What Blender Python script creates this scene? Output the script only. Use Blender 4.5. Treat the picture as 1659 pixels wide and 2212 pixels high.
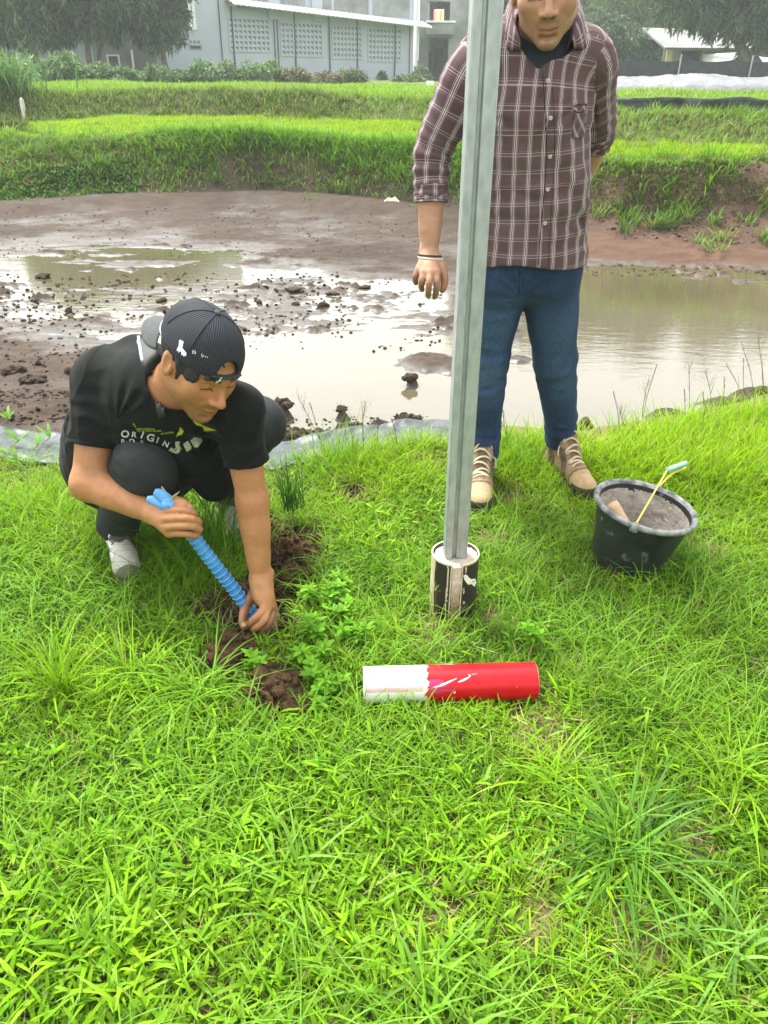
import bpy, bmesh, math, os
import numpy as np
from mathutils import Vector, Matrix
from mathutils.bvhtree import BVHTree

for o in list(bpy.data.objects):
    bpy.data.objects.remove(o, do_unlink=True)
SC = bpy.context.scene
COL = SC.collection
rng = np.random.default_rng(7)
PI = math.pi

# ------------------------------------------------------------------ camera
CAM_H = 1.36
PITCH = math.radians(29.5)
ROLL = 0.010
F_D = 1661.6                      # focal length in units of the 1659 x 2212 view used for measuring
CX, CY = 829.5, 1106.0
_r0 = np.array([1.0, 0, 0]); _u0 = np.array([0, math.sin(PITCH), math.cos(PITCH)])
_f0 = np.array([0, math.cos(PITCH), -math.sin(PITCH)])
CAM_R = _r0 * math.cos(ROLL) + _u0 * math.sin(ROLL)
CAM_U = _u0 * math.cos(ROLL) - _r0 * math.sin(ROLL)
CAM_F = _f0
CAM_P = np.array([0, 0, CAM_H])

cam_d = bpy.data.cameras.new("camera")
cam = bpy.data.objects.new("camera", cam_d)
COL.objects.link(cam)
M = Matrix.Identity(4)
for i, v in enumerate((CAM_R, CAM_U, -CAM_F)):
    for j in range(3):
        M[j][i] = v[j]
M.translation = Vector(CAM_P)
cam.matrix_world = M
cam_d.sensor_fit = 'VERTICAL'
cam_d.sensor_height = 24.0
cam_d.lens = 24.0 * F_D / 2212.0
cam_d.clip_start = 0.02
cam_d.clip_end = 400
SC.camera = cam

# ------------------------------------------------------------------ world, sun, exposure
SUN_EL, SUN_AZ = math.radians(62), math.radians(-38)     # azimuth measured from +Y towards +X
w = bpy.data.worlds.new("World"); SC.world = w; w.use_nodes = True
nt = w.node_tree; nt.nodes.clear()
sky = nt.nodes.new("ShaderNodeTexSky"); sky.sky_type = 'NISHITA'; sky.sun_disc = False
sky.sun_elevation = SUN_EL; sky.sun_rotation = SUN_AZ
sky.air_density = 3.6; sky.dust_density = 3.0; sky.ozone_density = 1.0
hsv = nt.nodes.new("ShaderNodeHueSaturation"); hsv.inputs['Saturation'].default_value = 0.06
bg = nt.nodes.new("ShaderNodeBackground"); bg.inputs['Strength'].default_value = 0.105
wo = nt.nodes.new("ShaderNodeOutputWorld")
nt.links.new(sky.outputs[0], hsv.inputs['Color']); nt.links.new(hsv.outputs[0], bg.inputs[0]); nt.links.new(bg.outputs[0], wo.inputs[0])

sl = bpy.data.lights.new("sun", 'SUN'); sl.energy = 1.5; sl.angle = math.radians(10); sl.color = (1.0, 0.96, 0.90)
so = bpy.data.objects.new("sun", sl); COL.objects.link(so)
sdir = Vector((math.sin(SUN_AZ) * math.cos(SUN_EL), math.cos(SUN_AZ) * math.cos(SUN_EL), math.sin(SUN_EL)))
so.rotation_euler = sdir.to_track_quat('Z', 'Y').to_euler()
so.location = sdir * 30

vs = SC.view_settings
SC.display_settings.display_device = 'sRGB'
vs.view_transform = 'Standard'; vs.look = 'None'; vs.exposure = 2.2; vs.gamma = 1.0; vs.use_curve_mapping = False
cy = SC.cycles
cy.use_denoising = True
cy.max_bounces = 8; cy.diffuse_bounces = 4; cy.glossy_bounces = 3; cy.transmission_bounces = 4; cy.volume_bounces = 1
cy.transparent_max_bounces = 6; cy.caustics_reflective = False; cy.caustics_refractive = False
cy.sample_clamp_indirect = 6.0

# ------------------------------------------------------------------ picture measures -> places
def ray(xd, yd):
    d = CAM_R * ((xd - CX) / F_D) + CAM_U * ((CY - yd) / F_D) + CAM_F
    return d
def at_z(xd, yd, z):
    d = ray(xd, yd)
    t = (z - CAM_H) / d[2]
    return CAM_P + d * t
def at_y(xd, yd, y):
    d = ray(xd, yd)
    return CAM_P + d * (y / d[1])
def at_d(xd, yd, depth):
    return CAM_P + ray(xd, yd) * depth
def view_frame(p):
    """right, up, towards-the-camera axes of the view at point p"""
    t = CAM_P - np.asarray(p); t = t / np.linalg.norm(t)
    r = np.cross(CAM_U, t); r /= np.linalg.norm(r)
    u = np.cross(t, r)
    return r, u, t
def unit(v):
    v = np.asarray(v, float); return v / max(np.linalg.norm(v), 1e-12)

# ------------------------------------------------------------------ noise
def _hash(ix, iy, iz, seed):
    h = (ix.astype(np.int64) * 374761393 + iy.astype(np.int64) * 668265263 + iz.astype(np.int64) * 2147483647 + seed * 974634541) & 0xFFFFFFFF
    h = ((h ^ (h >> 13)) * 1274126177) & 0xFFFFFFFF
    h = h ^ (h >> 16)
    return (h & 0xFFFF).astype(np.float32) / 32767.5 - 1.0
def vnoise(x, y, z, seed=0):
    x, y, z = np.broadcast_arrays(np.asarray(x, np.float32), np.asarray(y, np.float32), np.asarray(z, np.float32))
    fx, fy, fz = np.floor(x), np.floor(y), np.floor(z)
    tx, ty, tz = x - fx, y - fy, z - fz
    tx = tx * tx * (3 - 2 * tx); ty = ty * ty * (3 - 2 * ty); tz = tz * tz * (3 - 2 * tz)
    ix, iy, iz = fx.astype(np.int64), fy.astype(np.int64), fz.astype(np.int64)
    def c(a, b, d): return _hash(ix + a, iy + b, iz + d, seed)
    x00 = c(0, 0, 0) * (1 - tx) + c(1, 0, 0) * tx
    x10 = c(0, 1, 0) * (1 - tx) + c(1, 1, 0) * tx
    x01 = c(0, 0, 1) * (1 - tx) + c(1, 0, 1) * tx
    x11 = c(0, 1, 1) * (1 - tx) + c(1, 1, 1) * tx
    return (x00 * (1 - ty) + x10 * ty) * (1 - tz) + (x01 * (1 - ty) + x11 * ty) * tz
def fbm(x, y, z=0.0, oct=4, seed=0, gain=0.5):
    s, a, n = 0, 1.0, 0.0
    f = 1.0
    for k in range(oct):
        s = s + a * vnoise(np.asarray(x) * f, np.asarray(y) * f, np.asarray(z) * f + k * 7.3, seed + k)
        n += a; a *= gain; f *= 2.03
    return s / n
def sstep(a, b, x):
    t = np.clip((np.asarray(x, float) - a) / (b - a), 0, 1)
    return t * t * (3 - 2 * t)

# ------------------------------------------------------------------ objects
def tag(o, label=None, cat=None, group=None, kind=None):
    if label: o['label'] = label
    if cat: o['category'] = cat
    if group: o['group'] = group
    if kind: o['kind'] = kind
    return o
def empty(name, loc=(0, 0, 0), label=None, cat=None, group=None):
    o = bpy.data.objects.new(name, None); COL.objects.link(o)
    o.location = Vector(loc); o.empty_display_size = 0.1
    bpy.context.view_layer.update()
    return tag(o, label, cat, group)
def adopt(o, parent):
    if parent is not None:
        o.parent = parent
        mw = Matrix.Translation(parent_world(parent))
        o.matrix_parent_inverse = mw.inverted()
    return o
def parent_world(p):
    return p.location.copy() if p.type == 'EMPTY' and p.parent is None else Vector((0, 0, 0))
def mesh_np(name, V, F, mats=None, parent=None, col=None, uv=None, smooth=True, fmat=None):
    """V (n,3); F list of arrays (m,3) or (m,4); col (n,3|4) -> colour attribute 'Col'; uv (n,2|3) -> vector attribute 'pat'"""
    V = np.ascontiguousarray(V, np.float32)
    if isinstance(F, np.ndarray): F = [F]
    F = [np.asarray(f, np.int32) for f in F if len(f)]
    me = bpy.data.meshes.new(name)
    me.vertices.add(len(V)); me.vertices.foreach_set('co', V.ravel())
    nl = sum(f.size for f in F); nf = sum(len(f) for f in F)
    me.loops.add(nl); me.loops.foreach_set('vertex_index', np.concatenate([f.ravel() for f in F]).astype(np.int32))
    me.polygons.add(nf)
    tot = np.concatenate([np.full(len(f), f.shape[1], np.int32) for f in F])
    st = np.concatenate([[0], np.cumsum(tot)[:-1]]).astype(np.int32)
    me.polygons.foreach_set('loop_start', st)
    try: me.polygons.foreach_set('loop_total', tot)
    except Exception: pass
    if fmat is not None: me.polygons.foreach_set('material_index', np.asarray(fmat, np.int32))
    me.polygons.foreach_set('use_smooth', np.full(nf, bool(smooth)))
    me.update(calc_edges=True)
    if col is not None:
        c = np.ones((len(V), 4), np.float32); c[:, :col.shape[1]] = col
        a = me.color_attributes.new('Col', 'FLOAT_COLOR', 'POINT'); a.data.foreach_set('color', c.ravel())
    if uv is not None:
        q = np.zeros((len(V), 3), np.float32); q[:, :uv.shape[1]] = uv
        a = me.attributes.new('pat', 'FLOAT_VECTOR', 'POINT'); a.data.foreach_set('vector', q.ravel())
    me.validate(verbose=False)
    o = bpy.data.objects.new(name, me); COL.objects.link(o)
    for m in (mats if isinstance(mats, (list, tuple)) else [mats]):
        if m is not None: me.materials.append(m)
    adopt(o, parent)
    return o

class MB:
    """collects simple shapes into one mesh"""
    def __init__(s): s.v = []; s.q = []; s.t = []; s.n = 0; s.smooth = False
    def add(s, V, Q=None, T=None):
        V = np.asarray(V, float).reshape(-1, 3)
        s.v.append(V)
        if Q is not None and len(Q): s.q.append(np.asarray(Q, int).reshape(-1, 4) + s.n)
        if T is not None and len(T): s.t.append(np.asarray(T, int).reshape(-1, 3) + s.n)
        s.n += len(V); return s
    def box(s, lo, hi, R=None, o=None):
        lo = np.asarray(lo, float); hi = np.asarray(hi, float)
        V = np.array([[lo[0], lo[1], lo[2]], [hi[0], lo[1], lo[2]], [hi[0], hi[1], lo[2]], [lo[0], hi[1], lo[2]],
                      [lo[0], lo[1], hi[2]], [hi[0], lo[1], hi[2]], [hi[0], hi[1], hi[2]], [lo[0], hi[1], hi[2]]])
        if R is not None: V = V @ np.asarray(R)          # rows of R are the local axes in world space
        if o is not None: V = V + np.asarray(o)
        return s.add(V, [[0, 3, 2, 1], [4, 5, 6, 7], [0, 1, 5, 4], [1, 2, 6, 5], [2, 3, 7, 6], [3, 0, 4, 7]])
    def tube(s, pts, r, n=8, cap=True, e=1.0, side=None):
        P = np.asarray(pts, float); m = len(P)
        R = np.broadcast_to(np.asarray(r, float), (m,))
        T = np.gradient(P, axis=0); T /= np.maximum(np.linalg.norm(T, axis=1, keepdims=True), 1e-9)
        a = np.array([0, 0, 1.0]) if abs(T[0][2]) < .9 else np.array([1.0, 0, 0])
        if side is not None: a = np.asarray(side, float)
        rings = []
        u = unit(np.cross(T[0], a))
        for i in range(m):
            u = unit(u - T[i] * np.dot(u, T[i])); v = np.cross(T[i], u)
            th = np.arange(n) * 2 * PI / n
            rings.append(P[i] + R[i] * (np.cos(th)[:, None] * u + e * np.sin(th)[:, None] * v))
        V = np.concatenate(rings); Q = []
        for i in range(m - 1):
            for j in range(n):
                k = (j + 1) % n
                Q.append([i * n + j, i * n + k, (i + 1) * n + k, (i + 1) * n + j])
        T3 = []
        if cap:
            c0 = len(V); V = np.vstack([V, P[0], P[-1]])
            for j in range(n):
                k = (j + 1) % n
                T3.append([c0, k, j]); T3.append([c0 + 1, (m - 1) * n + j, (m - 1) * n + k])
        return s.add(V, Q, T3)
    def lathe(s, prof, n=32, o=(0, 0, 0), R=None, close=False):
        prof = np.asarray(prof, float); m = len(prof)
        th = np.arange(n) * 2 * PI / n
        V = np.stack([np.outer(prof[:, 0], np.cos(th)), np.outer(prof[:, 0], np.sin(th)), np.repeat(prof[:, 1:2], n, 1)], -1).reshape(-1, 3)
        if R is not None: V = V @ np.asarray(R)
        V = V + np.asarray(o)
        Q = []
        for i in range(m - 1 + (1 if close else 0)):
            i2 = (i + 1) % m
            for j in range(n):
                k = (j + 1) % n
                Q.append([i * n + j, i * n + k, i2 * n + k, i2 * n + j])
        return s.add(V, Q)
    def grid(s, P):
        """P (a,b,3)"""
        a, b = P.shape[:2]
        i = np.arange(a * b).reshape(a, b)
        Q = np.stack([i[:-1, :-1], i[:-1, 1:], i[1:, 1:], i[1:, :-1]], -1).reshape(-1, 4)
        return s.add(P.reshape(-1, 3), Q)
    def build(s, name, mat, parent=None, smooth=None, **k):
        F = []
        if s.q: F.append(np.concatenate(s.q))
        if s.t: F.append(np.concatenate(s.t))
        o = mesh_np(name, np.concatenate(s.v), F, mat, parent, smooth=s.smooth if smooth is None else smooth, **k)
        return o
def copy_tree(o, parent=None):
    c = o.copy(); COL.objects.link(c)
    c.parent = parent
    for ch in o.children: copy_tree(ch, c)
    return c
def add_mod(o, kind, **k):
    m = o.modifiers.new(kind.lower(), kind)
    for a, b in k.items(): setattr(m, a, b)
    return m

# ------------------------------------------------------------------ materials
class NT:
    def __init__(s, name):
        s.m = bpy.data.materials.new(name); s.m.use_nodes = True
        s.t = s.m.node_tree; s.t.nodes.clear()
        s.out = s.t.nodes.new("ShaderNodeOutputMaterial")
    def n(s, kind, **k):
        nd = s.t.nodes.new("ShaderNode" + kind)
        for a, b in k.items():
            if a.startswith('_'): setattr(nd, a[1:], b)
        return nd
    def link(s, a, b): s.t.links.new(a, b)
    def noise(s, vec, scale, detail=4, rough=.55, dist=0.0):
        nd = s.n("TexNoise"); nd.inputs['Scale'].default_value = scale; nd.inputs['Detail'].default_value = detail
        nd.inputs['Roughness'].default_value = rough; nd.inputs['Distortion'].default_value = dist
        if vec is not None: s.link(vec, nd.inputs['Vector'])
        return nd.outputs['Fac']
    def coord(s, kind='Object'): return s.n("TexCoord").outputs[kind]
    def ramp(s, fac, stops):
        nd = s.n("ValToRGB"); e = nd.color_ramp.elements
        while len(e) < len(stops): e.new(0.5)
        for i, (p, c) in enumerate(stops):
            e[i].position = p; e[i].color = (c, c, c, 1) if np.isscalar(c) else (*c, 1)
        s.link(fac, nd.inputs[0]); return nd.outputs[0]
    def mix(s, fac, a, b, mode='MIX'):
        nd = s.n("Mix"); nd.data_type = 'RGBA'; nd.blend_type = mode
        for sock, v in ((nd.inputs[0], fac), (nd.inputs[6], a), (nd.inputs[7], b)):
            if hasattr(v, 'is_output'): s.link(v, sock)
            elif np.isscalar(v): sock.default_value = v if sock == nd.inputs[0] else (v, v, v, 1)
            else: sock.default_value = (*v[:3], 1)
        return nd.outputs[2]
    def math(s, op, a, b=None, c=None):
        nd = s.n("Math"); nd.operation = op
        for i, v in enumerate((a, b, c)):
            if v is None: continue
            if hasattr(v, 'is_output'): s.link(v, nd.inputs[i])
            else: nd.inputs[i].default_value = v
        return nd.outputs[0]
    def bump(s, h, strength=.3, dist=.01):
        nd = s.n("Bump"); nd.inputs['Strength'].default_value = strength; nd.inputs['Distance'].default_value = dist
        s.link(h, nd.inputs['Height']); return nd.outputs[0]
    def attr(s, name, out='Color'):
        nd = s.n("Attribute"); nd.attribute_name = name; return nd.outputs[out]
    def principled(s, color, rough=.6, metal=0.0, spec=.4, normal=None, **k):
        p = s.n("BsdfPrincipled")
        def put(sock, v):
            if hasattr(v, 'is_output'): s.link(v, p.inputs[sock])
            elif isinstance(v, (tuple, list)): p.inputs[sock].default_value = (*v[:3], 1)
            else: p.inputs[sock].default_value = v
        put('Base Color', color); put('Roughness', rough); put('Metallic', metal); put('Specular IOR Level', spec)
        if normal is not None: s.link(normal, p.inputs['Normal'])
        for a, v in k.items(): put(a.replace('_', ' '), v)
        s.link(p.outputs[0], s.out.inputs[0]); s.p = p
        return s.m

_MATS = {}
def simple(name, color, rough=.6, var=.25, scale=20.0, bump=.15, bdist=.003, metal=0.0, spec=.4, detail=5, **k):
    """plain surface colour with noise in tone and a fine bump"""
    if name in _MATS: return _MATS[name]
    t = NT(name); v = t.coord()
    n = t.noise(v, scale, detail)
    c = np.array(color)
    a, b = tuple(np.clip(c * (1 - var), 0, 1)), tuple(np.clip(c * (1 + var), 0, 1))
    col = t.ramp(n, [(.3, a), (.7, b)])
    nb = t.bump(t.noise(v, scale * 4, 3), bump, bdist) if bump else None
    _MATS[name] = t.principled(col, rough, metal, spec, nb, **k)
    return _MATS[name]
def vcol(name, rough=.6, spec=.4, scale=60.0, var=.12, bump=.15, bdist=.002, **k):
    """colour comes from the mesh's own colour attribute, broken up with noise"""
    if name in _MATS: return _MATS[name]
    t = NT(name); v = t.coord()
    n = t.noise(v, scale, 4)
    sh = t.ramp(n, [(.25, 1 - var), (.75, 1 + var)])
    col = t.mix(1.0, t.attr('Col'), sh, 'MULTIPLY')
    nb = t.bump(t.noise(v, scale * 3, 3), bump, bdist) if bump else None
    _MATS[name] = t.principled(col, rough, 0.0, spec, nb, **k)
    return _MATS[name]
def leafmat(name, transl=.35, rough=.5, gloss=.06):
    if name in _MATS: return _MATS[name]
    t = NT(name); c = t.attr('Col')
    d = t.n("BsdfDiffuse"); t.link(c, d.inputs[0])
    tr = t.n("BsdfTranslucent"); t.link(t.mix(1.0, c, (1.0, 1.0, .75), 'MULTIPLY'), tr.inputs[0])
    g = t.n("BsdfGlossy"); g.inputs['Roughness'].default_value = rough; g.inputs[0].default_value = (1, 1, 1, 1)
    m1 = t.n("MixShader"); m1.inputs[0].default_value = transl
    t.link(d.outputs[0], m1.inputs[1]); t.link(tr.outputs[0], m1.inputs[2])
    m2 = t.n("MixShader"); m2.inputs[0].default_value = gloss
    t.link(m1.outputs[0], m2.inputs[1]); t.link(g.outputs[0], m2.inputs[2])
    t.link(m2.outputs[0], t.out.inputs[0])
    _MATS[name] = t.m
    return t.m

SKIP = set()
# ------------------------------------------------------------------ implicit-surface modelling (figures, shoes, clods)
class SDF:
    def __init__(s, lo, hi, h):
        s.lo = np.asarray(lo, float); s.h = h
        s.n = np.maximum(np.ceil((np.asarray(hi) - s.lo) / h).astype(int) + 1, 4)
        s.D = np.full(s.n, 1.0, np.float32)
        s.ax = [(s.lo[i] + np.arange(s.n[i]) * h).astype(np.float32) for i in range(3)]
    def _sl(s, lo, hi):
        a = np.clip(np.floor((np.asarray(lo) - s.lo) / s.h).astype(int), 0, s.n)
        b = np.clip(np.ceil((np.asarray(hi) - s.lo) / s.h).astype(int) + 1, 0, s.n)
        return tuple(slice(int(a[i]), int(b[i])) for i in range(3))
    def apply(s, fn, lo, hi, k=.0, op='add'):
        m = k + 3 * s.h
        sl = s._sl(np.asarray(lo) - m, np.asarray(hi) + m)
        if any(q.stop <= q.start for q in sl): return s
        X = s.ax[0][sl[0]][:, None, None]; Y = s.ax[1][sl[1]][None, :, None]; Z = s.ax[2][sl[2]][None, None, :]
        d = fn(X, Y, Z).astype(np.float32)
        A = s.D[sl]
        if op == 'sub': d = -d
        if op == 'add':
            r = np.minimum(A, d)
            if k > 0:
                hh = np.maximum(k - np.abs(A - d), 0) / k; r = r - hh * hh * k * .25
        else:
            r = np.maximum(A, d)
            if k > 0:
                hh = np.maximum(k - np.abs(A - d), 0) / k; r = r + hh * hh * k * .25
        s.D[sl] = r
        return s
    @staticmethod
    def _cap(X, Y, Z, a, b, ra, rb, side=None, e=1.0):
        ba = b - a; L = max(float(np.dot(ba, ba)), 1e-12)
        px, py, pz = X - a[0], Y - a[1], Z - a[2]
        t = np.clip((px * ba[0] + py * ba[1] + pz * ba[2]) / L, 0, 1)
        qx, qy, qz = px - t * ba[0], py - t * ba[1], pz - t * ba[2]
        if side is not None and e != 1.0:
            w = (qx * side[0] + qy * side[1] + qz * side[2]) * (1 / e - 1)
            qx, qy, qz = qx + w * side[0], qy + w * side[1], qz + w * side[2]
        return np.sqrt(qx * qx + qy * qy + qz * qz) - (ra + (rb - ra) * t)
    def chain(s, pts, rad, k=.01, side=None, e=1.0, sub=4, op='add'):
        """smooth tapered tube through pts; with side/e its radius along `side` is e times as large"""
        P, R = smooth_path(pts, rad, sub)
        if side is not None: side = unit(side)
        mr = max(R) * max(1.0, e)
        def fn(X, Y, Z):
            d = None
            for i in range(len(P) - 1):
                q = s._cap(X, Y, Z, P[i], P[i + 1], R[i], R[i + 1], side, e)
                d = q if d is None else np.minimum(d, q)
            return d
        return s.apply(fn, P.min(0) - mr, P.max(0) + mr, k, op)
    def ell(s, c, r, axes=None, k=.01, op='add'):
        c = np.asarray(c, float); r = np.asarray(r, float)
        A = np.eye(3) if axes is None else np.asarray(axes, float)
        ext = np.sqrt(((A * r[:, None]) ** 2).sum(0))
        def fn(X, Y, Z):
            x, y, z = X - c[0], Y - c[1], Z - c[2]
            l = [x * A[i, 0] + y * A[i, 1] + z * A[i, 2] for i in range(3)]
            k0 = np.sqrt(sum((l[i] / r[i]) ** 2 for i in range(3)))
            k1 = np.sqrt(sum((l[i] / r[i] ** 2) ** 2 for i in range(3)))
            return k0 * (k0 - 1) / np.maximum(k1, 1e-6)
        return s.apply(fn, c - ext, c + ext, k, op)
    def box(s, c, half, axes=None, rnd=.01, k=.01, op='add'):
        c = np.asarray(c, float); b = np.asarray(half, float) - rnd
        A = np.eye(3) if axes is None else np.asarray(axes, float)
        ext = (np.abs(A) * np.asarray(half)[:, None]).sum(0)
        def fn(X, Y, Z):
            x, y, z = X - c[0], Y - c[1], Z - c[2]
            q = [np.abs(x * A[i, 0] + y * A[i, 1] + z * A[i, 2]) - b[i] for i in range(3)]
            o = np.sqrt(sum(np.maximum(v, 0) ** 2 for v in q))
            return o + np.minimum(np.maximum(np.maximum(q[0], q[1]), q[2]), 0) - rnd
        return s.apply(fn, c - ext, c + ext, k, op)
    def plane(s, p, n, op='sub', k=.004):
        """removes everything on the side the normal points to"""
        p = np.asarray(p, float); n = unit(n)
        X = s.ax[0][:, None, None]; Y = s.ax[1][None, :, None]; Z = s.ax[2][None, None, :]
        d = (X - p[0]) * n[0] + (Y - p[1]) * n[1] + (Z - p[2]) * n[2]
        s.D = np.maximum(s.D, d.astype(np.float32)); return s
    def wrinkle(s, fn, band=.05):
        """adds fn(points) to the distance near the surface"""
        I = np.nonzero(np.abs(s.D) < band)
        p = np.stack([s.ax[i][I[i]] for i in range(3)], -1)
        s.D[I] += fn(p).astype(np.float32); return s
    def blur(s, n=1):
        for _ in range(n):
            for a in range(3):
                D = s.D; E = D.copy()
                sl = lambda q: tuple(q if i == a else slice(None) for i in range(3))
                E[sl(slice(1, -1))] = .25 * D[sl(slice(0, -2))] + .5 * D[sl(slice(1, -1))] + .25 * D[sl(slice(2, None))]
                s.D = E
        return s
    def mesh(s):
        """surface nets"""
        D = s.D; ins = D < 0
        c = [ins[i:ins.shape[0] - 1 + i, j:ins.shape[1] - 1 + j, k:ins.shape[2] - 1 + k] for i in (0, 1) for j in (0, 1) for k in (0, 1)]
        alli = c[0].copy(); anyi = c[0].copy()
        for q in c[1:]: alli &= q; anyi |= q
        act = anyi & ~alli
        I = np.stack(np.nonzero(act), -1)
        idx = np.full(act.shape, -1, np.int32); idx[act] = np.arange(len(I))
        cor = np.array([[i, j, k] for i in (0, 1) for j in (0, 1) for k in (0, 1)])
        val = np.stack([D[I[:, 0] + a, I[:, 1] + b, I[:, 2] + g] for a, b, g in cor], -1)
        acc = np.zeros((len(I), 3)); cnt = np.zeros(len(I))
        for a in range(8):
            for b in range(a + 1, 8):
                df = np.abs(cor[a] - cor[b])
                if df.sum() != 1: continue
                va, vb = val[:, a], val[:, b]
                m = (va < 0) != (vb < 0)
                t = np.where(m, va / np.where(m, va - vb, 1), 0)
                p = cor[a] + (cor[b] - cor[a]) * t[:, None]
                acc += np.where(m[:, None], p, 0); cnt += m
        V = s.lo + (I + acc / np.maximum(cnt, 1)[:, None]) * s.h
        Q = []
        for a in range(3):
            b, g = (a + 1) % 3, (a + 2) % 3
            lo = [slice(None)] * 3; hi = [slice(None)] * 3
            lo[a] = slice(0, -1); hi[a] = slice(1, None)
            e0, e1 = ins[tuple(lo)], ins[tuple(hi)]
            X = np.stack(np.nonzero(e0 != e1), -1)
            X = X[(X[:, b] > 0) & (X[:, g] > 0) & (X[:, b] < idx.shape[b]) & (X[:, g] < idx.shape[g])]
            f = e0[X[:, 0], X[:, 1], X[:, 2]]
            def at(db, dg):
                Y = X.copy(); Y[:, b] += db; Y[:, g] += dg
                return idx[Y[:, 0], Y[:, 1], Y[:, 2]]
            q = np.stack([at(-1, -1), at(0, -1), at(0, 0), at(-1, 0)], -1)
            q[~f] = q[~f][:, ::-1]
            Q.append(q[(q >= 0).all(1)])
        return V, np.concatenate(Q)
def relax(V, Q, n=2, w=.5):
    """light smoothing of a quad mesh"""
    E = np.concatenate([Q[:, [0, 1]], Q[:, [1, 2]], Q[:, [2, 3]], Q[:, [3, 0]]])
    for _ in range(n):
        A = np.zeros_like(V); c = np.zeros(len(V))
        for i in range(3):
            A[:, i] = np.bincount(E[:, 0], V[E[:, 1], i], len(V)) + np.bincount(E[:, 1], V[E[:, 0], i], len(V))
        c = np.bincount(E[:, 0], minlength=len(V)) + np.bincount(E[:, 1], minlength=len(V))
        V = V * (1 - w) + w * A / np.maximum(c, 1)[:, None]
    return V
def smooth_path(pts, rad, sub=4):
    P = np.asarray(pts, float); R = np.broadcast_to(np.asarray(rad, float), (len(P),))
    if sub <= 1 or len(P) < 3: return P, np.array(R)
    Pe = np.vstack([2 * P[0] - P[1], P, 2 * P[-1] - P[-2]]); Re = np.concatenate([[R[0]], R, [R[-1]]])
    out, ro = [], []
    for i in range(len(P) - 1):
        p0, p1, p2, p3 = Pe[i:i + 4]
        for t in np.arange(sub) / sub:
            out.append(.5 * ((2 * p1) + (-p0 + p2) * t + (2 * p0 - 5 * p1 + 4 * p2 - p3) * t * t + (-p0 + 3 * p1 - 3 * p2 + p3) * t ** 3))
            ro.append(R[i] + (R[i + 1] - R[i]) * (t * t * (3 - 2 * t)))
    out.append(P[-1]); ro.append(R[-1])
    return np.array(out), np.array(ro)
def near_path(V, pts, sub=8):
    """for each vertex: arc length along the path, nearest path point, its tangent, and the distance"""
    P, _ = smooth_path(pts, 0.0, sub)
    L = np.concatenate([[0], np.cumsum(np.linalg.norm(np.diff(P, axis=0), axis=1))])
    best = np.full(len(V), 1e9); s = np.zeros(len(V)); C = np.zeros((len(V), 3)); T = np.zeros((len(V), 3))
    for i in range(len(P) - 1):
        ba = P[i + 1] - P[i]; l2 = np.dot(ba, ba)
        t = ((V - P[i]) @ ba) / l2
        t = np.clip(t, 0 if i else -9, 1 if i < len(P) - 2 else 9)
        q = P[i] + t[:, None] * ba
        tt = np.clip(t, 0, 1); qd = P[i] + tt[:, None] * ba
        d = np.linalg.norm(V - qd, axis=1)
        m = d < best
        best[m] = d[m]; s[m] = L[i] + t[m] * math.sqrt(l2); C[m] = q[m]; T[m] = ba / math.sqrt(l2)
    return s, C, T, best
def bvh_of(V, Q): return BVHTree.FromPolygons([tuple(map(float, v)) for v in V], [tuple(map(int, q)) for q in Q])
# ------------------------------------------------------------------ lawn
WATER = -.35
_le = np.array([at_z(x, y, 0)[:2] for x, y in [(0, 985), (130, 1000), (400, 1010), (600, 1012), (700, 990), (900, 962), (1100, 960), (1300, 966), (1450, 938), (1659, 902)]])
_le = np.vstack([[-40, 3.6], [-2.4, 3.05], _le, [2.6, 3.9], [40, 9.0]])
def lawn_edge(x): return np.interp(x, _le[:, 0], _le[:, 1])
SOIL = []          # (x, y, r, depth): dug or bare earth
for px, py, r, dep in [(655, 1160, 68, .02), (622, 1205, 82, .05), (575, 1265, 80, .07), (505, 1318, 62, .05), (590, 1345, 62, .13), (620, 1285, 66, .09),
                       (655, 1215, 40, .03), (545, 1365, 55, .10), (472, 1322, 70, .03), (500, 1420, 60, .0), (605, 1495, 70, .0), (765, 1068, 42, .02), (560, 1200, 50, .04), (570, 1140, 40, .03)]:
    c = at_z(px, py, 0); SOIL.append((c[0], c[1], r / F_D * np.linalg.norm(c - CAM_P), dep))
STRAW = []
for px, py, r in [(940, 1370, 60), (1060, 1345, 40), (60, 1010, 110), (180, 1030, 60), (590, 1035, 60), (960, 1010, 70), (1300, 980, 40), (1540, 1185, 45), (1180, 1600, 70),
                  (880, 2090, 60), (420, 2180, 60), (1390, 2010, 80), (1150, 2000, 60), (1500, 1830, 60), (940, 1990, 50), (1100, 1075, 40), (1060, 1165, 40)]:
    c = at_z(px, py, 0); STRAW.append((c[0], c[1], r / F_D * np.linalg.norm(c - CAM_P)))
def soil_mask(x, y):
    m = np.zeros(np.shape(x))
    n = .35 * fbm(np.asarray(x) * 14, np.asarray(y) * 14, 0, 3, 31)
    for a, b, r, d in SOIL:
        q = np.hypot(x - a, (y - b)) / r + n
        m = np.maximum(m, 1 - sstep(.75, 1.05, q))
    return m
def straw_mask(x, y):
    m = np.zeros(np.shape(x))
    n = .5 * fbm(np.asarray(x) * 9, np.asarray(y) * 9, 0, 3, 35)
    for a, b, r in STRAW:
        q = np.hypot(x - a, (y - b) * .8) / r + n
        m = np.maximum(m, 1 - sstep(.5, 1.15, q))
    return m
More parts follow.
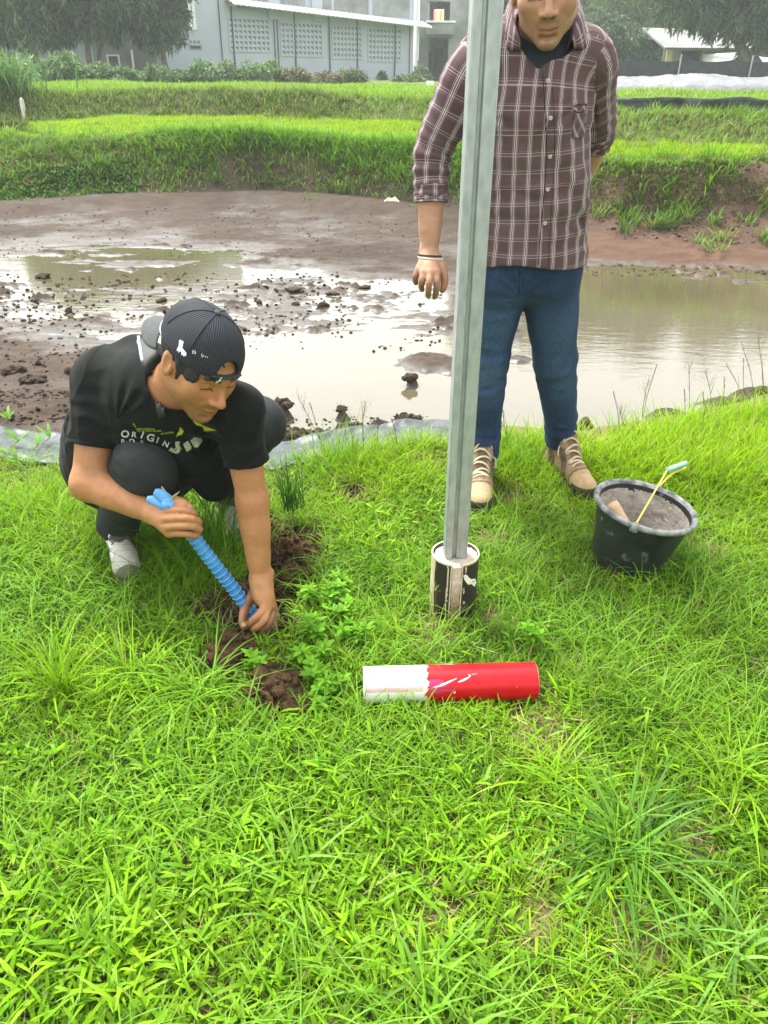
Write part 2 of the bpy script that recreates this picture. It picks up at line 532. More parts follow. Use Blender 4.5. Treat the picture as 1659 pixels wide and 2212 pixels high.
def lawn_z(x, y):
    x = np.asarray(x, float); y = np.asarray(y, float)
    z = .016 * fbm(x * 2.2, y * 2.2, 0, 3, 3) + .006 * fbm(x * 12, y * 12, 0, 2, 5)
    for a, b, r, d in SOIL:
        z = z - d * (1 - sstep(.35, 1.0, np.hypot(x - a, y - b) / r))
    e = y - lawn_edge(x)
    z = z - np.where(e > 0, .13 * np.minimum(e, .28) + 1.7 * np.maximum(e - .28, 0) , 0)
    return np.maximum(z, -1.2)
def axis(lo, hi, step, outer):
    a = np.arange(lo, hi + step / 2, step)
    l, s, o = lo, step, []
    while l > outer[0]: s *= 1.35; l -= s; o.append(l)
    p, s, q = hi, step, []
    while p < outer[1]: s *= 1.35; p += s; q.append(p)
    return np.concatenate([o[::-1], a, q])
ax_ = axis(-2.6, 2.9, .014, (-40, 40)); ay_ = axis(.15, 4.4, .014, (-30, 4.9))
gx, gy = np.meshgrid(ax_, ay_)
gz = lawn_z(gx, gy)
sm = soil_mask(gx, gy); st = straw_mask(gx, gy)
gz = gz + sm * .012 * fbm(gx * 45, gy * 45, 0, 3, 9)
n1 = fbm(gx * 18, gy * 18, 0, 4, 11)[..., None]
cg = np.array([.050, .062, .016]) * (1 + .5 * n1)
cs = np.array([.072, .041, .021]) * (1 + .6 * fbm(gx * 50, gy * 50, 0, 3, 12)[..., None])
cd = np.array([.12, .105, .042]) * (1 + .4 * n1)
cc = cg * (1 - st[..., None]) + cd * st[..., None]
cc = cc * (1 - sm[..., None]) + cs * sm[..., None]
ee = sstep(.0, .1, gy - lawn_edge(gx))[..., None]
cc = cc * (1 - ee) + np.array([.11, .075, .05]) * ee
mb = MB(); mb.grid(np.stack([gx, gy, gz], -1))
lawn = mb.build('lawn', vcol('soil and turf', .9, .2, 120, .25, .5, .004), smooth=True, col=np.clip(cc, 0, 1).reshape(-1, 3))
tag(lawn, 'earth of the lawn under the grass beside the pond', 'ground', kind='structure')

# ------------------------------------------------------------------ pond bed and water
ISL = []
for px, py, rx, ry, h in [(930, 785, 90, 28, .030), (985, 800, 60, 18, .022), (890, 832, 16, 10, .06), (1120, 778, 40, 10, .02), (610, 905, 34, 18, .06), (740, 907, 22, 9, .05),
                          (560, 965, 60, 26, .05), (650, 950, 60, 22, .05), (740, 945, 50, 20, .05), (830, 938, 40, 22, .05), (880, 935, 24, 20, .05), (930, 928, 30, 10, .03),
                          (300, 960, 90, 60, .06), (70, 880, 160, 50, .06), (1440, 905, 60, 14, .05), (1560, 880, 60, 14, .06), (1620, 860, 50, 16, .06), (1260, 930, 30, 8, .08)]:
    c = at_z(px, py, WATER); s = np.linalg.norm(c - CAM_P) / F_D
    gry = s / max(.2, (CAM_H - WATER) / np.linalg.norm(c - CAM_P))
    ISL.append((c[0], c[1], rx * s, ry * gry, h))
_ka = np.array([-1.2, -.6, -.45, -.3, -.15, 0, .13, .28, .4, .5, .6, 1.3])
def _k(*v): return np.array([v[0], *v, v[-1]])
K_W = _k(10.6, 11.0, 12.0, 12.6, 11.4, 9.5, 8.5, 8.45, 8.3, 8.1)
def mud_f(x, y):
    a = x / y
    Yd = np.interp(a, [-.6, -.45, -.3, -.1, 0, .1, .2, .3, .5], [7.9, 8.4, 8.6, 8.2, 7.6, 6.9, 7.6, 9.0, 9.5])
    d = sstep(-.3, 1.6, y - Yd)
    f = np.full(np.shape(x), -.004)
    big = fbm(x * 1.1, y * 1.5, 0, 3, 41); mid = fbm(x * 4, y * 5, 0, 4, 43); fine = fbm(x * 16, y * 18, 0, 3, 47)
    f = f + .026 * big + .014 * mid + .010 * fbm(x * 1.3, y * 7, 0, 3, 167)
    ridge = np.maximum(0, fbm(x * 7, y * 8, 0, 3, 53) - .16)
    clod = sstep(-.1, .35, fbm(x * .9 + 3, y * 1.3, 0, 2, 59))
    f = f + .10 * ridge * clod + .016 * fbm(x * 5, y * 15, 0, 3, 169) * (1 - d)
    f = f * (1 - d) + d * (.028 + .012 * mid + .022 * big)
    near = sstep(-.30, -.20, a - .06 * mid) * (1 - sstep(5.2, 5.9, y + .3 * big))
    f = f * (1 - near) - .09 * near
    right = sstep(.16, .30, a + .04 * mid) * (1 - sstep(-1.6, -.6, y - np.interp(a, _ka, K_W)))
    f = f * (1 - right) - .12 * right
    leftn = (1 - sstep(-.42, -.33, a + .03 * mid)) * (1 - sstep(5.0, 6.2, y))
    f = f * (1 - leftn) + leftn * (.030 + .02 * mid + .02 * big)
    for px, py, rr in [(250, 600, .16), (430, 585, .12), (560, 592, .1), (60, 560, .08), (300, 540, .06)]:
        c = at_z(px, py, WATER)
        q = np.hypot((x - c[0]) / (rr * 7), (y - c[1]) / (rr * 2.2))
        f = f - .05 * (1 - sstep(.3, 1.1, q + .3 * mid))
    for a0, b0, rx, ry, h in ISL:
        q = np.hypot((x - a0) / rx, (y - b0) / ry) + .35 * mid
        f = np.maximum(f, -.02 + (h + .02) * (1 - sstep(.2, 1.2, q)) + .01 * fine)
    sh = sstep(-.15, .5, y - np.interp(a, _ka, K_W))
    f = f + sh * .10
    rough = np.clip((f + .01) / .03, 0, 1)
    return f + .004 * fine + rough * (.010 * np.abs(fbm(x * 11, y * 12, 0, 3, 163)) + .012 * np.maximum(0, fbm(x * 26, y * 28, 0, 2, 165) - .1))
ma = np.arange(-1.0, 1.05, .0027); my = 2.75 * np.exp(np.arange(0, math.log(13.9 / 2.75), .0029))
A_, Y_ = np.meshgrid(ma, my); X_ = A_ * Y_
f_ = mud_f(X_, Y_)
# mud rises under the liner at the near shore
e_ = Y_ - lawn_edge(X_)
f_ = np.where(e_ < .7, np.maximum(f_, .03 - .12 * sstep(.45, .7, e_)), f_)
Z_ = WATER + f_ + .0025 * fbm(X_ * 40, Y_ * 40, 0, 2, 61)
wet = np.clip(1 - f_ / .03, 0, 1)
wet = np.clip(wet + .35 * fbm(X_ * 2.3, Y_ * 3.1, 0, 3, 63), 0, 1)
n2 = fbm(X_ * 9, Y_ * 9, 0, 4, 67)[..., None]; n3 = fbm(X_ * .8, Y_ * .9, 0, 2, 69)[..., None]
dryc = np.array([.052, .039, .029]) * (1 + .35 * n2 + .25 * n3); wetc = np.array([.040, .031, .023]) * (1 + .35 * n2)
red = sstep(.05, .25, A_)[..., None] * sstep(6, 7.5, Y_)[..., None]
dryc = dryc * (1 - red) + np.array([.085, .050, .033]) * (1 + .3 * n2) * red
lw = wet[..., None]
mc = dryc * (1 - lw) + wetc * lw
t = NT('pond mud'); v = t.coord()
pat = t.n("SeparateXYZ"); t.link(t.attr('pat', 'Vector'), pat.inputs[0])
cm = t.mix(1.0, t.attr('Col'), t.ramp(t.noise(v, 60, 5), [(.25, .72), (.75, 1.25)]), 'MULTIPLY')
ro = t.math('MULTIPLY_ADD', pat.outputs[0], -.66, .90)
spm = t.math('MULTIPLY_ADD', pat.outputs[0], .40, .12)
ro = t.math('ADD', ro, t.math('MULTIPLY', t.math('SUBTRACT', t.noise(v, 25, 3), .5), .25))
t.principled(cm, ro, 0, spm, t.bump(t.noise(v, 70, 5), .35, .006))
mb = MB(); mb.grid(np.stack([X_, Y_, Z_], -1))
bed = mb.build('pond_bed', t.m, smooth=True, col=np.clip(mc, 0, 1).reshape(-1, 3), uv=wet.reshape(-1, 1))
tag(bed, 'drained muddy pond bed with wet and drying patches', 'mud', kind='structure')

t = NT('pond water'); v = t.coord()
mp = t.n("Mapping"); mp.inputs['Scale'].default_value = (1.0, 2.6, 1.0); t.link(v, mp.inputs[0])
nb = t.bump(t.noise(mp.outputs[0], 5.0, 4, .6), .10, .012)
wc = t.ramp(t.noise(v, .7, 3), [(.3, (.075, .066, .036)), (.7, (.100, .086, .052))])
t.principled(wc, .03, 0, .5, nb, IOR=1.72)
ma2 = np.linspace(-40, 40, 60); my2 = np.linspace(2.6, 13.2, 30)
A2, Y2 = np.meshgrid(ma2, my2)
mb = MB(); mb.grid(np.stack([A2, Y2, np.full_like(A2, WATER)], -1))
water = mb.build('pond_water', t.m, smooth=True)
tag(water, 'shallow muddy water reflecting the white sky', 'water', kind='structure')

# ------------------------------------------------------------------ rising fields behind the pond
K_F = _k(11.2, 11.6, 12.5, 13.1, 12.1, 10.9, 9.75, 9.6, 9.55, 9.5); H_F = _k(-.32, -.32, -.32, -.32, -.3, -.2, -.10, -.06, -.02, 0)
K_T = _k(13.2, 13.5, 13.9, 14.0, 13.2, 11.8, 10.2, 10.05, 10.0, 10.0); H_T = _k(.45, .45, .45, .45, .45, .48, .50, .50, .50, .50)
K_P = _k(17.2, 17.6, 18.6, 18.8, 17.0, 13.5, 11.6, 11.5, 11.4, 11.3); H_P = _k(.5, .5, .5, .5, .52, .55, .55, .55, .55, .55)
K_2 = _k(18.6, 18.8, 19.6, 19.8, 18.5, 15.2, 12.9, 12.75, 12.6, 12.5); H_2 = _k(.95, .95, .95, .95, .95, .90, .84, .84, .84, .84)
def field_h(x, y):
    x = np.asarray(x, float); y = np.asarray(y, float)
    a = x / y; wob = .85 * fbm(x * .38, y * .15, 0, 3, 71)
    kn = [(K_W, -.42), (K_F, H_F), (K_T, H_T), (K_P, H_P), (K_2, H_2)]
    ys = [np.interp(a, _ka, k) for k, _ in kn]; hs = [np.interp(a, _ka, h) if not np.isscalar(h) else np.full(a.shape, h) for _, h in kn]
    ys += [np.full(a.shape, 26.0), np.full(a.shape, 36.0), np.full(a.shape, 200.0)]; hs += [np.full(a.shape, 1.02), np.full(a.shape, 1.14), np.full(a.shape, 1.2)]
    ys = [q + wob * (.5 if 0 < i < 5 else 0) for i, q in enumerate(ys)]
    h = hs[0] - .6 * np.clip(ys[0] - y, 0, 1)
    for i in range(len(ys) - 1):
        tt = np.clip((y - ys[i]) / np.maximum(ys[i + 1] - ys[i], .05), 0, 1)
        ts = tt if i == 0 else tt * tt * (3 - 2 * tt)
        h = np.where(y > ys[i], hs[i] + (hs[i + 1] - hs[i]) * ts, h)
    pit = (1 - sstep(-.44, -.40, a)) * sstep(14.6, 15.2, y) * (1 - sstep(17.0, 17.25, y))
    h = h - .42 * pit
    return h + .11 * fbm(x * .42, y * .42, 0, 2, 72) * sstep(.0, .4, h) + .05 * fbm(x * 1.3, y * 1.3, 0, 3, 73) + .012 * fbm(x * 6, y * 6, 0, 2, 75)
fa = np.arange(-1.15, 1.2, .005)
fy = np.concatenate([np.arange(8.0, 20, .045), 20 * np.exp(np.arange(0, math.log(118 / 20), .02))])
A3, Y3 = np.meshgrid(fa, fy); X3 = A3 * Y3; Z3 = field_h(X3, Y3)
dz = np.abs(np.gradient(Z3, axis=0) / np.gradient(Y3, axis=0))
n4 = fbm(X3 * 3, Y3 * 3, 0, 4, 77)[..., None]
gcol = np.array([.085, .125, .022]) * (1 + .4 * n4)
scol = np.array([.085, .064, .042]) * (1 + .5 * n4)
rcol = np.array([.085, .050, .035]) * (1 + .45 * n4)
rr = sstep(.05, .3, A3)[..., None]
scol = scol * (1 - rr) + np.array([.125, .085, .058]) * (1 + .5 * n4) * rr
steep = sstep(.35, .8, dz)[..., None]
ff = gcol * (1 - steep) + scol * steep
low = (1 - sstep(-.02, .06, Z3 + .06 * n4[..., 0]))[..., None]
lowc = np.array([.070, .053, .040]) * (1 + .4 * n4) * (1 - rr) + rcol * rr
ff = ff * (1 - low) + lowc * low
mb = MB(); mb.grid(np.stack([X3, Y3, Z3], -1))
field = mb.build('terrain', vcol('field earth', .9, .2, 25, .25, .6, .03), smooth=True, col=np.clip(ff, 0, 1).reshape(-1, 3))
tag(field, 'grassy terraces and earth banks rising behind the pond', 'terrain', kind='structure')
# ------------------------------------------------------------------ plastic liner on the near shore
t = NT('grey plastic film'); v = t.coord()
pc = t.ramp(t.noise(v, 6, 4), [(.3, (.028, .036, .041)), (.7, (.055, .066, .072))])
t.principled(pc, .40, 0, .35, t.bump(t.noise(v, 35, 3), .25, .004))
plastic_grey = t.m
u = np.linspace(-2.6, 2.1, 420); s = np.linspace(-.05, .29, 40)
U, S = np.meshgrid(u, s)
E = lawn_edge(U) + S + .02 * fbm(U * 3, U * 0, 0, 3, 81) + .018 * fbm(U * 11, U * 0 + 4, 0, 2, 82)
Zp = lawn_z(U, E) + .012 + .020 * np.abs(fbm(U * 5 + S * 6, S * 4, 0, 3, 83)) + .012 * np.abs(fbm(U * 14 - S * 9, S * 8, 0, 2, 85))
Zp += .02 * sstep(.20, .29, S) * (.5 + fbm(U * 4, S * 0, 0, 2, 84))
Zp -= .07 * sstep(.35, .75, U)
mb = MB(); mb.grid(np.stack([U, E, Zp], -1))
liner = mb.build('pond_liner', plastic_grey, smooth=True)
add_mod(liner, 'SOLIDIFY', thickness=.002)
tag(liner, 'crumpled grey plastic liner along the near edge of the pond', 'plastic sheet')
# ------------------------------------------------------------------ grey building across the field
A0 = at_y(370, 165, 44); B0 = at_y(893, 185, 52)
fdir = unit([B0[0] - A0[0], B0[1] - A0[1], 0]); fn_ = np.array([fdir[1], -fdir[0], 0.0])      # normal faces the pond
FR = np.array([fdir, -fn_, [0, 0, 1.0]])
FO = np.array([A0[0], A0[1], 0.0])
def fpx(x, y):
    d = ray(x, y); t = np.dot(FO - CAM_P, fn_) / np.dot(d, fn_)
    p = CAM_P + d * t
    return np.dot(p - FO, fdir), p[2]
def fbox(mb, s0, s1, h0, h1, o0, o1):
    """box on the facade: along it, up, and out from it (towards the pond)"""
    return mb.box((s0, -o1, h0), (s1, -o0, h1), R=FR, o=FO)
wallp = simple('pale grey render', (.40, .45, .51), .8, .07, .6, .1, .01)
concm = simple('weathered concrete', (.25, .26, .255), .9, .45, .7, .3, .02, detail=8)
darkm = simple('dark interior', (.035, .04, .045), .9, .3, 2, 0)
pipem = simple('dark iron pipe', (.07, .075, .08), .5, .2, 5, 0)
whitem = simple('white paint', (.78, .79, .80), .5, .05, 3, .05)
metalr = simple('white corrugated sheet', (.76, .78, .79), .45, .06, 1.5, .05)
glassm = simple('dark window glass', (.06, .075, .085), .12, .2, 1, 0, spec=.7)
sE = fpx(893, 100)[0]
bld = empty('grey_building', FO, 'long pale grey building with breeze block panels under a white metal awning', 'building')
mb = MB(); fbox(mb, -7, sE, .7, 5.4, -6, 0); mb.build('wall', wallp, bld)
sU = fpx(478, 0)[0]
mb = MB(); fbox(mb, -7, sU, 5.4, 9.0, -6, 0); mb.build('wall', wallp, bld)
mb = MB(); fbox(mb, sU, sE, 5.4, 6.0, -6, -.25)
for k in range(12):
    a = sU + k * 1.6
    if a + .1 < sE: fbox(mb, a, a + .12, 5.4, 6.0, -.25, -.1)
mb.build('parapet', concm, bld)
# concrete band with stained panels above the awning
s0 = fpx(505, 10)[0]
for xa, xb in [(512, 577), (607, 660), (690, 716), (722, 796), (805, 884)]:
    a, b = fpx(xa, 20)[0], fpx(xb, 30)[0]
    mb = MB(); fbox(mb, a, b, 4.3, 5.38, .001, .02); mb.build('concrete_panel', concm, bld)
for k, xx in enumerate([588, 682]):
    a = fpx(xx - 10, 20)[0]; mb = MB(); fbox(mb, a, a + .62, 3.9, 5.7, .001, .14); mb.build('pier', wallp, bld)
# awning: a sloping corrugated sheet
sa, sb = fpx(484, 8)[0], sE + .55
n = 240; S = np.linspace(sa, sb, n); hh = np.interp(S, [sa, sb], [4.42, 3.82])
P = np.zeros((6, n, 3))
for i, (o, dz) in enumerate([(.02, .30), (.25, .235), (.5, .165), (.75, .09), (1.0, .02), (1.03, -.05)]):
    oo = o + 0 * S
    h = hh + dz + .014 * np.sin(S * 2 * PI / .28)
    P[i] = FO + S[:, None] * fdir + oo[:, None] * fn_ + h[:, None] * np.array([0, 0, 1.0])
mb = MB(); mb.grid(P); aw = mb.build('awning', metalr, bld, smooth=True); add_mod(aw, 'SOLIDIFY', thickness=.02)
for xx in (490, 560, 650, 740, 830, 885):
    s = fpx(xx, 60)[0]; h = np.interp(s, [sa, sb], [4.42, 3.82])
    mb = MB(); mb.tube([FO + fdir * s + fn_ * .02 + [0, 0, h + .12], FO + fdir * s + fn_ * .98 + [0, 0, h - .02]], .025, 6); mb.build('awning_bracket', pipem, aw)
# breeze block panels
for xa, xb, ya, yb in [(492, 579, 38, 111), (605, 694, 48, 121), (717, 780, 55, 126), (795, 866, 61, 132)]:
    a, h1 = fpx(xa, ya); b, _ = fpx(xb, ya); _, h0 = fpx((xa + xb) / 2, yb)
    h1 = max(h1, h0 + 1.2)
    nc, nr = max(8, int(round((b - a) / .235))), max(6, int(round((h1 - h0) / .25)))
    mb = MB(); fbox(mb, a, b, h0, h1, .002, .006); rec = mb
    mb = MB(); cw, ch = (b - a) / nc, (h1 - h0) / nr
    for i in range(nc + 1):
        fbox(mb, a + i * cw - .035, a + i * cw + .035, h0 - .035, h1 + .035, .006, .050)
    for j in range(nr + 1):
        fbox(mb, a, b, h0 + j * ch - .035, h0 + j * ch + .035, .006, .047)
    for i in range(nc):
        for j in range(nr):       # the slanted web inside each block
            c = [(a + i * cw + .035, h0 + j * ch + .035), (a + (i + 1) * cw - .035, h0 + j * ch + .035), (a + i * cw + .035, h0 + (j + .62) * ch)]
            V = [FO + fdir * s + [0, 0, h] + fn_ * o for o in (.008, .042) for s, h in c]
            mb.add(V, [[0, 1, 4, 3], [1, 2, 5, 4], [2, 0, 3, 5]], [[3, 4, 5]])
    pn = mb.build('breeze_block_panel', wallp, bld)
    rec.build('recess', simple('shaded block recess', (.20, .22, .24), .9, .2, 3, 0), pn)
for k, xx in enumerate([504, 593, 711, 637, 771, 852, 893 - 9, 478, 600]):
    s = fpx(xx, 100)[0]; top = 5.3 if xx == 478 else np.interp(s, [sa, sb], [4.42, 3.82])
    mb = MB(); r = .042 if k in (0, 2, 3, 4, 5) else .03
    mb.tube([FO + fdir * s + fn_ * .055 + [0, 0, 1.0], FO + fdir * s + fn_ * .055 + [0, 0, top - .02]], r, 8)
    mb.build('downpipe', pipem, bld)
s = fpx(893, 60)[0] + .22
mb = MB(); mb.tube([FO + fdir * s + fn_ * .2 + [0, 0, 2.2], FO + fdir * s + fn_ * .2 + [0, 0, 8.5]], .055, 8); mb.build('drainpipe', whitem, bld)
# windows of the tall end
def fwindow(xa, xb, ya, yb, name='window', mull=1):
    a, h1 = fpx(xa, ya); b, h0 = fpx(xb, yb)
    mb = MB(); t = .07
    fbox(mb, a, a + t, h0, h1, .003, .06); fbox(mb, b - t, b, h0, h1, .003, .06)
    fbox(mb, a + t, b - t, h0, h0 + t, .003, .06); fbox(mb, a + t, b - t, h1 - t, h1, .003, .06)
    for i in range(mull):
        c = a + (b - a) * (i + 1) / (mull + 1); fbox(mb, c - .03, c + .03, h0 + t, h1 - t, .003, .05)
    wn = mb.build(name, whitem, bld)
    mb = MB(); fbox(mb, a + t, b - t, h0 + t, h1 - t, .004, .012); mb.build('pane', glassm, wn)
fwindow(398, 424, -60, 64, mull=2)
a, h1 = fpx(408, 97); b, h0 = fpx(436, 107)
mb = MB(); fbox(mb, a, b, h0, h1, .003, .03); vp = mb.build('vent_opening', concm, bld)
mb = MB(); fbox(mb, a + .08, b - .08, h0 + .05, h1 - .05, .03, .034); mb.build('recess', darkm, vp)
mb = MB(); a, h1 = fpx(407, 87); b, h0 = fpx(435, 94)
for i in range(3):
    c = a + (b - a) * (i + .1) / 3; fbox(mb, c, c + (b - a) * .22, h0, h1, .003, .02)
mb.build('vent_opening', simple('shaded block recess', (.20, .22, .24)), bld)
mb = MB(); fbox(mb, 3.0, sE, .7, 1.12, .0, .45); mb.build('plinth', concm, bld)

# teal board leaning on the plinth
a, h1 = fpx(636, 164); b, h0 = fpx(736, 176)
tb = MB()
V = [FO + fdir * s + [0, 0, h] + fn_ * o for s, h, o in [(a, 1.12, .42), (b, 1.12, .42), (b, h1 - .06, .20), (a + .1, h1 + .02, .20)]]
V2 = [v + fn_ * .03 for v in np.array(V)]
tb.add(np.vstack([V, V2]), [[3, 2, 1, 0], [4, 5, 6, 7], [0, 1, 5, 4], [1, 2, 6, 5], [2, 3, 7, 6], [3, 0, 4, 7]])
tag(tb.build('teal_board', simple('teal board', (.10, .46, .42), .6, .12, 2)), 'teal board leaning low against the grey building', 'board')

# ------------------------------------------------------------------ bare concrete building beside it
def cbox(mb, xa, xb, y0, y1, h0, h1, ref=54.0):
    xl = at_y(xa, 100, ref)[0]; xr = at_y(xb, 100, ref)[0]
    return mb.box((xl, y0, h0), (xr, y1, h1))
def hy(py, Y, px=940): return at_y(px, py, Y)[2]
cb = empty('concrete_building', (at_y(950, 100, 54)[0], 54, 1.1), 'bare stained concrete building with a balcony beside the grey one', 'building')
mb = MB(); cbox(mb, 903, 926, 54, 60, .8, 9); cbox(mb, 969, 1075, 54, 60, .8, 9); cbox(mb, 926, 969, 54.0, 60, hy(3, 54), 9)
cbox(mb, 926, 969, 57.2, 57.4, .8, hy(52, 57)); cbox(mb, 926, 941, 57.4, 57.6, hy(52, 57), hy(3, 57))
mb.build('wall', concm, cb)
mb = MB(); cbox(mb, 920, 976, 52.9, 54.0, hy(75, 53.4), hy(50, 53.4)); bal = mb.build('balcony', concm, cb)
mb = MB(); cbox(mb, 918, 979, 52.8, 54.0, hy(50, 53.4) + .004, hy(47, 53.4) + .03); mb.build('coping', whitem, bal)
mb = MB(); cbox(mb, 920, 976, 53.3, 57.2, hy(80, 53.4), hy(75, 53.4) - .004); mb.build('floor_slab', concm, cb)
mb = MB(); cbox(mb, 928, 938, 56.9, 57.19, .9, hy(112, 57)); cbox(mb, 945, 964, 56.9, 57.19, .9, hy(105, 57)); mb.build('doorway', darkm, cb)
mb = MB()
for xx in (928, 932, 936, 940, 953): 
    xl = at_y(xx, 20, 54.05)[0]; mb.tube([(xl, 54.08, hy(47, 54)), (xl, 54.08, hy(3, 54))], .02, 5)
mb.build('window_bar', pipem, cb)
rh = empty('tiled_roof_house', (at_y(952, 40, 74)[0], 74, 1.2), 'orange tiled roof seen through the gap in the concrete building', 'house')
xl, xr = at_y(925, 40, 74)[0], at_y(1010, 40, 74)[0]
mb = MB(); mb.box((xl, 74, .8), (xr, 80, hy(52, 74))); mb.build('wall', simple('cream render', (.62, .58, .46), .8, .08, 1), rh)
P = np.array([[[x, 73.5 + 3.5 * k / 6, hy(52, 74) + (hy(14, 74) - hy(52, 74)) * k / 6 - .035 * (x - xl)] for x in np.linspace(xl - .5, xr + .5, 60)] for k in range(7)])
P[:, :, 2] += .03 * np.abs(np.sin(np.arange(60) * 1.3))[None]
mb = MB(); mb.grid(P); add_mod(mb.build('roof', simple('orange roof tile', (.62, .16, .06), .7, .15, 3), rh), 'SOLIDIFY', thickness=.08)

# ------------------------------------------------------------------ low outbuilding under the left trees
ob = empty('outbuilding', (at_y(180, 160, 42)[0], 42, 1.1), 'low dark plastered outbuilding under the trees with a white framed window', 'building')
xl, xr = at_y(-160, 150, 42)[0], at_y(340, 150, 42)[0]
wx0, wx1 = at_y(232, 130, 42)[0], at_y(259, 130, 42)[0]; wh0, wh1 = at_y(245, 153, 42)[2], at_y(245, 118, 42)[2]
plas = simple('mouldy plaster', (.20, .21, .21), .9, .4, .8, .2, .02)
mb = MB(); mb.box((xl, 42, .8), (wx0, 46, 4.3)); mb.box((wx1, 42, .8), (xr, 46, 4.3)); mb.box((wx0, 42, .8), (wx1, 46, wh0)); mb.box((wx0, 42, wh1), (wx1, 46, 4.3)); mb.build('wall', plas, ob)
P = np.array([[[x, 41.6 + 2.6 * k, 4.3 + .45 * k] for x in np.linspace(xl - .4, xr + .4, 40)] for k in range(3)])
mb = MB(); mb.grid(P); add_mod(mb.build('roof', concm, ob), 'SOLIDIFY', thickness=.1)
mb = MB()
for q in ((wx0, wx0 + .06, wh0, wh1), (wx1 - .06, wx1, wh0, wh1), (wx0 + .06, wx1 - .06, wh0, wh0 + .06), (wx0 + .06, wx1 - .06, wh1 - .06, wh1)):
    mb.box((q[0], 41.93, q[2]), (q[1], 42.06, q[3]))
wn = mb.build('window', whitem, ob)
mb = MB(); mb.box((wx0 + .06, 42.03, wh0 + .06), (wx1 - .06, 42.05, wh1 - .06)); mb.build('pane', glassm, wn)
px_ = at_y(286, 130, 41.8)
mb = MB(); mb.tube([(px_[0], 41.85, .9), (px_[0], 41.85, 2.35)], .05, 8); mb.build('drainpipe', whitem, ob)
cw_ = MB(); xl, xr = at_y(285, 160, 40)[0], at_y(415, 160, 40)[0]
cw_.box((xl, 40, .7), (xr, 40.2, 1.42)); cw_.box((xl, 39.97, 1.42), (xr + .02, 40.23, 1.48))
tag(cw_.build('concrete_wall', plas), 'low dark concrete wall in front of the left end of the grey building', 'wall')

# ------------------------------------------------------------------ leaves, trees, shrubs
def leaf_cards(C, D, L, W, colr, droop=.5, seed=0, bend=True):
    """long leaves from base points C along directions D"""
    r = np.random.default_rng(seed); n = len(C)
    D = D / np.linalg.norm(D, axis=1, keepdims=True)
    up = np.array([0, 0, 1.0]) + .6 * r.normal(size=(n, 3))
    Sd = np.cross(D, up); Sd /= np.maximum(np.linalg.norm(Sd, axis=1, keepdims=True), 1e-6)
    L = L[:, None]; W = W[:, None]
    dn = np.array([0, 0, -1.0]) * droop
    p0 = C; p1 = C + D * L * .5 + dn * L * .10; p2 = C + D * L + dn * L * .42
    V = np.stack([p0 - Sd * W * .15, p0 + Sd * W * .15, p1 + Sd * W * .5, p1 - Sd * W * .5, p2], 1).reshape(-1, 3)
    b = np.arange(n)[:, None] * 5
    Q = b + np.array([[0, 1, 2, 3]]); T = b + np.array([[3, 2, 4]])
    return V, Q, T, np.repeat(colr, 5, 0)
def crown(blobs, ncl, nleaf, L, W, tone, seed, droop=.6, var=.35, shell=.55):
    r = np.random.default_rng(seed)
    blobs = np.asarray(blobs, float)                       # x,y,z,rx,ry,rz
    vol = blobs[:, 3] * blobs[:, 4] * blobs[:, 5]
    k = r.choice(len(blobs), ncl, p=vol ** .7 / (vol ** .7).sum())
    d = r.normal(size=(ncl, 3)); d /= np.linalg.norm(d, axis=1, keepdims=True)
    rad = (shell + (1 - shell) * r.random(ncl)) * (1 + .25 * vnoise(d[:, 0] * 3 + k, d[:, 1] * 3, d[:, 2] * 3, seed))
    ctr = blobs[k, :3] + d * blobs[k, 3:] * rad[:, None]
    cl = np.repeat(np.arange(ncl), nleaf)
    dd = r.normal(size=(len(cl), 3)) * .8 + d[cl] * .7; dd[:, 2] -= droop * .6
    C = ctr[cl] + .25 * L * r.normal(size=(len(cl), 3))
    t = (1 + var * r.normal(size=(ncl, 1)))[cl] * (1 + .2 * r.normal(size=(len(cl), 1)))
    tone = np.asarray(tone, float)
    yel = r.random((ncl, 1))[cl]
    colr = np.clip(tone * np.clip(t, .35, 2.2) * (1 + yel * np.array([.35, .15, -.1])), .004, .6)
    LL = L * (.6 + .7 * r.random(len(cl))); WW = W * (.7 + .5 * r.random(len(cl)))
    return leaf_cards(C, dd, LL, WW, colr, droop, seed + 1)
leafm = leafmat('tree leaves', .30, .5, .03)
barkm = simple('grey bark', (.13, .115, .095), .95, .35, 9, .6, .02)
def tree(name, label, base, trunk_top, blobs, ncl, nleaf, L, W, tone, seed, droop=.6, tr=.16, forks=3, group=None):
    droop = droop * .6
    t = empty(name, base, label, 'tree', group)
    r = np.random.default_rng(seed)
    mb = MB(); mb.smooth = True
    b = np.array(base, float); tt = np.array(trunk_top, float)
    mid = (b + tt) / 2 + r.normal(size=3) * .12
    P, R = smooth_path([b - [0, 0, .3], b, mid, tt], [tr * 1.5, tr * 1.25, tr, tr * .75], 4)
    mb.tube(P, R, 10)
    for k in range(forks):
        q = np.array(blobs[k % len(blobs)][:3]); m = (tt + q) / 2 + r.normal(size=3) * .25
        P, R = smooth_path([tt - [0, 0, .1], m, q, q + r.normal(size=3) * .6], [tr * .6, tr * .4, tr * .22, .02], 4)
        mb.tube(P, R, 7)
    mb.build('trunk', barkm, t)
    V, Q, T, c = crown(blobs, ncl, nleaf, L, W, tone, seed + 3, droop)
    mesh_np('crown', V, [Q, T], leafm, t, col=c, smooth=False)
    return t
G = lambda x, y, Y: at_y(x, y, Y)
def blobs_px(lst, Y, dy=1.6):
    out = []
    for x, y, rx, ry in lst:
        c = G(x, y, Y); s = np.dot(c - CAM_P, CAM_F) / F_D
        out.append((c[0], c[1], c[2], rx * s, min(rx, ry) * s * .9 + .4, ry * s * .87))
    return out
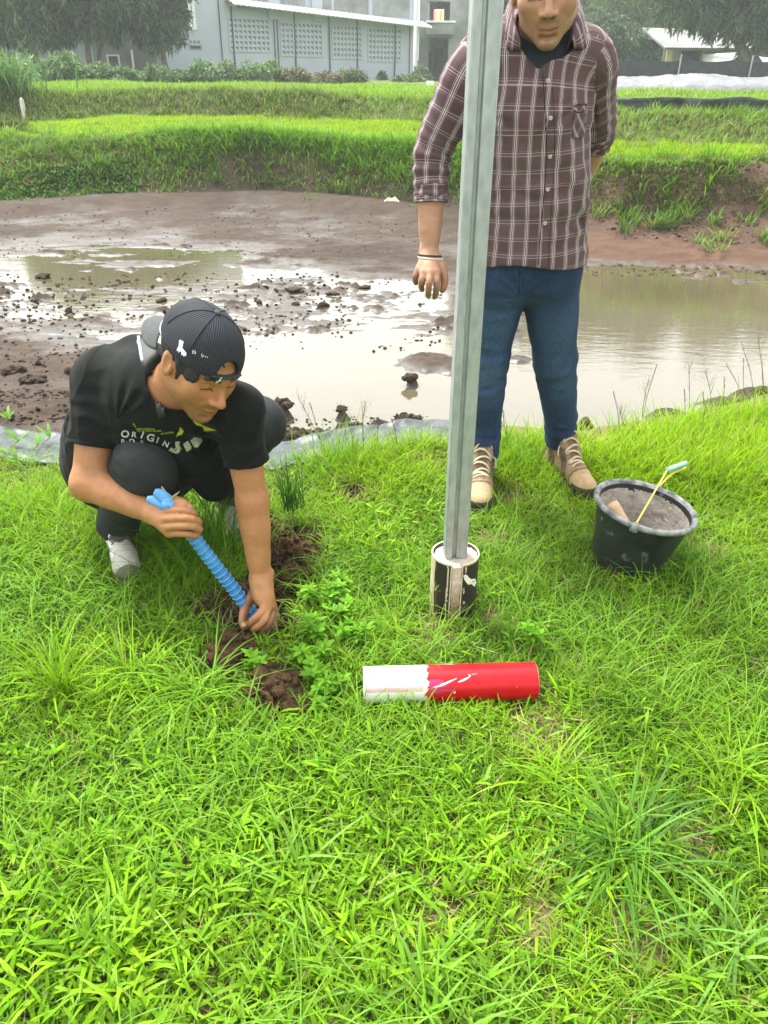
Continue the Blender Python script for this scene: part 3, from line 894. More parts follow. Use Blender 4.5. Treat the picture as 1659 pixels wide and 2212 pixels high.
dk = (.066, .122, .058); mdg = (.100, .170, .076); oliv = (.150, .225, .060)
tg = 'trees standing in front of the far buildings'
def gz_(x, y): return float(field_h(np.array(x), np.array(y)))
def tree_px(name, label, xb, Y, xt, yt, bl, *a, **k):
    b = G(xb, 160, Y); b[2] = gz_(b[0], b[1]); t = G(xt, yt, Y)
    tree(name, label, tuple(b), tuple(t), blobs_px(bl, Y), *a, group=tg, **k)
tree_px('mango_tree', 'leafy tree at the far left edge with drooping pale green leaves', 60, 36, 70, 60, [(30, 40, 110, 75), (-60, 0, 130, 110), (90, -60, 120, 90), (20, -160, 130, 90)], 1500, 12, .34, .075, mdg, 301, tr=.13)
tree_px('mango_tree', 'dark drooping tree left of the white framed window', 195, 37, 185, 55, [(180, 20, 95, 62), (240, -10, 90, 70), (140, -70, 120, 80), (215, -150, 120, 90)], 1500, 12, .34, .07, dk, 302, tr=.12)
tree_px('mango_tree', 'rounded dark tree touching the left end of the grey building', 368, 38.5, 350, 85, [(335, 55, 62, 58), (318, 0, 75, 70), (365, 30, 42, 70), (300, -90, 110, 80), (345, -60, 80, 70)], 1500, 12, .27, .085, dk, 303, tr=.12)
tree_px('slender_tree', 'thin pale trunked tree close beside the white framed window', 215, 38, 225, 70, [(120, 60, 60, 40), (225, 60, 50, 30)], 260, 12, .32, .07, dk, 304, tr=.08)
tree_px('mango_tree', 'big dark tree overhanging the cream house on the right', 1600, 40, 1590, 80, [(1600, 35, 110, 58), (1500, 10, 90, 55), (1680, 40, 90, 70), (1560, -80, 150, 90), (1690, -110, 130, 110)], 2300, 12, .36, .08, dk, 305, tr=.22)
tree_px('feathery_tree', 'light green feathery tree behind the man in plaid', 1395, 52, 1400, 95, [(1385, 35, 85, 55), (1440, -10, 90, 60), (1350, -40, 80, 70), (1400, -120, 110, 80)], 2000, 14, .20, .05, oliv, 306, droop=.3, tr=.15)
tree_px('broad_tree', 'dark leafy tree low behind the two parked scooters', 1350, 47, 1355, 100, [(1355, 90, 60, 34), (1420, 105, 60, 36), (1300, 70, 60, 50), (1480, 100, 40, 40)], 900, 12, .26, .07, dk, 307, tr=.12)
tree_px('broad_tree', 'grey green tree half hidden behind the steel post', 1010, 58, 1010, 100, [(1005, 50, 40, 60), (1040, 0, 60, 70), (1080, 60, 50, 70), (1130, -60, 120, 80), (1250, -40, 110, 90)], 1500, 12, .28, .07, mdg, 308, tr=.14)

def shrub(name, label, px, py, Y, wpx, hpx, tone, seed, L=.16, W=.05, n=260, group=None, droop=.3):
    c = at_y(px, py, Y); g = gz_(c[0], c[1]); s = np.dot(c - CAM_P, CAM_F) / F_D
    t = empty(name, (c[0], c[1], g), label, 'shrub', group)
    H = hpx * s * .9; Wd = wpx * s
    bl = [(c[0], c[1], g + H * .45, Wd * .5, Wd * .4 + .2, H * .5), (c[0] + Wd * .25, c[1], g + H * .3, Wd * .35, Wd * .35, H * .35), (c[0] - Wd * .25, c[1], g + H * .35, Wd * .35, Wd * .35, H * .38)]
    V, Q, T, col = crown(bl, n, 9, L, W, tone, seed, droop, .3, .5)
    mesh_np('foliage', V, [Q, T], leafm, t, col=col, smooth=False)
    mb = MB(); r = np.random.default_rng(seed)
    for k in range(5):
        q = np.array([c[0] + r.normal() * Wd * .2, c[1] + r.normal() * .1, g + H * (.5 + .3 * r.random())])
        mb.tube([(c[0] + r.normal() * .06, c[1], g - .05), (np.array([c[0], c[1], g]) + q) / 2 + r.normal(size=3) * .05, q], [.02, .015, .006], 5)
    mb.build('stem', barkm, t)
vine = (.105, .200, .075); vin2 = (.085, .170, .068)
SH = [(25, 150, 27, 90, 70, 'vine covered mound at the left edge behind the white stake', vine), (85, 165, 29, 85, 55, 'low leafy bush between the vine mounds at the left', vin2), (140, 150, 29, 72, 72, 'tall pointed mound of vines below the left trees', vine),
      (185, 172, 30, 60, 42, 'small vine bush right of the tall pointed mound', vin2), (228, 165, 30, 62, 46, 'leafy bush under the white framed window', vine), (270, 178, 30, 60, 40, 'low dark bush right of the white framed window', vin2),
      (335, 168, 31, 60, 46, 'rounded bush below the white drainpipe of the outbuilding', vine), (385, 178, 31, 60, 36, 'flat bush before the low concrete wall', vin2), (440, 163, 31, 62, 56, 'tall spiky bush by the corner of the grey building', vin2),
      (495, 170, 32, 46, 50, 'narrow upright bush before the first block panel', vine), (550, 170, 32, 66, 44, 'wide leafy bush between the first two block panels', vine), (592, 172, 33, 34, 46, 'pale green pointed bush before the second block panel', (.11, .19, .06)),
      (640, 184, 33, 60, 30, 'low dry bush below the teal board', (.11, .125, .055)), (705, 186, 34, 60, 26, 'dry reddish bush right of the teal board', (.12, .115, .06)), (760, 184, 35, 56, 28, 'grey green bush before the last block panel', (.09, .13, .06)),
      (910, 168, 46, 40, 40, 'pale bush at the foot of the concrete building', (.10, .14, .08)), (825, 183, 49, 16, 16, 'small dark potted looking bush against the grey wall', dk), (880, 186, 42, 60, 14, 'low creeper at the right end of the grey building', (.09, .15, .05))]
for i, (px, py, Y, wp, hp, lab, tone) in enumerate(SH):
    shrub('shrub', lab, px, py, Y, wp, hp, tone, 400 + i, n=240 if wp > 50 else 150, group='bushes along the far edge of the field')
# ------------------------------------------------------------------ right of the field: covers, fence, house, scooters
# black plastic barrier standing on the terrace
t = NT('black plastic film'); v = t.coord()
t.principled(t.ramp(t.noise(v, 4, 5), [(.3, (.022, .026, .03)), (.75, (.075, .085, .095))]), .35, 0, .5, t.bump(t.noise(v, 9, 4), .4, .03))
blackfilm = t.m
a_ = np.linspace(.13, .78, 260); hcol = np.linspace(0, 1, 9)
A4, H4 = np.meshgrid(a_, hcol)
yb = np.interp(A4, _ka, K_2) + .30 + .05 * fbm(A4 * 40, H4 * 3, 0, 3, 91)
xb = A4 * yb
zb = field_h(A4 * (np.interp(A4, _ka, K_2) + .30), np.interp(A4, _ka, K_2) + .30) - .05 + H4 * .31 * sstep(.13, .20, A4)
mb = MB(); mb.grid(np.stack([xb, yb - .05 * H4, zb], -1))
ba = mb.build('plastic_barrier', blackfilm, smooth=True); add_mod(ba, 'SOLIDIFY', thickness=.004)
tag(ba, 'long low strip of black plastic along the upper right terrace', 'plastic sheet')
# silver cover over a long bed
t = NT('silver plastic film'); v = t.coord()
t.principled(t.ramp(t.noise(v, 2, 4), [(.3, (.105, .11, .118)), (.7, (.17, .175, .187))]), .38, 0, .5, t.bump(t.noise(v, 2.5, 5), .8, .10))
silver = t.m
xs = np.linspace(at_y(1240, 180, 27)[0], at_y(1900, 180, 27)[0], 300); cs = np.linspace(0, 1, 24)
XS, CS = np.meshgrid(xs, cs)
ys = 25.6 + CS * 3.0
prof = np.sin(np.clip(CS, 0, 1) * PI) ** .55
gz0 = field_h(XS, ys)
zs = gz0 + .02 + prof * (.40 + .05 * fbm(XS * .6, CS * 0, 0, 2, 95)) + .04 * fbm(XS * 4, CS * 3, 0, 3, 97) * prof
mb = MB(); mb.grid(np.stack([XS, ys, zs], -1))
sv = mb.build('silver_cover', silver, smooth=True)
tag(sv, 'long mound under wrinkled silver grey plastic in front of the dark fence', 'plastic cover')
# dark netting fence
nf = empty('netting_fence', (at_y(1480, 170, 31)[0], 31, 1.1), 'low dark netting fence on thin posts behind the silver cover', 'fence')
x0, x1 = at_y(1290, 170, 31)[0], at_y(1800, 170, 31)[0]
xs = np.linspace(x0, x1, 120); top = 1.98 - .07 * np.abs(np.sin((xs - x0) / 1.55 * PI))
P = np.stack([np.stack([xs, 31 + .02 * np.sin(xs * 5), np.full_like(xs, .9)], -1), np.stack([xs, 31 + .03 * np.sin(xs * 5), top], -1)])
mb = MB(); mb.grid(P); add_mod(mb.build('net', simple('dark shade net', (.035, .042, .048), .9, .3, 6, .2), nf), 'SOLIDIFY', thickness=.01)
for xx in np.arange(x0 + .3, x1, 1.55 * 1.6):
    mb = MB(); mb.tube([(xx, 30.95, .9), (xx + .02, 30.95, 2.12)], .028, 6); mb.build('post', simple('pale stake wood', (.33, .30, .25), .9, .2, 8), nf)
# cream house
creamm = simple('cream paint', (.66, .58, .34), .8, .08, 1.5, .05)
ch = empty('cream_house', (at_y(1480, 160, 44)[0], 44, 1.15), 'cream walled open fronted house under the big dark tree', 'house')
hx = lambda px, Y=44: at_y(px, 140, Y)[0]; hz = lambda py, Y=44: at_y(1480, py, Y)[2]
mb = MB(); mb.box((hx(1437), 44, 1.0), (hx(1519), 44.2, hz(146))); mb.box((hx(1437), 44, hz(146)), (hx(1449), 44.2, hz(96)));
mb.build('wall', creamm, ch)
mb = MB(); mb.box((hx(1449), 45.4, 1.0), (hx(1516), 45.6, hz(96))); bw = mb.build('back_wall', simple('pale grey render', (.53, .56, .60)), ch)
mb = MB(); mb.box((hx(1452), 45.36, hz(146)), (hx(1463), 45.395, hz(118))); mb.build('doorway', darkm, bw)
mb = MB(); mb.box((hx(1488), 45.36, hz(146)), (hx(1515), 45.395, hz(108))); mb.build('doorway', darkm, bw)
mb = MB(); mb.box((hx(1510), 43.9, 1.0), (hx(1515), 44.0 - .003, hz(90))); mb.build('post', simple('pale stake wood', (.33, .30, .25)), ch)
P = np.array([[[x, 43.2 + 2.2 * k, hz(104) + .5 * k] for x in np.linspace(hx(1420), hx(1640), 30)] for k in range(3)])
mb = MB(); mb.grid(P); add_mod(mb.build('roof', concm, ch), 'SOLIDIFY', thickness=.09)
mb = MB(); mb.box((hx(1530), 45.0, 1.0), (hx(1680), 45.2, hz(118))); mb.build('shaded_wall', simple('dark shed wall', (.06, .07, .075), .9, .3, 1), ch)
def cloth(name, pts, mat, label, cat, seed, amp=.06):
    """a hanging sheet from four corner points"""
    p = [np.array(q, float) for q in pts]
    u, w_ = np.meshgrid(np.linspace(0, 1, 40), np.linspace(0, 1, 24))
    P = (p[0] * ((1 - u) * (1 - w_))[..., None] + p[1] * (u * (1 - w_))[..., None] + p[2] * (u * w_)[..., None] + p[3] * ((1 - u) * w_)[..., None])
    P[..., 2] -= .35 * (u * (1 - u))
    P[..., 1] += amp * fbm(u * 7 + w_ * 2, w_ * 2.5, 0, 3, seed)
    mb = MB(); mb.grid(P); o = mb.build(name, mat, smooth=True); add_mod(o, 'SOLIDIFY', thickness=.006)
    return tag(o, label, cat)
cloth('white_tarp', [at_y(1516, 152, 43), at_y(1519, 118, 43.4), at_y(1602, 112, 42.5), at_y(1566, 140, 42.3)], simple('white tarpaulin', (.62, .63, .62), .6, .08, 2), 'white tarpaulin stretched beside the post of the cream house', 'tarpaulin', 501)
cloth('black_tarp', [at_y(1508, 168, 42.4), at_y(1530, 150, 42), at_y(1606, 136, 41.6), at_y(1590, 168, 41.6)], blackfilm, 'black tarpaulin sagging below the white one on the right', 'tarpaulin', 502, .12)
cloth('white_tarp', [at_y(1640, 122, 43), at_y(1700, 118, 43), at_y(1710, 148, 42.5), at_y(1650, 136, 42.3)], simple('white tarpaulin', (.62, .63, .62)), 'white tarpaulin cut by the right edge of the view', 'tarpaulin', 503)
# parked scooters
def scooter(px, py, Y, yaw, label, bodycol):
    c = at_y(px, py, Y); g = gz_(c[0], c[1])
    t = empty('parked_scooter', (c[0], c[1], g), label, 'scooter', 'scooters parked under the trees')
    ca, sa = math.cos(yaw), math.sin(yaw); R = np.array([[ca, sa, 0], [-sa, ca, 0], [0, 0, 1.0]]); o = np.array([c[0], c[1], g])
    bm_ = simple('scooter paint ' + bodycol[0], bodycol[1], .3, .05, 4, 0, spec=.6); rub = simple('tyre rubber', (.02, .02, .022), .8, .2, 20)
    tr = lambda P: np.asarray(P, float) @ R + o
    th = np.linspace(0, 2 * PI, 25)
    for x in (-.62, .62):
        mb = MB(); mb.smooth = True
        mb.tube(tr(np.stack([x + .22 * np.cos(th), 0 * th, .27 + .22 * np.sin(th)], -1)), .05, 8, cap=False); wh = mb.build('wheel', rub, t)
        mb = MB(); mb.tube(tr([(x, -.02, .27), (x, .02, .27)]), .16, 14); mb.build('rim', metalr, wh)
    mb = MB(); mb.smooth = True
    P, Rr = smooth_path([(-.85, 0, .70), (-.45, 0, .62), (-.1, 0, .45), (.2, 0, .32), (.42, 0, .42), (.50, 0, .82)], [.06, .15, .13, .12, .14, .10], 5)
    mb.tube(tr(P), Rr, 12); mb.build('body', bm_, t)
    mb = MB(); mb.smooth = True; P, Rr = smooth_path([(-.8, 0, .79), (-.4, 0, .78), (.02, 0, .74)], [.07, .13, .09], 4); mb.tube(tr(P), Rr, 10, e=.5); mb.build('seat', rub, t)
    mb = MB(); mb.tube(tr([(.62, 0, .27), (.50, 0, .9), (.46, 0, 1.02)]), .04, 8); mb.tube(tr([(.42, -.32, 1.0), (.47, 0, 1.04), (.42, .32, 1.0)]), .025, 6); hb = mb.build('handlebar', rub, t)
    for s in (-1, 1):
        mb = MB(); mb.tube(tr([(.44, s * .22, 1.03), (.42, s * .30, 1.2)]), .012, 5); mb.tube(tr([(.42, s * .30, 1.2), (.42, s * .38, 1.26)]), .05, 6); mb.build('mirror', rub, hb)
    mb = MB(); mb.tube(tr([(.52, 0, .82), (.60, 0, .82)]), [.09, .07], 10); mb.build('headlight', glassm, t)
scooter(1362, 155, 46, -1.9, 'white scooter parked facing the field, just right of the man in plaid', ('white', (.74, .75, .76)))
scooter(1400, 156, 47, -.5, 'scooter parked side on, further from the man in plaid', ('white', (.74, .75, .76)))
# small stakes and boxes
def stake(px, y0, y1, Y, r, label, mat):
    a = at_y(px, y0, Y); b = at_y(px, y1, Y); a[2] = gz_(a[0], a[1]) - .1
    mb = MB(); mb.box((a[0] - r, Y - r, a[2]), (a[0] + r, Y + r, b[2])); 
    mb.tube([(a[0], Y, b[2]), (a[0] + r * .3, Y, b[2] + r * .8)], [r * .9, r * .4], 6)
    tag(mb.build('wooden_stake', mat), label, 'stake')
stake(51, 240, 214, 18.2, .035, 'pale painted stake beside the reed clump at the far left', simple('pale painted wood', (.55, .52, .46), .8, .15, 10))
stake(1536, 338, 314, 11.2, .016, 'thin weathered stake on the right terrace edge', simple('pale stake wood', (.33, .30, .25)))
mk = empty('marker_box', at_y(929, 190, 29), 'small white box on a post with a long white bar behind the plaid sleeve', 'box')
c = at_y(929, 182, 29); mb = MB(); mb.box((c[0] - .12, 28.9, c[2] - .09), (c[0] + .12, 29.1, c[2] + .10)); mb.build('box', whitem, mk)
mb = MB(); mb.box((c[0] - .025, 28.96, .8), (c[0] + .025, 29.04, c[2] - .092)); mb.build('post', simple('pale stake wood', (.33, .30, .25)), mk)
a, b = at_y(882, 189, 29), at_y(960, 191, 29); mb = MB(); mb.tube([a + [0, .1, 0], b + [0, .1, 0]], .035, 8); mb.build('bar', whitem, mk)
# far wood behind everything on the right and left
W = []
r_ = np.random.default_rng(17)
for px in range(-260, 2000, 46):
    for py in (130, 60, -20, -95):
        if -150 < px < 985 and py > -60: continue
        W.append((px + r_.normal() * 14, py + r_.normal() * 16, 50, 52))
for px in range(1120, 2300, 110):
    for py in (-180, -290, -395 + int(35 * math.sin(px * .02))):
        W.append((px + r_.normal() * 25, py + r_.normal() * 25, 95, 85))
bl = blobs_px([q for q in W if q[0] > 985], 66)
V, Q, T, c = crown(bl, 12000, 10, .75, .24, (.056, .098, .048), 901, .5, .35, .45)
tag(mesh_np('woodland', V, [Q, T], leafm, col=c, smooth=False), 'far wood of dark trees behind the fields on the right', 'wood', kind='stuff')
# ------------------------------------------------------------------ galvanised post in its concrete filled sleeve
t = NT('galvanised steel'); v = t.coord()
mp = t.n("Mapping"); mp.inputs['Scale'].default_value = (1, 1, .45); t.link(v, mp.inputs[0])
vor = t.n("TexVoronoi"); vor.inputs['Scale'].default_value = 60; t.link(mp.outputs[0], vor.inputs['Vector'])
sp = t.ramp(t.math('ADD', t.math('MULTIPLY', vor.outputs['Distance'], .5), t.math('MULTIPLY', t.noise(mp.outputs[0], 14, 6, .65), .75)), [(.25, (.29, .33, .325)), (.52, (.345, .39, .385)), (.8, (.43, .47, .465))])
xyz = t.n("SeparateXYZ"); t.link(v, xyz.inputs[0])
rustm = t.math('MULTIPLY', t.math('SUBTRACT', 1.0, t.math('SMOOTH_MIN', t.math('MULTIPLY', t.math('SUBTRACT', xyz.outputs[2], .165), 30), 1.0, .1)), t.ramp(t.noise(v, 40, 4), [(.42, 0.0), (.56, 1.0)]))
rustm.node.use_clamp = True
sp = t.mix(rustm, sp, (.20, .085, .035))
t.principled(sp, t.math('ADD', .36, t.math('MULTIPLY', t.noise(mp.outputs[0], 30, 4), .25)), .55, .5, t.bump(t.noise(mp.outputs[0], 25, 4), .12, .004))
galv = t.m
pb = at_z(980, 1340, 0); pb[1] += .066
post = empty('steel_post', (pb[0], pb[1], 0), 'tall galvanised steel post standing in a black concrete filled pipe sleeve', 'post')
prof = [(-.0315, .020), (-.0315, -.016), (-.0285, -.0195), (-.0135, -.0215), (-.0115, -.0205), (-.0095, -.0135), (-.0085, -.0125), (-.0030, -.0125), (-.0020, -.0135), (.0000, -.0205), (.0020, -.0220), (.0285, -.0205), (.0315, -.0165), (.0315, .020)]
prof = np.array(prof); yaw = .10
cr = np.array([[math.cos(yaw), math.sin(yaw)], [-math.sin(yaw), math.cos(yaw)]]); prof = prof @ cr
zs = np.linspace(.12, 2.55, 40); lean = np.array([-.006, .0])
rings = np.stack([np.stack([pb[0] + prof[:, 0] + lean[0] * z, pb[1] + prof[:, 1] + lean[1] * z, np.full(len(prof), z)], -1) for z in zs])
mb = MB(); n = len(prof)
i = np.arange(len(zs) * n).reshape(len(zs), n)
Q = np.stack([i[:-1], np.roll(i[:-1], -1, 1), np.roll(i[1:], -1, 1), i[1:]], -1).reshape(-1, 4)
V = rings.reshape(-1, 3); top = np.vstack([rings[-1], rings[-1].mean(0)])
mb.add(V, Q); mb.add(top, None, [[k, (k + 1) % n, n] for k in range(n)])
mb.build('shaft', galv, post)
# sleeve
sl_h = .19; Ro, Ri = .0675, .0635; gap = .215
th = np.linspace(-PI / 2 + gap, 1.5 * PI - gap, 220); zz = np.concatenate([np.linspace(-.05, sl_h, 70), [sl_h]])
TH, ZZ = np.meshgrid(th, zz)
d = th / PI * 180
def cyl(R, TH, ZZ): return np.stack([pb[0] + R * np.cos(TH), pb[1] + R * np.sin(TH), ZZ], -1)
outer = cyl(Ro, TH, ZZ); inner = cyl(Ri, TH, ZZ)
col = np.tile(np.array([.022, .019, .016]), (TH.size, 1)).reshape(*TH.shape, 3)
nz = fbm(TH * 6, ZZ * 30, 0, 4, 111)
cream = np.array([.56, .50, .34])
lf = (np.cos(TH + PI) > .86 + .05 * nz) & (np.sin(TH) < .25)            # bare stripe on the left
scr = fbm(TH * 9, ZZ * 45, 0, 4, 113) > .50
scr2 = (np.abs(np.abs(np.angle(np.exp(1j * (TH + PI / 2)))) - gap - .16 - .05 * nz) < .030) & (fbm(TH * 3, ZZ * 40, 0, 3, 115) > .12)
edge = (np.abs(np.angle(np.exp(1j * (TH + PI / 2)))) - gap) < .03
rim = ZZ > sl_h - .004
brown = (np.cos(TH + PI) > .80 + .25 * nz) & ~lf & (fbm(TH * 12, ZZ * 60, 0, 3, 117) > -.05)
col[brown] = (.12, .06, .02); col[lf | scr | scr2 | edge | rim] = cream
mb = MB(); mb.grid(outer); c1 = col.reshape(-1, 3)
mb.grid(inner[:, ::-1]); c2 = np.tile(np.array([.10, .09, .075]), (TH.size, 1))
rimq = np.stack([outer[-1], inner[-1]]); mb.grid(rimq); c3 = np.tile(cream * 1.05, (2 * len(th), 1))
for j in (0, -1):
    mb.grid(np.stack([outer[:, j], inner[:, j]])); c3 = np.vstack([c3, np.tile(cream, (2 * len(zz), 1))])
sle = mb.build('pipe_sleeve', vcol('painted pipe', .55, .4, 40, .2, .2, .002), post, smooth=False, col=np.vstack([c1, c2, c3]))
# white scrap stuck on the sleeve
pt = []
for px, py in [(1001, 1243), (1006, 1241), (1027, 1251), (1029, 1258), (1026, 1267), (1010, 1262), (1003, 1252)]:
    dd = ray(px, py); o = CAM_P - np.array([pb[0], pb[1], 0]); a = dd[0] ** 2 + dd[1] ** 2; b = o[0] * dd[0] + o[1] * dd[1]; c = o[0] ** 2 + o[1] ** 2 - (Ro + .0015) ** 2
    s = (-b - math.sqrt(max(b * b - a * c, 0))) / a; pt.append(CAM_P + dd * s)
pt = np.array(pt); mid = pt.mean(0); mid[:2] = np.array([pb[0], pb[1]]) + unit([mid[0] - pb[0], mid[1] - pb[1]]) * (Ro + .0015)
mb = MB(); mb.add(np.vstack([pt, mid]), None, [[k, (k + 1) % 7, 7] for k in range(7)]); mb.build('paper_scrap', simple('pale paper', (.72, .70, .58), .8, .06, 30), sle)
conm = simple('sandy concrete', (.50, .435, .345), .95, .3, 60, .8, .004)
F = SDF((pb[0] - .09, pb[1] - .09, -.08), (pb[0] + .09, pb[1] + .09, .23), .0026)
F.chain([(pb[0], pb[1], -.05), (pb[0], pb[1], sl_h - .012)], .0625, 0, sub=1)
F.plane((pb[0], pb[1], sl_h - .010), (0, 0, 1))
F.box((pb[0] + .000, pb[1] - .058, .06), (.0125, .012, .125), rnd=.004, k=.006)
F.wrinkle(lambda p: .003 * fbm(p[:, 0] * 70, p[:, 1] * 70, p[:, 2] * 70, 4, 121) + .0025 * fbm(p[:, 0] * 200, p[:, 1] * 200, p[:, 2] * 200, 2, 122))
V, Q = F.mesh()
cc_ = np.tile(np.array([.52, .45, .36]), (len(V), 1)); lowm = sstep(.15, .03, V[:, 2])[:, None] * (V[:, 1] < pb[1] - .045)[:, None]
cc_ = cc_ * (1 - lowm) + np.array([.21, .165, .075]) * lowm * (1 + .5 * fbm(V[:, 0] * 90, V[:, 1] * 90, V[:, 2] * 60, 3, 123)[:, None])
mesh_np('concrete_fill', V, Q, vcol('sandy concrete fill', .95, .25, 160, .22, .6, .003), post, col=np.clip(cc_, .02, 1))

# ------------------------------------------------------------------ red and white pipe lying on the grass
e0, e1 = at_z(785, 1480, .047), at_z(1156, 1470, .050)
ax = unit(e1 - e0); up_ = unit(np.cross(np.cross(ax, [0, 0, 1]), ax)); sd_ = np.cross(ax, up_)
TL = np.linalg.norm(e1 - e0); Rp = .0455
pipe = empty('marker_pipe', e0, 'length of plastic pipe painted red with a white end lying on the grass', 'pipe')
def pcyl(s, th, R): return e0 + s[..., None] * ax + R * (np.cos(th)[..., None] * up_ + np.sin(th)[..., None] * sd_)
th = np.linspace(0, 2 * PI, 97); s_ = np.linspace(0, TL, 120)
S, TH = np.meshgrid(s_, th, indexing='ij')
t = NT('white pvc'); v = t.coord()
t.principled(t.ramp(t.noise(v, 25, 5), [(.25, (.66, .66, .58)), (.5, (.76, .77, .72))]), .32, 0, .5, t.bump(t.noise(v, 60, 3), .05, .002)); pvc = t.m
mb = MB(); mb.grid(pcyl(S, TH, Rp)); mb.grid(pcyl(S, TH, Rp - .004)[:, ::-1])
for s0 in (0.0, TL):
    mb.grid(np.stack([pcyl(np.full(97, s0), th, Rp), pcyl(np.full(97, s0), th, Rp - .004)]))
mb.build('white_end', pvc, pipe, smooth=True)
t = NT('red paint'); v = t.coord()
mp = t.n("Mapping"); t.link(v, mp.inputs[0]); mp.inputs['Rotation'].default_value = (0, 0, .5); mp.inputs['Scale'].default_value = (9, 60, 60)
scr = t.ramp(t.noise(mp.outputs[0], 1.0, 5, .6), [(.66, 0.0), (.70, 1.0)])
rc = t.ramp(t.noise(v, 30, 4), [(.3, (.40, .003, .007)), (.7, (.50, .007, .013))])
rc = t.mix(t.math('MULTIPLY', scr, .7), rc, (.78, .72, .70))
t.principled(rc, .30, 0, .28, t.bump(t.noise(v, 80, 3), .06, .002)); redp = t.m
th2 = np.linspace(0, 2 * PI, 181); u = np.linspace(0, 1, 110)
U, TH = np.meshgrid(u, th2, indexing='ij')
ragged = TL * .362 + .010 * fbm(np.cos(TH) * 4, np.sin(TH) * 4, 0, 4, 131) + .006 * fbm(np.cos(TH) * 22, np.sin(TH) * 22, 0, 2, 132)
S2 = ragged + (TL - .0005 - ragged) * U
mb = MB(); mb.grid(pcyl(S2, TH, Rp + .0006)); mb.grid(np.stack([pcyl(np.full(181, TL + .0006), th2, Rp + .0005), pcyl(np.full(181, TL + .0006), th2, Rp - .0042)]))
mb.build('red_paint', redp, pipe, smooth=True)
# purple tinge and white scratches where the paint was brushed
def pipe_patch(name, poly, mat, par, off=.0011):
    V = np.array([pcyl(np.array(s), np.array(a), Rp + off) for s, a in poly]); mb = MB(); n = len(V)
    mb.add(np.vstack([V, V.mean(0)]), None, [[k, (k + 1) % n, n] for k in range(n)]); return mb.build(name, mat, par)
# angle: 0 is the top of the pipe, positive turns towards sd_
sgn = 1.0 if np.dot(sd_, [0, -1, 0]) > 0 else -1.0
def strokes(paths, w, name, mat, off=.0012):
    mb = MB()
    for P in paths:
        P = np.array(P, float); q, _ = smooth_path(P, 0.0, 6); d = np.gradient(q, axis=0); nrm = np.stack([-d[:, 1] * Rp, d[:, 0] / Rp], -1)
        d2 = np.stack([d[:, 0], d[:, 1] * Rp], -1); d2 /= np.maximum(np.linalg.norm(d2, axis=1, keepdims=True), 1e-9); nr = np.stack([-d2[:, 1], d2[:, 0] / Rp], -1)
        ww = w * np.sin(np.linspace(.15, PI - .15, len(q)))[:, None]
        a, b = q + nr * ww, q - nr * ww
        mb.grid(np.stack([pcyl(a[:, 0], sgn * a[:, 1], Rp + off), pcyl(b[:, 0], sgn * b[:, 1], Rp + off)]))
    return mb.build(name, mat, pipe)
T_ = TL
for q_ in ([(.392 * T_, 1.05), (.44 * T_, .95), (.48 * T_, .80), (.53 * T_, .62)], [(.535 * T_, .82), (.57 * T_, .70), (.605 * T_, .55)]):
    strokes([q_], .0022, 'scratch', simple('bare scratch', (.80, .76, .74), .6, .05, 40))
for q_ in ([(.51 * T_, 1.42), (.515 * T_, 1.36), (.52 * T_, 1.30)], [(.87 * T_, 1.18), (.872 * T_, 1.1)], [(.60 * T_, .42), (.605 * T_, .5), (.6 * T_, .55)]):
    strokes([q_], .0018, 'scratch', simple('bare scratch', (.8, .76, .74)))
strokes([[(.365 * T_, a), (.40 * T_, a + .03), (.385 * T_ + k, a)] for a, k in ((.70, .03), (.85, .05), (1.0, .04), (1.2, .06), (1.3, .03))], .0045, 'thin_paint', simple('thin purple red paint', (.45, .02, .10), .35, .1, 30), .0009)
# printed strip of little red dashes along the white end
mb = MB()
for row in range(4):
    a = 1.02 + row * .062
    for k in range(26):
        s0 = .006 + k * .0059 + (.003 if row % 2 else 0)
        if s0 + .004 > TL * .345: continue
        q = [(s0, a), (s0 + .0042, a), (s0 + .0042, a + .036), (s0, a + .036)]
        mb.add([pcyl(np.array(s), np.array(sgn * b), Rp + .0009) for s, b in q], [[0, 1, 2, 3]])
mb.build('printed_stripe', simple('pink print', (.62, .10, .17), .5, .1, 40), pipe)

# ------------------------------------------------------------------ mortar bucket
tl = math.radians(8); baxis = np.array([math.sin(tl), -.03, math.cos(tl)]); baxis = unit(baxis)
bx_ = unit(np.cross([0, 1.0, 0], baxis)); by_ = np.cross(baxis, bx_)
BR = np.array([bx_, by_, baxis]); bb = at_z(1350, 1210, 0.004)
bk = empty('mortar_bucket', bb, 'black plastic mortar bucket crusted with cement standing on the grass', 'bucket')
Hb, R0, R1 = .210, .108, .153
t = NT('black bucket plastic'); v = t.coord()
sm_ = t.ramp(t.noise(v, 22, 6, .6), [(.60, 0.0), (.72, 1.0)])
bc = t.mix(t.math('MULTIPLY', sm_, .5), t.ramp(t.noise(v, 9, 4), [(.3, (.012, .014, .014)), (.7, (.030, .034, .033))]), (.24, .24, .22))
t.principled(bc, t.math('MULTIPLY_ADD', sm_, .4, .38), 0, .4, t.bump(t.noise(v, 45, 4), .25, .003)); bkm = t.m
mb = MB(); mb.smooth = True
wob = lambda: 0
pr = [(0.0, 0.0), (R0 - .012, 0.0), (R0, .008)] + [(R0 + (R1 - .004 - R0) * k / 14, Hb * k / 14) for k in range(1, 15)]
mb.lathe(pr, 72, bb, BR); shell = mb.build('shell', bkm, bk)
mb = MB(); mb.smooth = True
pr = [(R1 - .006, Hb - .014), (R1 + .004, Hb - .012), (R1 + .0075, Hb - .004), (R1 + .006, Hb + .003), (R1, Hb + .0055), (R1 - .007, Hb + .003), (R1 - .0105, Hb - .006)]
mb.lathe(pr, 84, bb, BR)
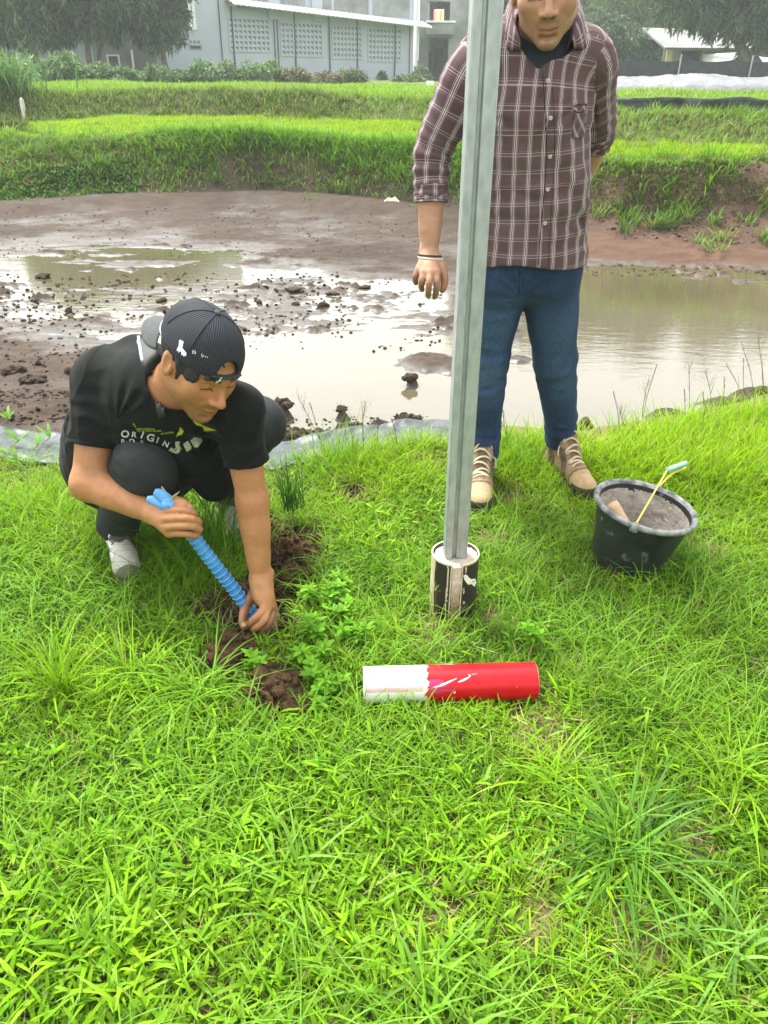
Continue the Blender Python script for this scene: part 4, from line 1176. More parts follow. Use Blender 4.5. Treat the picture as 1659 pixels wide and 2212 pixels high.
t = NT('cement dusted rim'); v = t.coord()
t.principled(t.ramp(t.noise(v, 30, 5), [(.36, (.075, .08, .08)), (.5, (.21, .22, .22)), (.7, (.36, .36, .35))]), .75, 0, .3, t.bump(t.noise(v, 70, 4), .4, .003)); rimm = t.m
mb.build('rim', rimm, bk)
# the crust of mortar inside
n_t, n_z = 110, 60
TH, K = np.meshgrid(np.linspace(0, 2 * PI, n_t), np.linspace(0, 1, n_z))
nz = fbm(np.cos(TH) * 3, np.sin(TH) * 3, K * 5, 4, 141); nf = fbm(np.cos(TH) * 14, np.sin(TH) * 14, K * 12, 3, 142)
zz = .055 + K * (Hb - .075); rr = (R0 + (R1 - .004 - R0) * zz / Hb) - .007 - .004 * nz - .0035 * nf
P = np.stack([rr * np.cos(TH), rr * np.sin(TH), zz], -1)
fl = np.linspace(0, 1, 14); TH2, K2 = np.meshgrid(np.linspace(0, 2 * PI, n_t), fl)
r2 = K2 * rr[0][None]; z2 = .055 + .012 * fbm(r2 * np.cos(TH2) * 25, r2 * np.sin(TH2) * 25, 0, 4, 143) * (1 - K2 ** 4)
P2 = np.stack([r2 * np.cos(TH2), r2 * np.sin(TH2), z2], -1)
Pall = np.concatenate([P2, P[1:]]) @ BR + bb
t = NT('drying mortar'); v = t.coord()
t.principled(t.ramp(t.noise(v, 28, 6, .65), [(.28, (.20, .175, .145)), (.5, (.35, .315, .265)), (.72, (.45, .41, .355))]), .9, 0, .25, t.bump(t.noise(v, 90, 5), .9, .006)); mort = t.m
mb = MB(); mb.grid(Pall); mb.build('mortar_crust', mort, bk, smooth=True)
# inner wall strip left bare near the rim
mb = MB(); mb.smooth = True
mb.lathe([(R1 - .0115, Hb - .006), (R0 + (R1 - .004 - R0) * .82 - .004, Hb * .82)], 72, bb, BR); mb.build('bare_lining', bkm, bk)
bp = lambda x, y, z: np.array([x, y, z]) @ BR + bb
ea1, ea2 = np.array([-.072, -.136]), np.array([.080, .132])
ylw = simple('yellow coated wire', (.62, .52, .10), .45, .1, 20); 
E1, E2 = bp(*ea1, Hb + .002), bp(*ea2, Hb + .002)
g0, g1 = at_y(1441, 1016, 2.30), at_y(1481, 1001, 2.36)
P, R = smooth_path([E1, E1 * .55 + g0 * .45, g0], .0028, 6); hd = MB(); hd.smooth = True; hd.tube(P, .0029, 8)
P2, _ = smooth_path([g1, g1 + [.004, .006, -.02], E2 + (g1 - E2) * .45 + [.012, .02, 0], E2], .0028, 6)
hd.tube(P2, .0029, 8); hd.tube([g0, g1], .0029, 8)
hnd = hd.build('handle', ylw, bk)
mb = MB(); mb.smooth = True; gg = np.linspace(0, 1, 12); mb.tube([g0 + (g1 - g0) * k for k in gg], [.0088 + .0006 * math.sin(k * 70) for k in gg], 14)
mb.build('grip', simple('pale green grip', (.22, .42, .33), .5, .12, 25), hnd)
for q in (E1, E2):
    mb = MB(); mb.smooth = True; mb.tube([q - baxis * .02, q + baxis * .004], [.013, .010], 10); mb.build('ear', rimm, bk)
# trowel standing in the bucket
tw = empty('trowel', bp(-.05, -.03, .06), 'wooden handled trowel lying inside the mortar bucket', 'trowel')
h0, h1 = bp(-.118, -.024, .210), bp(-.040, -.068, .130)
wood = simple('worn pale wood', (.48, .33, .19), .7, .2, 18, .25)
mb = MB(); mb.smooth = True; kk = np.linspace(0, 1, 9); mb.tube([h0 + (h1 - h0) * k for k in kk], [.0215, .0225, .022, .021, .0205, .0205, .021, .0205, .018], 20); mb.build('handle', wood, tw)
mb = MB(); bl0 = bp(-.015, -.080, .122)
F = SDF(bp(.026, -.082, .128) - .08, bp(.026, -.082, .128) + .08, .0025)
F.ell(bp(.026, -.082, .128), (.056, .036, .012), BR, 0); F.wrinkle(lambda p: .003 * fbm(p[:, 0] * 60, p[:, 1] * 60, p[:, 2] * 60, 3, 144))
V, Q = F.mesh(); mesh_np('blade', V, Q, simple('dried cement', (.40, .365, .31), .9, .15, 30, .5), tw)
mb = MB(); mb.tube([h1, (h1 + bl0) / 2 + [0, 0, .006], bl0], .006, 8); mb.build('tang', galv, tw)

# ------------------------------------------------------------------ lumps of earth
def ico(sub):
    bm = bmesh.new(); bmesh.ops.create_icosphere(bm, subdivisions=sub, radius=1.0)
    V = np.array([v.co[:] for v in bm.verts]); T = np.array([[v.index for v in f.verts] for f in bm.faces]); bm.free(); return V, T
ICO5, ICO3, ICO2 = ico(5), ico(3), ico(2)
def clod_mesh(c, r, seed, ic=ICO5, flat=.65, rough=.45, fine=.12):
    V, T = ic; V = V.copy()
    n = fbm(V[:, 0] * 1.3 + seed * 3.1, V[:, 1] * 1.3, V[:, 2] * 1.3, 3, seed); f = fbm(V[:, 0] * 5, V[:, 1] * 5, V[:, 2] * 5 + seed, 3, seed + 1); g = np.abs(fbm(V[:, 0] * 12, V[:, 1] * 12, V[:, 2] * 12 + seed, 2, seed + 2))
    h = fbm(V[:, 0] * 26, V[:, 1] * 26, V[:, 2] * 26 + seed, 2, seed + 3)
    V = V * (1 + rough * n + fine * f - fine * .8 * g + fine * .45 * h)[:, None]
    a = seed * 1.7; R = np.array([[math.cos(a), math.sin(a), 0], [-math.sin(a), math.cos(a), 0], [0, 0, 1]])
    V = (V * np.array([1, .8, flat])) @ R * r + np.asarray(c)
    return V, T
EARTHC = vcol('crumbly earth', .95, .15, 160, .45, 1.0, .012)
def crumbly(c, r, seed, flat, h=None):
    """broken lump: many small pieces run together"""
    q = np.random.default_rng(seed); h = h or max(r / 34, .0020)
    F = SDF(np.asarray(c) - r * 1.5, np.asarray(c) + r * 1.5, h)
    F.ell(c, (r * .66, r * .58, r * .52 * flat), None, 0)
    for k in range(170):
        d = q.normal(size=3); d /= np.linalg.norm(d); d *= .50 + .38 * q.random(); p = np.asarray(c) + r * d * np.array([1, .85, flat * .8]); s_ = r * (.05 + .20 * q.random() ** 2.6)
        F.ell(p, (s_, s_ * q.uniform(.7, 1.1), s_ * q.uniform(.6, 1.0)), None, s_ * .15)
    F.wrinkle(lambda p: r * (.10 * fbm(p[:, 0] * 3 / r, p[:, 1] * 3 / r, p[:, 2] * 3 / r, 3, seed) + .13 * np.abs(fbm(p[:, 0] * 8 / r, p[:, 1] * 8 / r, p[:, 2] * 8 / r, 3, seed + 1))))
    return F.mesh()
def earth(name, px, py, rpx, label, seed, z=.02, tone=(.115, .066, .032), cat='clod', group=None, flat=.65, g=None):
    c = at_z(px, py, z); 
    c[2] = (float(lawn_z(c[0], c[1])) if g is None else g) + (.42 if rpx >= 22 and g is None and flat > .3 else .2) * rpx / F_D * np.linalg.norm(c - CAM_P)
    r = (1.22 if rpx >= 22 else 1.0) * rpx / F_D * np.linalg.norm(c - CAM_P)
    if rpx >= 22: V, T = crumbly(c, r, seed, flat)
    else: V, T = clod_mesh(c, r, seed, flat=flat, rough=.6, fine=.20)
    n = fbm(V[:, 0] / r * 3, V[:, 1] / r * 3, V[:, 2] / r * 3, 4, seed + 5)[:, None]
    col = np.clip(np.array(tone) * (1 + .75 * n), .008, 1)
    o = mesh_np(name, V, T, EARTHC, col=col)
    return tag(o, label, cat, group)
GE = 'lumps of dug earth'
earth('earth_clod', 497, 1418, 58, 'brown earth lump just below the digging hand', 601, group=GE)
earth('earth_clod', 598, 1482, 62, 'large crumbly earth lump nearest the white end of the pipe', 602, group=GE)
earth('earth_clod', 642, 1515, 40, 'small earth lump touching the large crumbly one', 603, group=GE)
earth('earth_clod', 478, 1325, 46, 'dark earth lump left of the digging hand', 604, tone=(.055, .035, .02), group=GE)
earth('earth_clod', 560, 1512, 16, 'tiny earth crumb left of the small lump', 605, group=GE)
earth('earth_clod', 742, 1162, 9, 'tiny brown lump alone in the grass toward the post', 606, group=GE)
earth('earth_clod', 606, 1190, 36, 'dark lump inside the trench behind the straight arm', 607, tone=(.05, .033, .02), group=GE)
earth('earth_clod', 765, 1066, 30, 'bare dry earth patch by the liner between the two men', 608, tone=(.07, .05, .033), group=GE, flat=.25)
earth('earth_clod', 655, 1158, 46, 'reddish rooty clod under the stiff dark tuft', 609, z=.05, tone=(.13, .068, .032), group=GE, flat=.95)
earth('earth_clod', 640, 1225, 34, 'loose brown lump at the far end of the trench below the rooty clod', 610, group=GE)
earth('earth_clod', 612, 1262, 26, 'small loose lump at the right wall of the trench', 611, tone=(.07, .043, .023), group=GE)
# mud lumps in the pond
GM = 'mud lumps in the pond'
def mud(px, py, rpx, label, seed, tone=(.088, .066, .048), flat=.6):
    rpx = rpx * (.66 if py < 700 else .9); c = at_z(px, py, WATER); g = WATER + max(0.0, float(mud_f(np.array(c[0]), np.array(c[1])))) 
    earth('mud_clod', px, py, rpx, label, seed, z=WATER, tone=tone, cat='mud lump', group=GM, flat=flat, g=g)
mud(884, 833, 17, 'dark mud lump standing in the bright water left of the post', 621)
mud(152, 817, 10, 'pale brown stone like lump beside the black sleeve', 622, (.11, .08, .055), 1.0)
mud(86, 801, 7, 'small round lump alone on the grey mud at the left', 623, flat=1.1)
mud(608, 903, 26, 'mud lump with dry grass by the raised knee', 624)
mud(738, 905, 14, 'small mud lump in the water between knee and post', 625)
mud(820, 925, 24, 'mud mound at the liner left of the post', 626); mud(872, 928, 26, 'tall pointed mud mound at the liner beside the post', 627, flat=1.1)
mud(765, 936, 28, 'broken mud mound at the liner in the middle', 628); mud(690, 944, 30, 'low mud mound at the liner nearer the knee', 629, flat=.5); mud(640, 958, 34, 'flat mud heap touching the liner beside the knee', 630, flat=.4)
mud(905, 905, 10, 'little mud lump in the water right by the post', 631)
mud(150, 676, 10, 'dark upright lump in the wet mud above the bent back', 632, flat=1.2); mud(75, 835, 26, 'long dark ridge of mud at the left', 633, flat=.25)
mud(30, 815, 22, 'cluster of dark lumps at the left edge', 634, flat=.4); mud(640, 660, 14, 'dark lump in the wet mud above the cap', 635); mud(700, 662, 18, 'dark ragged lump right above the bright pool', 636)
mud(560, 655, 12, 'dark lump at the near side of the wet patch', 637); mud(640, 633, 26, 'long thin dark mud bar in the wet patch', 638, flat=.2); mud(720, 637, 22, 'thin dark mud bar toward the hanging hand', 639, flat=.2)
mud(790, 622, 20, 'low dark mud bar beside the hanging hand', 640, flat=.2); mud(95, 600, 22, 'dark crumbled mud at the far left', 641, flat=.4); mud(350, 651, 18, 'dark mud bar above the cap peak', 642, flat=.3)
mud(1150, 944, 16, 'mud lump at the liner between the two legs', 643)
for k, (px, py, r) in enumerate([(1525, 905, 14), (1560, 897, 16), (1605, 885, 20), (1640, 872, 18), (1470, 916, 14)]):
    mud(px, py, r, ['ridge lump on the right shore, third from the edge', 'broad lump on the right shore', 'tall lump on the right shore near the edge', 'lump on the right shore cut by the picture edge', 'lump on the right shore nearest the bucket'][k], 650 + k)
# loose crumbs, too many to count
r_ = np.random.default_rng(5); Vs, Ts, Cs, n0 = [], [], [], 0
for (x0, x1, y0, y1, m, s0, s1) in [(0, 760, 590, 720, 520, 1.2, 6), (540, 960, 600, 760, 380, 1.2, 6), (0, 200, 600, 900, 300, 1.2, 6), (560, 930, 900, 960, 260, 1.5, 6), (0, 960, 450, 560, 420, 1.0, 3.2), (1270, 1659, 500, 575, 420, 1.5, 7), (0, 170, 860, 930, 150, 2, 7)]:
    for _ in range(m):
        px, py = r_.uniform(x0, x1), r_.uniform(y0, y1)
        if x0 == 540 and fbm(np.array(px / 60.), np.array(py / 30.), 0, 3, 77) < -.02: continue
        zz0 = WATER if x0 < 1200 else -.25
        c = at_z(px, py, zz0)
        if x0 < 1200: c[2] = WATER + max(0, float(mud_f(np.array(c[0]), np.array(c[1]))))
        else: c[2] = max(WATER, gz_(c[0], c[1]))
        r = min(r_.uniform(s0, s1), r_.uniform(s0, s1)) / F_D * np.linalg.norm(c - CAM_P)
        V, T = clod_mesh(c, r, int(r_.integers(1, 9999)), ICO2, .7, .4, .25)
        Vs.append(V); Ts.append(T + n0); n0 += len(V)
        tone = np.array([.058, .043, .032] if x0 < 1200 else [.13, .082, .06]) * (1 + .5 * r_.normal() * .5)
        Cs.append(np.tile(np.clip(tone, .01, .4), (len(V), 1)))
tag(mesh_np('mud_crumbs', np.concatenate(Vs), np.concatenate(Ts), EARTHC, col=np.concatenate(Cs)), 'loose crumbs of mud scattered over the pond bed', 'mud', kind='stuff')
Vs, Ts, Cs, n0 = [], [], [], 0
for _ in range(1500):
    k = int(r_.integers(0, len(SOIL))); sx, sy, srr, dp = SOIL[k]
    a_ = r_.uniform(0, 2 * PI); q = srr * 1.25 * math.sqrt(r_.random()); c = np.array([sx + q * math.cos(a_), sy + q * math.sin(a_), 0]); c[2] = float(lawn_z(c[0], c[1])) + .002
    V, T = clod_mesh(c, .003 + .013 * r_.random() ** 2.2, int(r_.integers(1, 9999)), ICO2, .8, .5, .3)
    Vs.append(V); Ts.append(T + n0); n0 += len(V); Cs.append(np.tile(np.clip(np.array([.105, .060, .030]) * (1 + .45 * r_.normal()), .015, .3), (len(V), 1)))
tag(mesh_np('soil_crumbs', np.concatenate(Vs), np.concatenate(Ts), EARTHC, col=np.concatenate(Cs)), 'loose crumbs of dug earth around the trench', 'earth', kind='stuff')
# debris
c = at_z(390, 664, WATER + .04); F = SDF(c - .12, c + .12, .004); F.ell(c, (.055, .05, .04), None, 0); F.ell(c + [.02, -.03, .03], (.05, .045, .035), None, .005, 'sub'); V, Q = F.mesh()
tag(mesh_np('coconut_husk', V, Q, simple('tan husk', (.42, .30, .14), .8, .3, 30, .4)), 'tan curved piece of husk on the mud behind the cap', 'husk')
c = at_y(846, 449, 12.0); c[2] = gz_(c[0], c[1]) + .06
u, w_ = np.meshgrid(np.linspace(-1, 1, 14), np.linspace(-1, 1, 14)); P = np.stack([c[0] + .11 * u, c[1] - .05 * u * u + .04 * w_, c[2] + .09 * w_ * (1 - .3 * u * u) + .04 * fbm(u * 2, w_ * 2, 0, 2, 161)], -1)
mb = MB(); mb.grid(P); o = mb.build('crumpled_scrap', simple('pale scrap', (.62, .60, .46), .7, .15, 12), smooth=True); add_mod(o, 'SOLIDIFY', thickness=.004)
tag(o, 'pale crumpled scrap at the foot of the far bank', 'scrap')
# ------------------------------------------------------------------ people
def J(x, y, d): return at_d(x, y, d)
def frame_from_view(p, f, u):
    """head axes from directions given as (right, up, towards camera) at p -> left, forward, up"""
    r, up, t = view_frame(p)
    B = np.array([r, up, t]); F_ = unit(np.asarray(f) @ B); U_ = np.asarray(u) @ B; U_ = unit(U_ - F_ * np.dot(U_, F_))
    return np.cross(U_, F_), F_, U_
def skin_material():
    t = NT('skin'); v = t.coord()
    c = t.mix(1.0, t.attr('Col'), t.ramp(t.noise(v, 45, 5), [(.25, (.88, .86, .84)), (.75, (1.10, 1.09, 1.08))]), 'MULTIPLY')
    m = t.principled(c, .48, 0, .42, t.bump(t.noise(v, 300, 3), .10, .0008))
    p = t.p; p.inputs['Subsurface Weight'].default_value = .12; p.inputs['Subsurface Radius'].default_value = (.010, .004, .002); p.inputs['Subsurface Scale'].default_value = .6
    return m
skinm = skin_material()
def head_sdf(F, c, A, s=1.0, neck=None):
    """cranium, jaw, brow, nose, eyes, lips, ears around c; A rows = left, forward, up"""
    P = lambda x, y, z: c + s * (A[0] * x + A[1] * y + A[2] * z)
    R = lambda *r: np.array(r) * s
    F.ell(P(0, -.014, .038), R(.075, .096, .090), A, 0)
    F.ell(P(0, .026, -.026), R(.0605, .066, .072), A, .045 * s); F.ell(P(0, .040, -.066), R(.046, .050, .050), A, .03 * s)
    for q in (-1, 1):
        F.ell(P(q * .043, .012, -.062), R(.012, .026, .022), A, .035 * s)
        F.ell(P(q * .043, .060, -.024), R(.019, .016, .016), A, .030 * s)
    F.ell(P(0, .071, -.102), R(.019, .017, .016), A, .030 * s)
    F.chain([P(-.036, .077, .019), P(0, .086, .016), P(.036, .077, .019)], [.010 * s, .011 * s, .010 * s], .022 * s)
    for q in (-1, 1):
        F.ell(P(q * .031, .098, -.003), R(.017, .016, .011), A, .016 * s, 'sub')
        F.ell(P(q * .031, .0745, -.003), R(.0135, .0130, .0120), A, .003 * s)
    F.chain([P(0, .088, .010), P(0, .104, -.018), P(0, .112, -.034)], [.0065 * s, .0085 * s, .0110 * s], .012 * s)
    for q in (-1, 1):
        F.ell(P(q * .0135, .099, -.038), R(.0085, .0105, .0080), A, .008 * s)
        F.ell(P(q * .0075, .106, -.046), R(.0038, .0050, .0028), A, .003 * s, 'sub')
    F.chain([P(-.023, .081, -.070), P(-.008, .0925, -.0655), P(0, .0925, -.0675), P(.008, .0925, -.0655), P(.023, .081, -.070)], [.0030 * s, .0050 * s, .0050 * s, .0050 * s, .0030 * s], .008 * s)
    F.chain([P(-.020, .082, -.073), P(0, .0910, -.0790), P(.020, .082, -.073)], [.0030 * s, .0060 * s, .0030 * s], .008 * s)
    F.chain([P(-.025, .086, -.0708), P(0, .1005, -.0718), P(.025, .086, -.0708)], [.0012 * s, .0016 * s, .0012 * s], .003 * s, op='sub')
    F.chain([P(-.014, .088, -.089), P(.014, .088, -.089)], .0045 * s, .010 * s, op='sub')
    for q in (-1, 1):
        E = np.array([A[0], unit(A[1] * .92 + A[2] * .25), unit(A[2] * .92 - A[1] * .25)])
        F.ell(P(q * .0765, -.012, -.010), R(.0085, .0185, .0315), E, .006 * s)
        F.ell(P(q * .0850, -.006, -.004), R(.0075, .0100, .0200), E, .003 * s, 'sub'); F.ell(P(q * .0775, .004, -.012), R(.0050, .0060, .0085), E, .003 * s)
def head_colour(V, c, A, s, base, stubble=.0):
    L = (V - c) @ A.T / s
    x, y, z = L[:, 0], L[:, 1], L[:, 2]
    col = np.tile(np.array(base, float), (len(V), 1))
    near = np.linalg.norm(L, axis=1) < .17
    def blend(m, rgb): 
        nonlocal col
        m = (m * near)[:, None]; col = col * (1 - m) + np.array(rgb) * m
    ax_ = np.abs(x)
    fr = sstep(.045, .062, y)
    blend(fr * .35 * sstep(.05, .02, np.hypot(ax_ - .04, z + .03)), np.array(base) * np.array([1.05, .86, .80]))       # cheeks
    bl = 1 - sstep(.0028, .0062, np.abs(z - (.020 + .004 * np.sin((ax_ - .012) / .036 * 3.0)) )); blend(bl * sstep(.010, .016, ax_) * (1 - sstep(.046, .056, ax_)) * fr * .95, (.012, .008, .006))
    lash = 1 - sstep(.0012, .0030, np.abs(z + .0075 + .25 * (ax_ - .031) ** 2 / .012)); blend(lash * (1 - sstep(.013, .017, np.abs(ax_ - .031))) * fr * .95, (.012, .008, .006))
    lip = (1 - sstep(.010, .013, np.abs(z + .0725))) * (1 - sstep(.018, .026, ax_)) * sstep(.078, .084, y); blend(lip * .55, np.array(base) * np.array([.74, .52, .50]))
    blend((1 - sstep(.0012, .0030, np.abs(z + .0712))) * (1 - sstep(.020, .026, ax_)) * sstep(.08, .085, y) * .75, np.array(base) * .25)
    blend((1 - sstep(.003, .005, np.hypot(ax_ - .0075, (z + .0465) * 1.2))) * sstep(.09, .1, y), np.array(base) * .18)
    if stubble:
        bd = sstep(-.045, -.062, z) * sstep(-.03, .02, y) * stubble
        mo = (1 - sstep(.004, .009, np.abs(z + .058))) * (1 - sstep(.022, .032, ax_)) * sstep(.07, .085, y) * stubble * 1.6
        blend(np.clip(bd + mo, 0, .7) * (1 - lip), np.array(base) * .40)
    return col
def finger(F, pts, r0, r1, k=.005): F.chain(pts, np.linspace(r0, r1, len(pts)), k, sub=3)
def folds(seed, amp, sc=(9, 9, 4), amp2=.0, sc2=30):
    def fn(p):
        n = vnoise(p[:, 0] * sc[0] + seed, p[:, 1] * sc[1], p[:, 2] * sc[2], seed); m = vnoise(p[:, 0] * sc[0] * 2.1, p[:, 1] * sc[1] * 2.1 + seed, p[:, 2] * sc[2] * 2.1, seed + 1)
        r = (1 - 2 * np.abs(n)) * .7 + (1 - 2 * np.abs(m)) * .3
        return -amp * r + amp2 * fbm(p[:, 0] * sc2, p[:, 1] * sc2, p[:, 2] * sc2, 2, seed + 2)
    return fn
def creases(seed, amp, sc=6.0, stretch=(1, 1, 1), sharp=3.0, dens=.5):
    """narrow irregular cloth creases between smooth panels"""
    def fn(p):
        q = p * sc * np.array(stretch)
        w = .55 * np.stack([vnoise(q[:, 0] + 7, q[:, 1], q[:, 2], seed + 11), vnoise(q[:, 0], q[:, 1] + 7, q[:, 2], seed + 12), vnoise(q[:, 0], q[:, 1], q[:, 2] + 7, seed + 13)], -1)
        q = q + w
        n = vnoise(q[:, 0], q[:, 1], q[:, 2], seed); m = vnoise(q[:, 0] * 1.9, q[:, 1] * 1.9, q[:, 2] * 1.9, seed + 3)
        k = sstep(-dens, .35, vnoise(p[:, 0] * 4, p[:, 1] * 4, p[:, 2] * 4, seed + 5))
        return -amp * k * (np.maximum(0, 1 - 2.6 * np.abs(n)) ** sharp + .5 * np.maximum(0, 1 - 2.6 * np.abs(m)) ** sharp)
    return fn
def fans(o, a1, a2, amp, n, r0, r1, seed, mid=0.0, width=.8):
    """creases that run out from a pulled point o in the plane a1, a2"""
    def fn(p):
        q = p - o; u_ = q @ a1; v_ = q @ a2; an = np.arctan2(v_, u_) - mid; an = np.angle(np.exp(1j * an)); r_ = np.linalg.norm(q, axis=1)
        s_ = np.sin(an * n + 1.8 * vnoise(p[:, 0] * 6, p[:, 1] * 6, p[:, 2] * 6, seed)); s_ = np.sign(s_) * np.abs(s_) ** .7
        return -amp * s_ * np.exp(-(an / width) ** 2) * sstep(r0 * .4, r0, r_) * (1 - sstep(r1 * .6, r1, r_))
    return fn
def rings(pathpts, centers, amp, wl, band, seed):
    """wrinkles that run across a limb, strongest near the given stations (arc length, strength)"""
    def fn(p):
        s, C, T, d = near_path(p, pathpts)
        a = sum(w * np.exp(-((s - c0) / band) ** 2) for c0, w in centers)
        ph = s / wl * 2 * PI + 2.2 * vnoise(p[:, 0] * 14, p[:, 1] * 14, p[:, 2] * 14, seed)
        return -amp * a * np.sin(ph) * (.6 + .4 * vnoise(p[:, 0] * 20 + 5, p[:, 1] * 20, p[:, 2] * 20, seed + 3))
    return fn
def cast(bvh, x, y, off=.002):
    d = unit(ray(x, y)); h = bvh.ray_cast(Vector(CAM_P), Vector(d))
    if h[0] is None: return None, None
    n = np.array(h[1]); n = n if np.dot(n, d) < 0 else -n
    return np.array(h[0]) + n * off, n
def drape_text(name, body, px, py, size, mat, bvh, parent, tilt=0.0, squeeze=1.0, arc=None, off=.0016, bold=False, shear=0.0):
    """lettering that lies on a garment: px,py measured on the picture plane facing the wearer"""
    cu = bpy.data.curves.new(name, 'FONT'); cu.body = body; cu.size = 1.0; cu.align_x = 'LEFT'; cu.resolution_u = 3; cu.shear = shear
    if bold: cu.offset = .022
    to = bpy.data.objects.new(name, cu); COL.objects.link(to)
    dg = bpy.context.evaluated_depsgraph_get(); me = bpy.data.meshes.new_from_object(to.evaluated_get(dg))
    bpy.data.objects.remove(to, do_unlink=True)
    bm = bmesh.new(); bm.from_mesh(me); bmesh.ops.triangulate(bm, faces=bm.faces[:])
    for _ in range(2):
        ed = [e for e in bm.edges if e.calc_length() > .12]
        if ed: bmesh.ops.subdivide_edges(bm, edges=ed, cuts=1); bmesh.ops.triangulate(bm, faces=[f for f in bm.faces if len(f.verts) > 3])
    V = np.array([v.co[:] for v in bm.verts]); T = np.array([[v.index for v in f.verts] for f in bm.faces]); bm.free()
    ca, sa = math.cos(tilt), math.sin(tilt)
    X, Y = V[:, 0] * size * squeeze, V[:, 1] * size
    if arc is not None: Y = Y + arc(X)
    gx, gy = px + X * ca + Y * sa, py + X * sa - Y * ca
    out = np.zeros((len(V), 3)); ok = np.zeros(len(V), bool)
    for i in range(len(V)):
        p, n = cast(bvh, gx[i], gy[i], off)
        if p is not None: out[i] = p; ok[i] = True
    T = T[ok[T].all(1)]
    if not len(T): return None
    return mesh_np(name, out, T, mat, parent, smooth=False)
def drape_poly(name, pts, mat, bvh, parent, off=.0016, n=6):
    """a flat printed or sewn shape that lies on a garment; pts on the picture plane (convex or star shaped)"""
    P = np.array(pts, float); c = P.mean(0); ring = []
    for i in range(len(P)):
        a, b = P[i], P[(i + 1) % len(P)]
        for k in range(n): ring.append(a + (b - a) * k / n)
    ring = np.array(ring); lev = [1.0, .66, .33]; V = []; ok = []
    for l in lev + [0.0]:
        q = c + (ring - c) * l if l > 0 else c[None]
        for p in q:
            h, _ = cast(bvh, p[0], p[1], off); ok.append(h is not None); V.append(h if h is not None else np.zeros(3))
    m = len(ring); Q, T = [], []
    for l in range(2):
        for i in range(m): Q.append([l * m + i, l * m + (i + 1) % m, (l + 1) * m + (i + 1) % m, (l + 1) * m + i])
    for i in range(m): T.append([2 * m + i, 2 * m + (i + 1) % m, 3 * m])
    ok = np.array(ok); Q = np.array(Q); T = np.array(T); Q = Q[ok[Q].all(1)]; T = T[ok[T].all(1)]
    if len(Q) + len(T) == 0: return None
    return mesh_np(name, np.array(V), [Q, T], mat, parent, smooth=True)
def drape_line(mb, pts, r, bvh, off=.001, n=10, seg=6):
    P, _ = smooth_path([(*p, 0) for p in pts], 0.0, n); q = [cast(bvh, p[0], p[1], off)[0] for p in P]; q = [p for p in q if p is not None]
    if len(q) > 1: mb.tube(q, r, seg)
FOOT_CLEAR = []
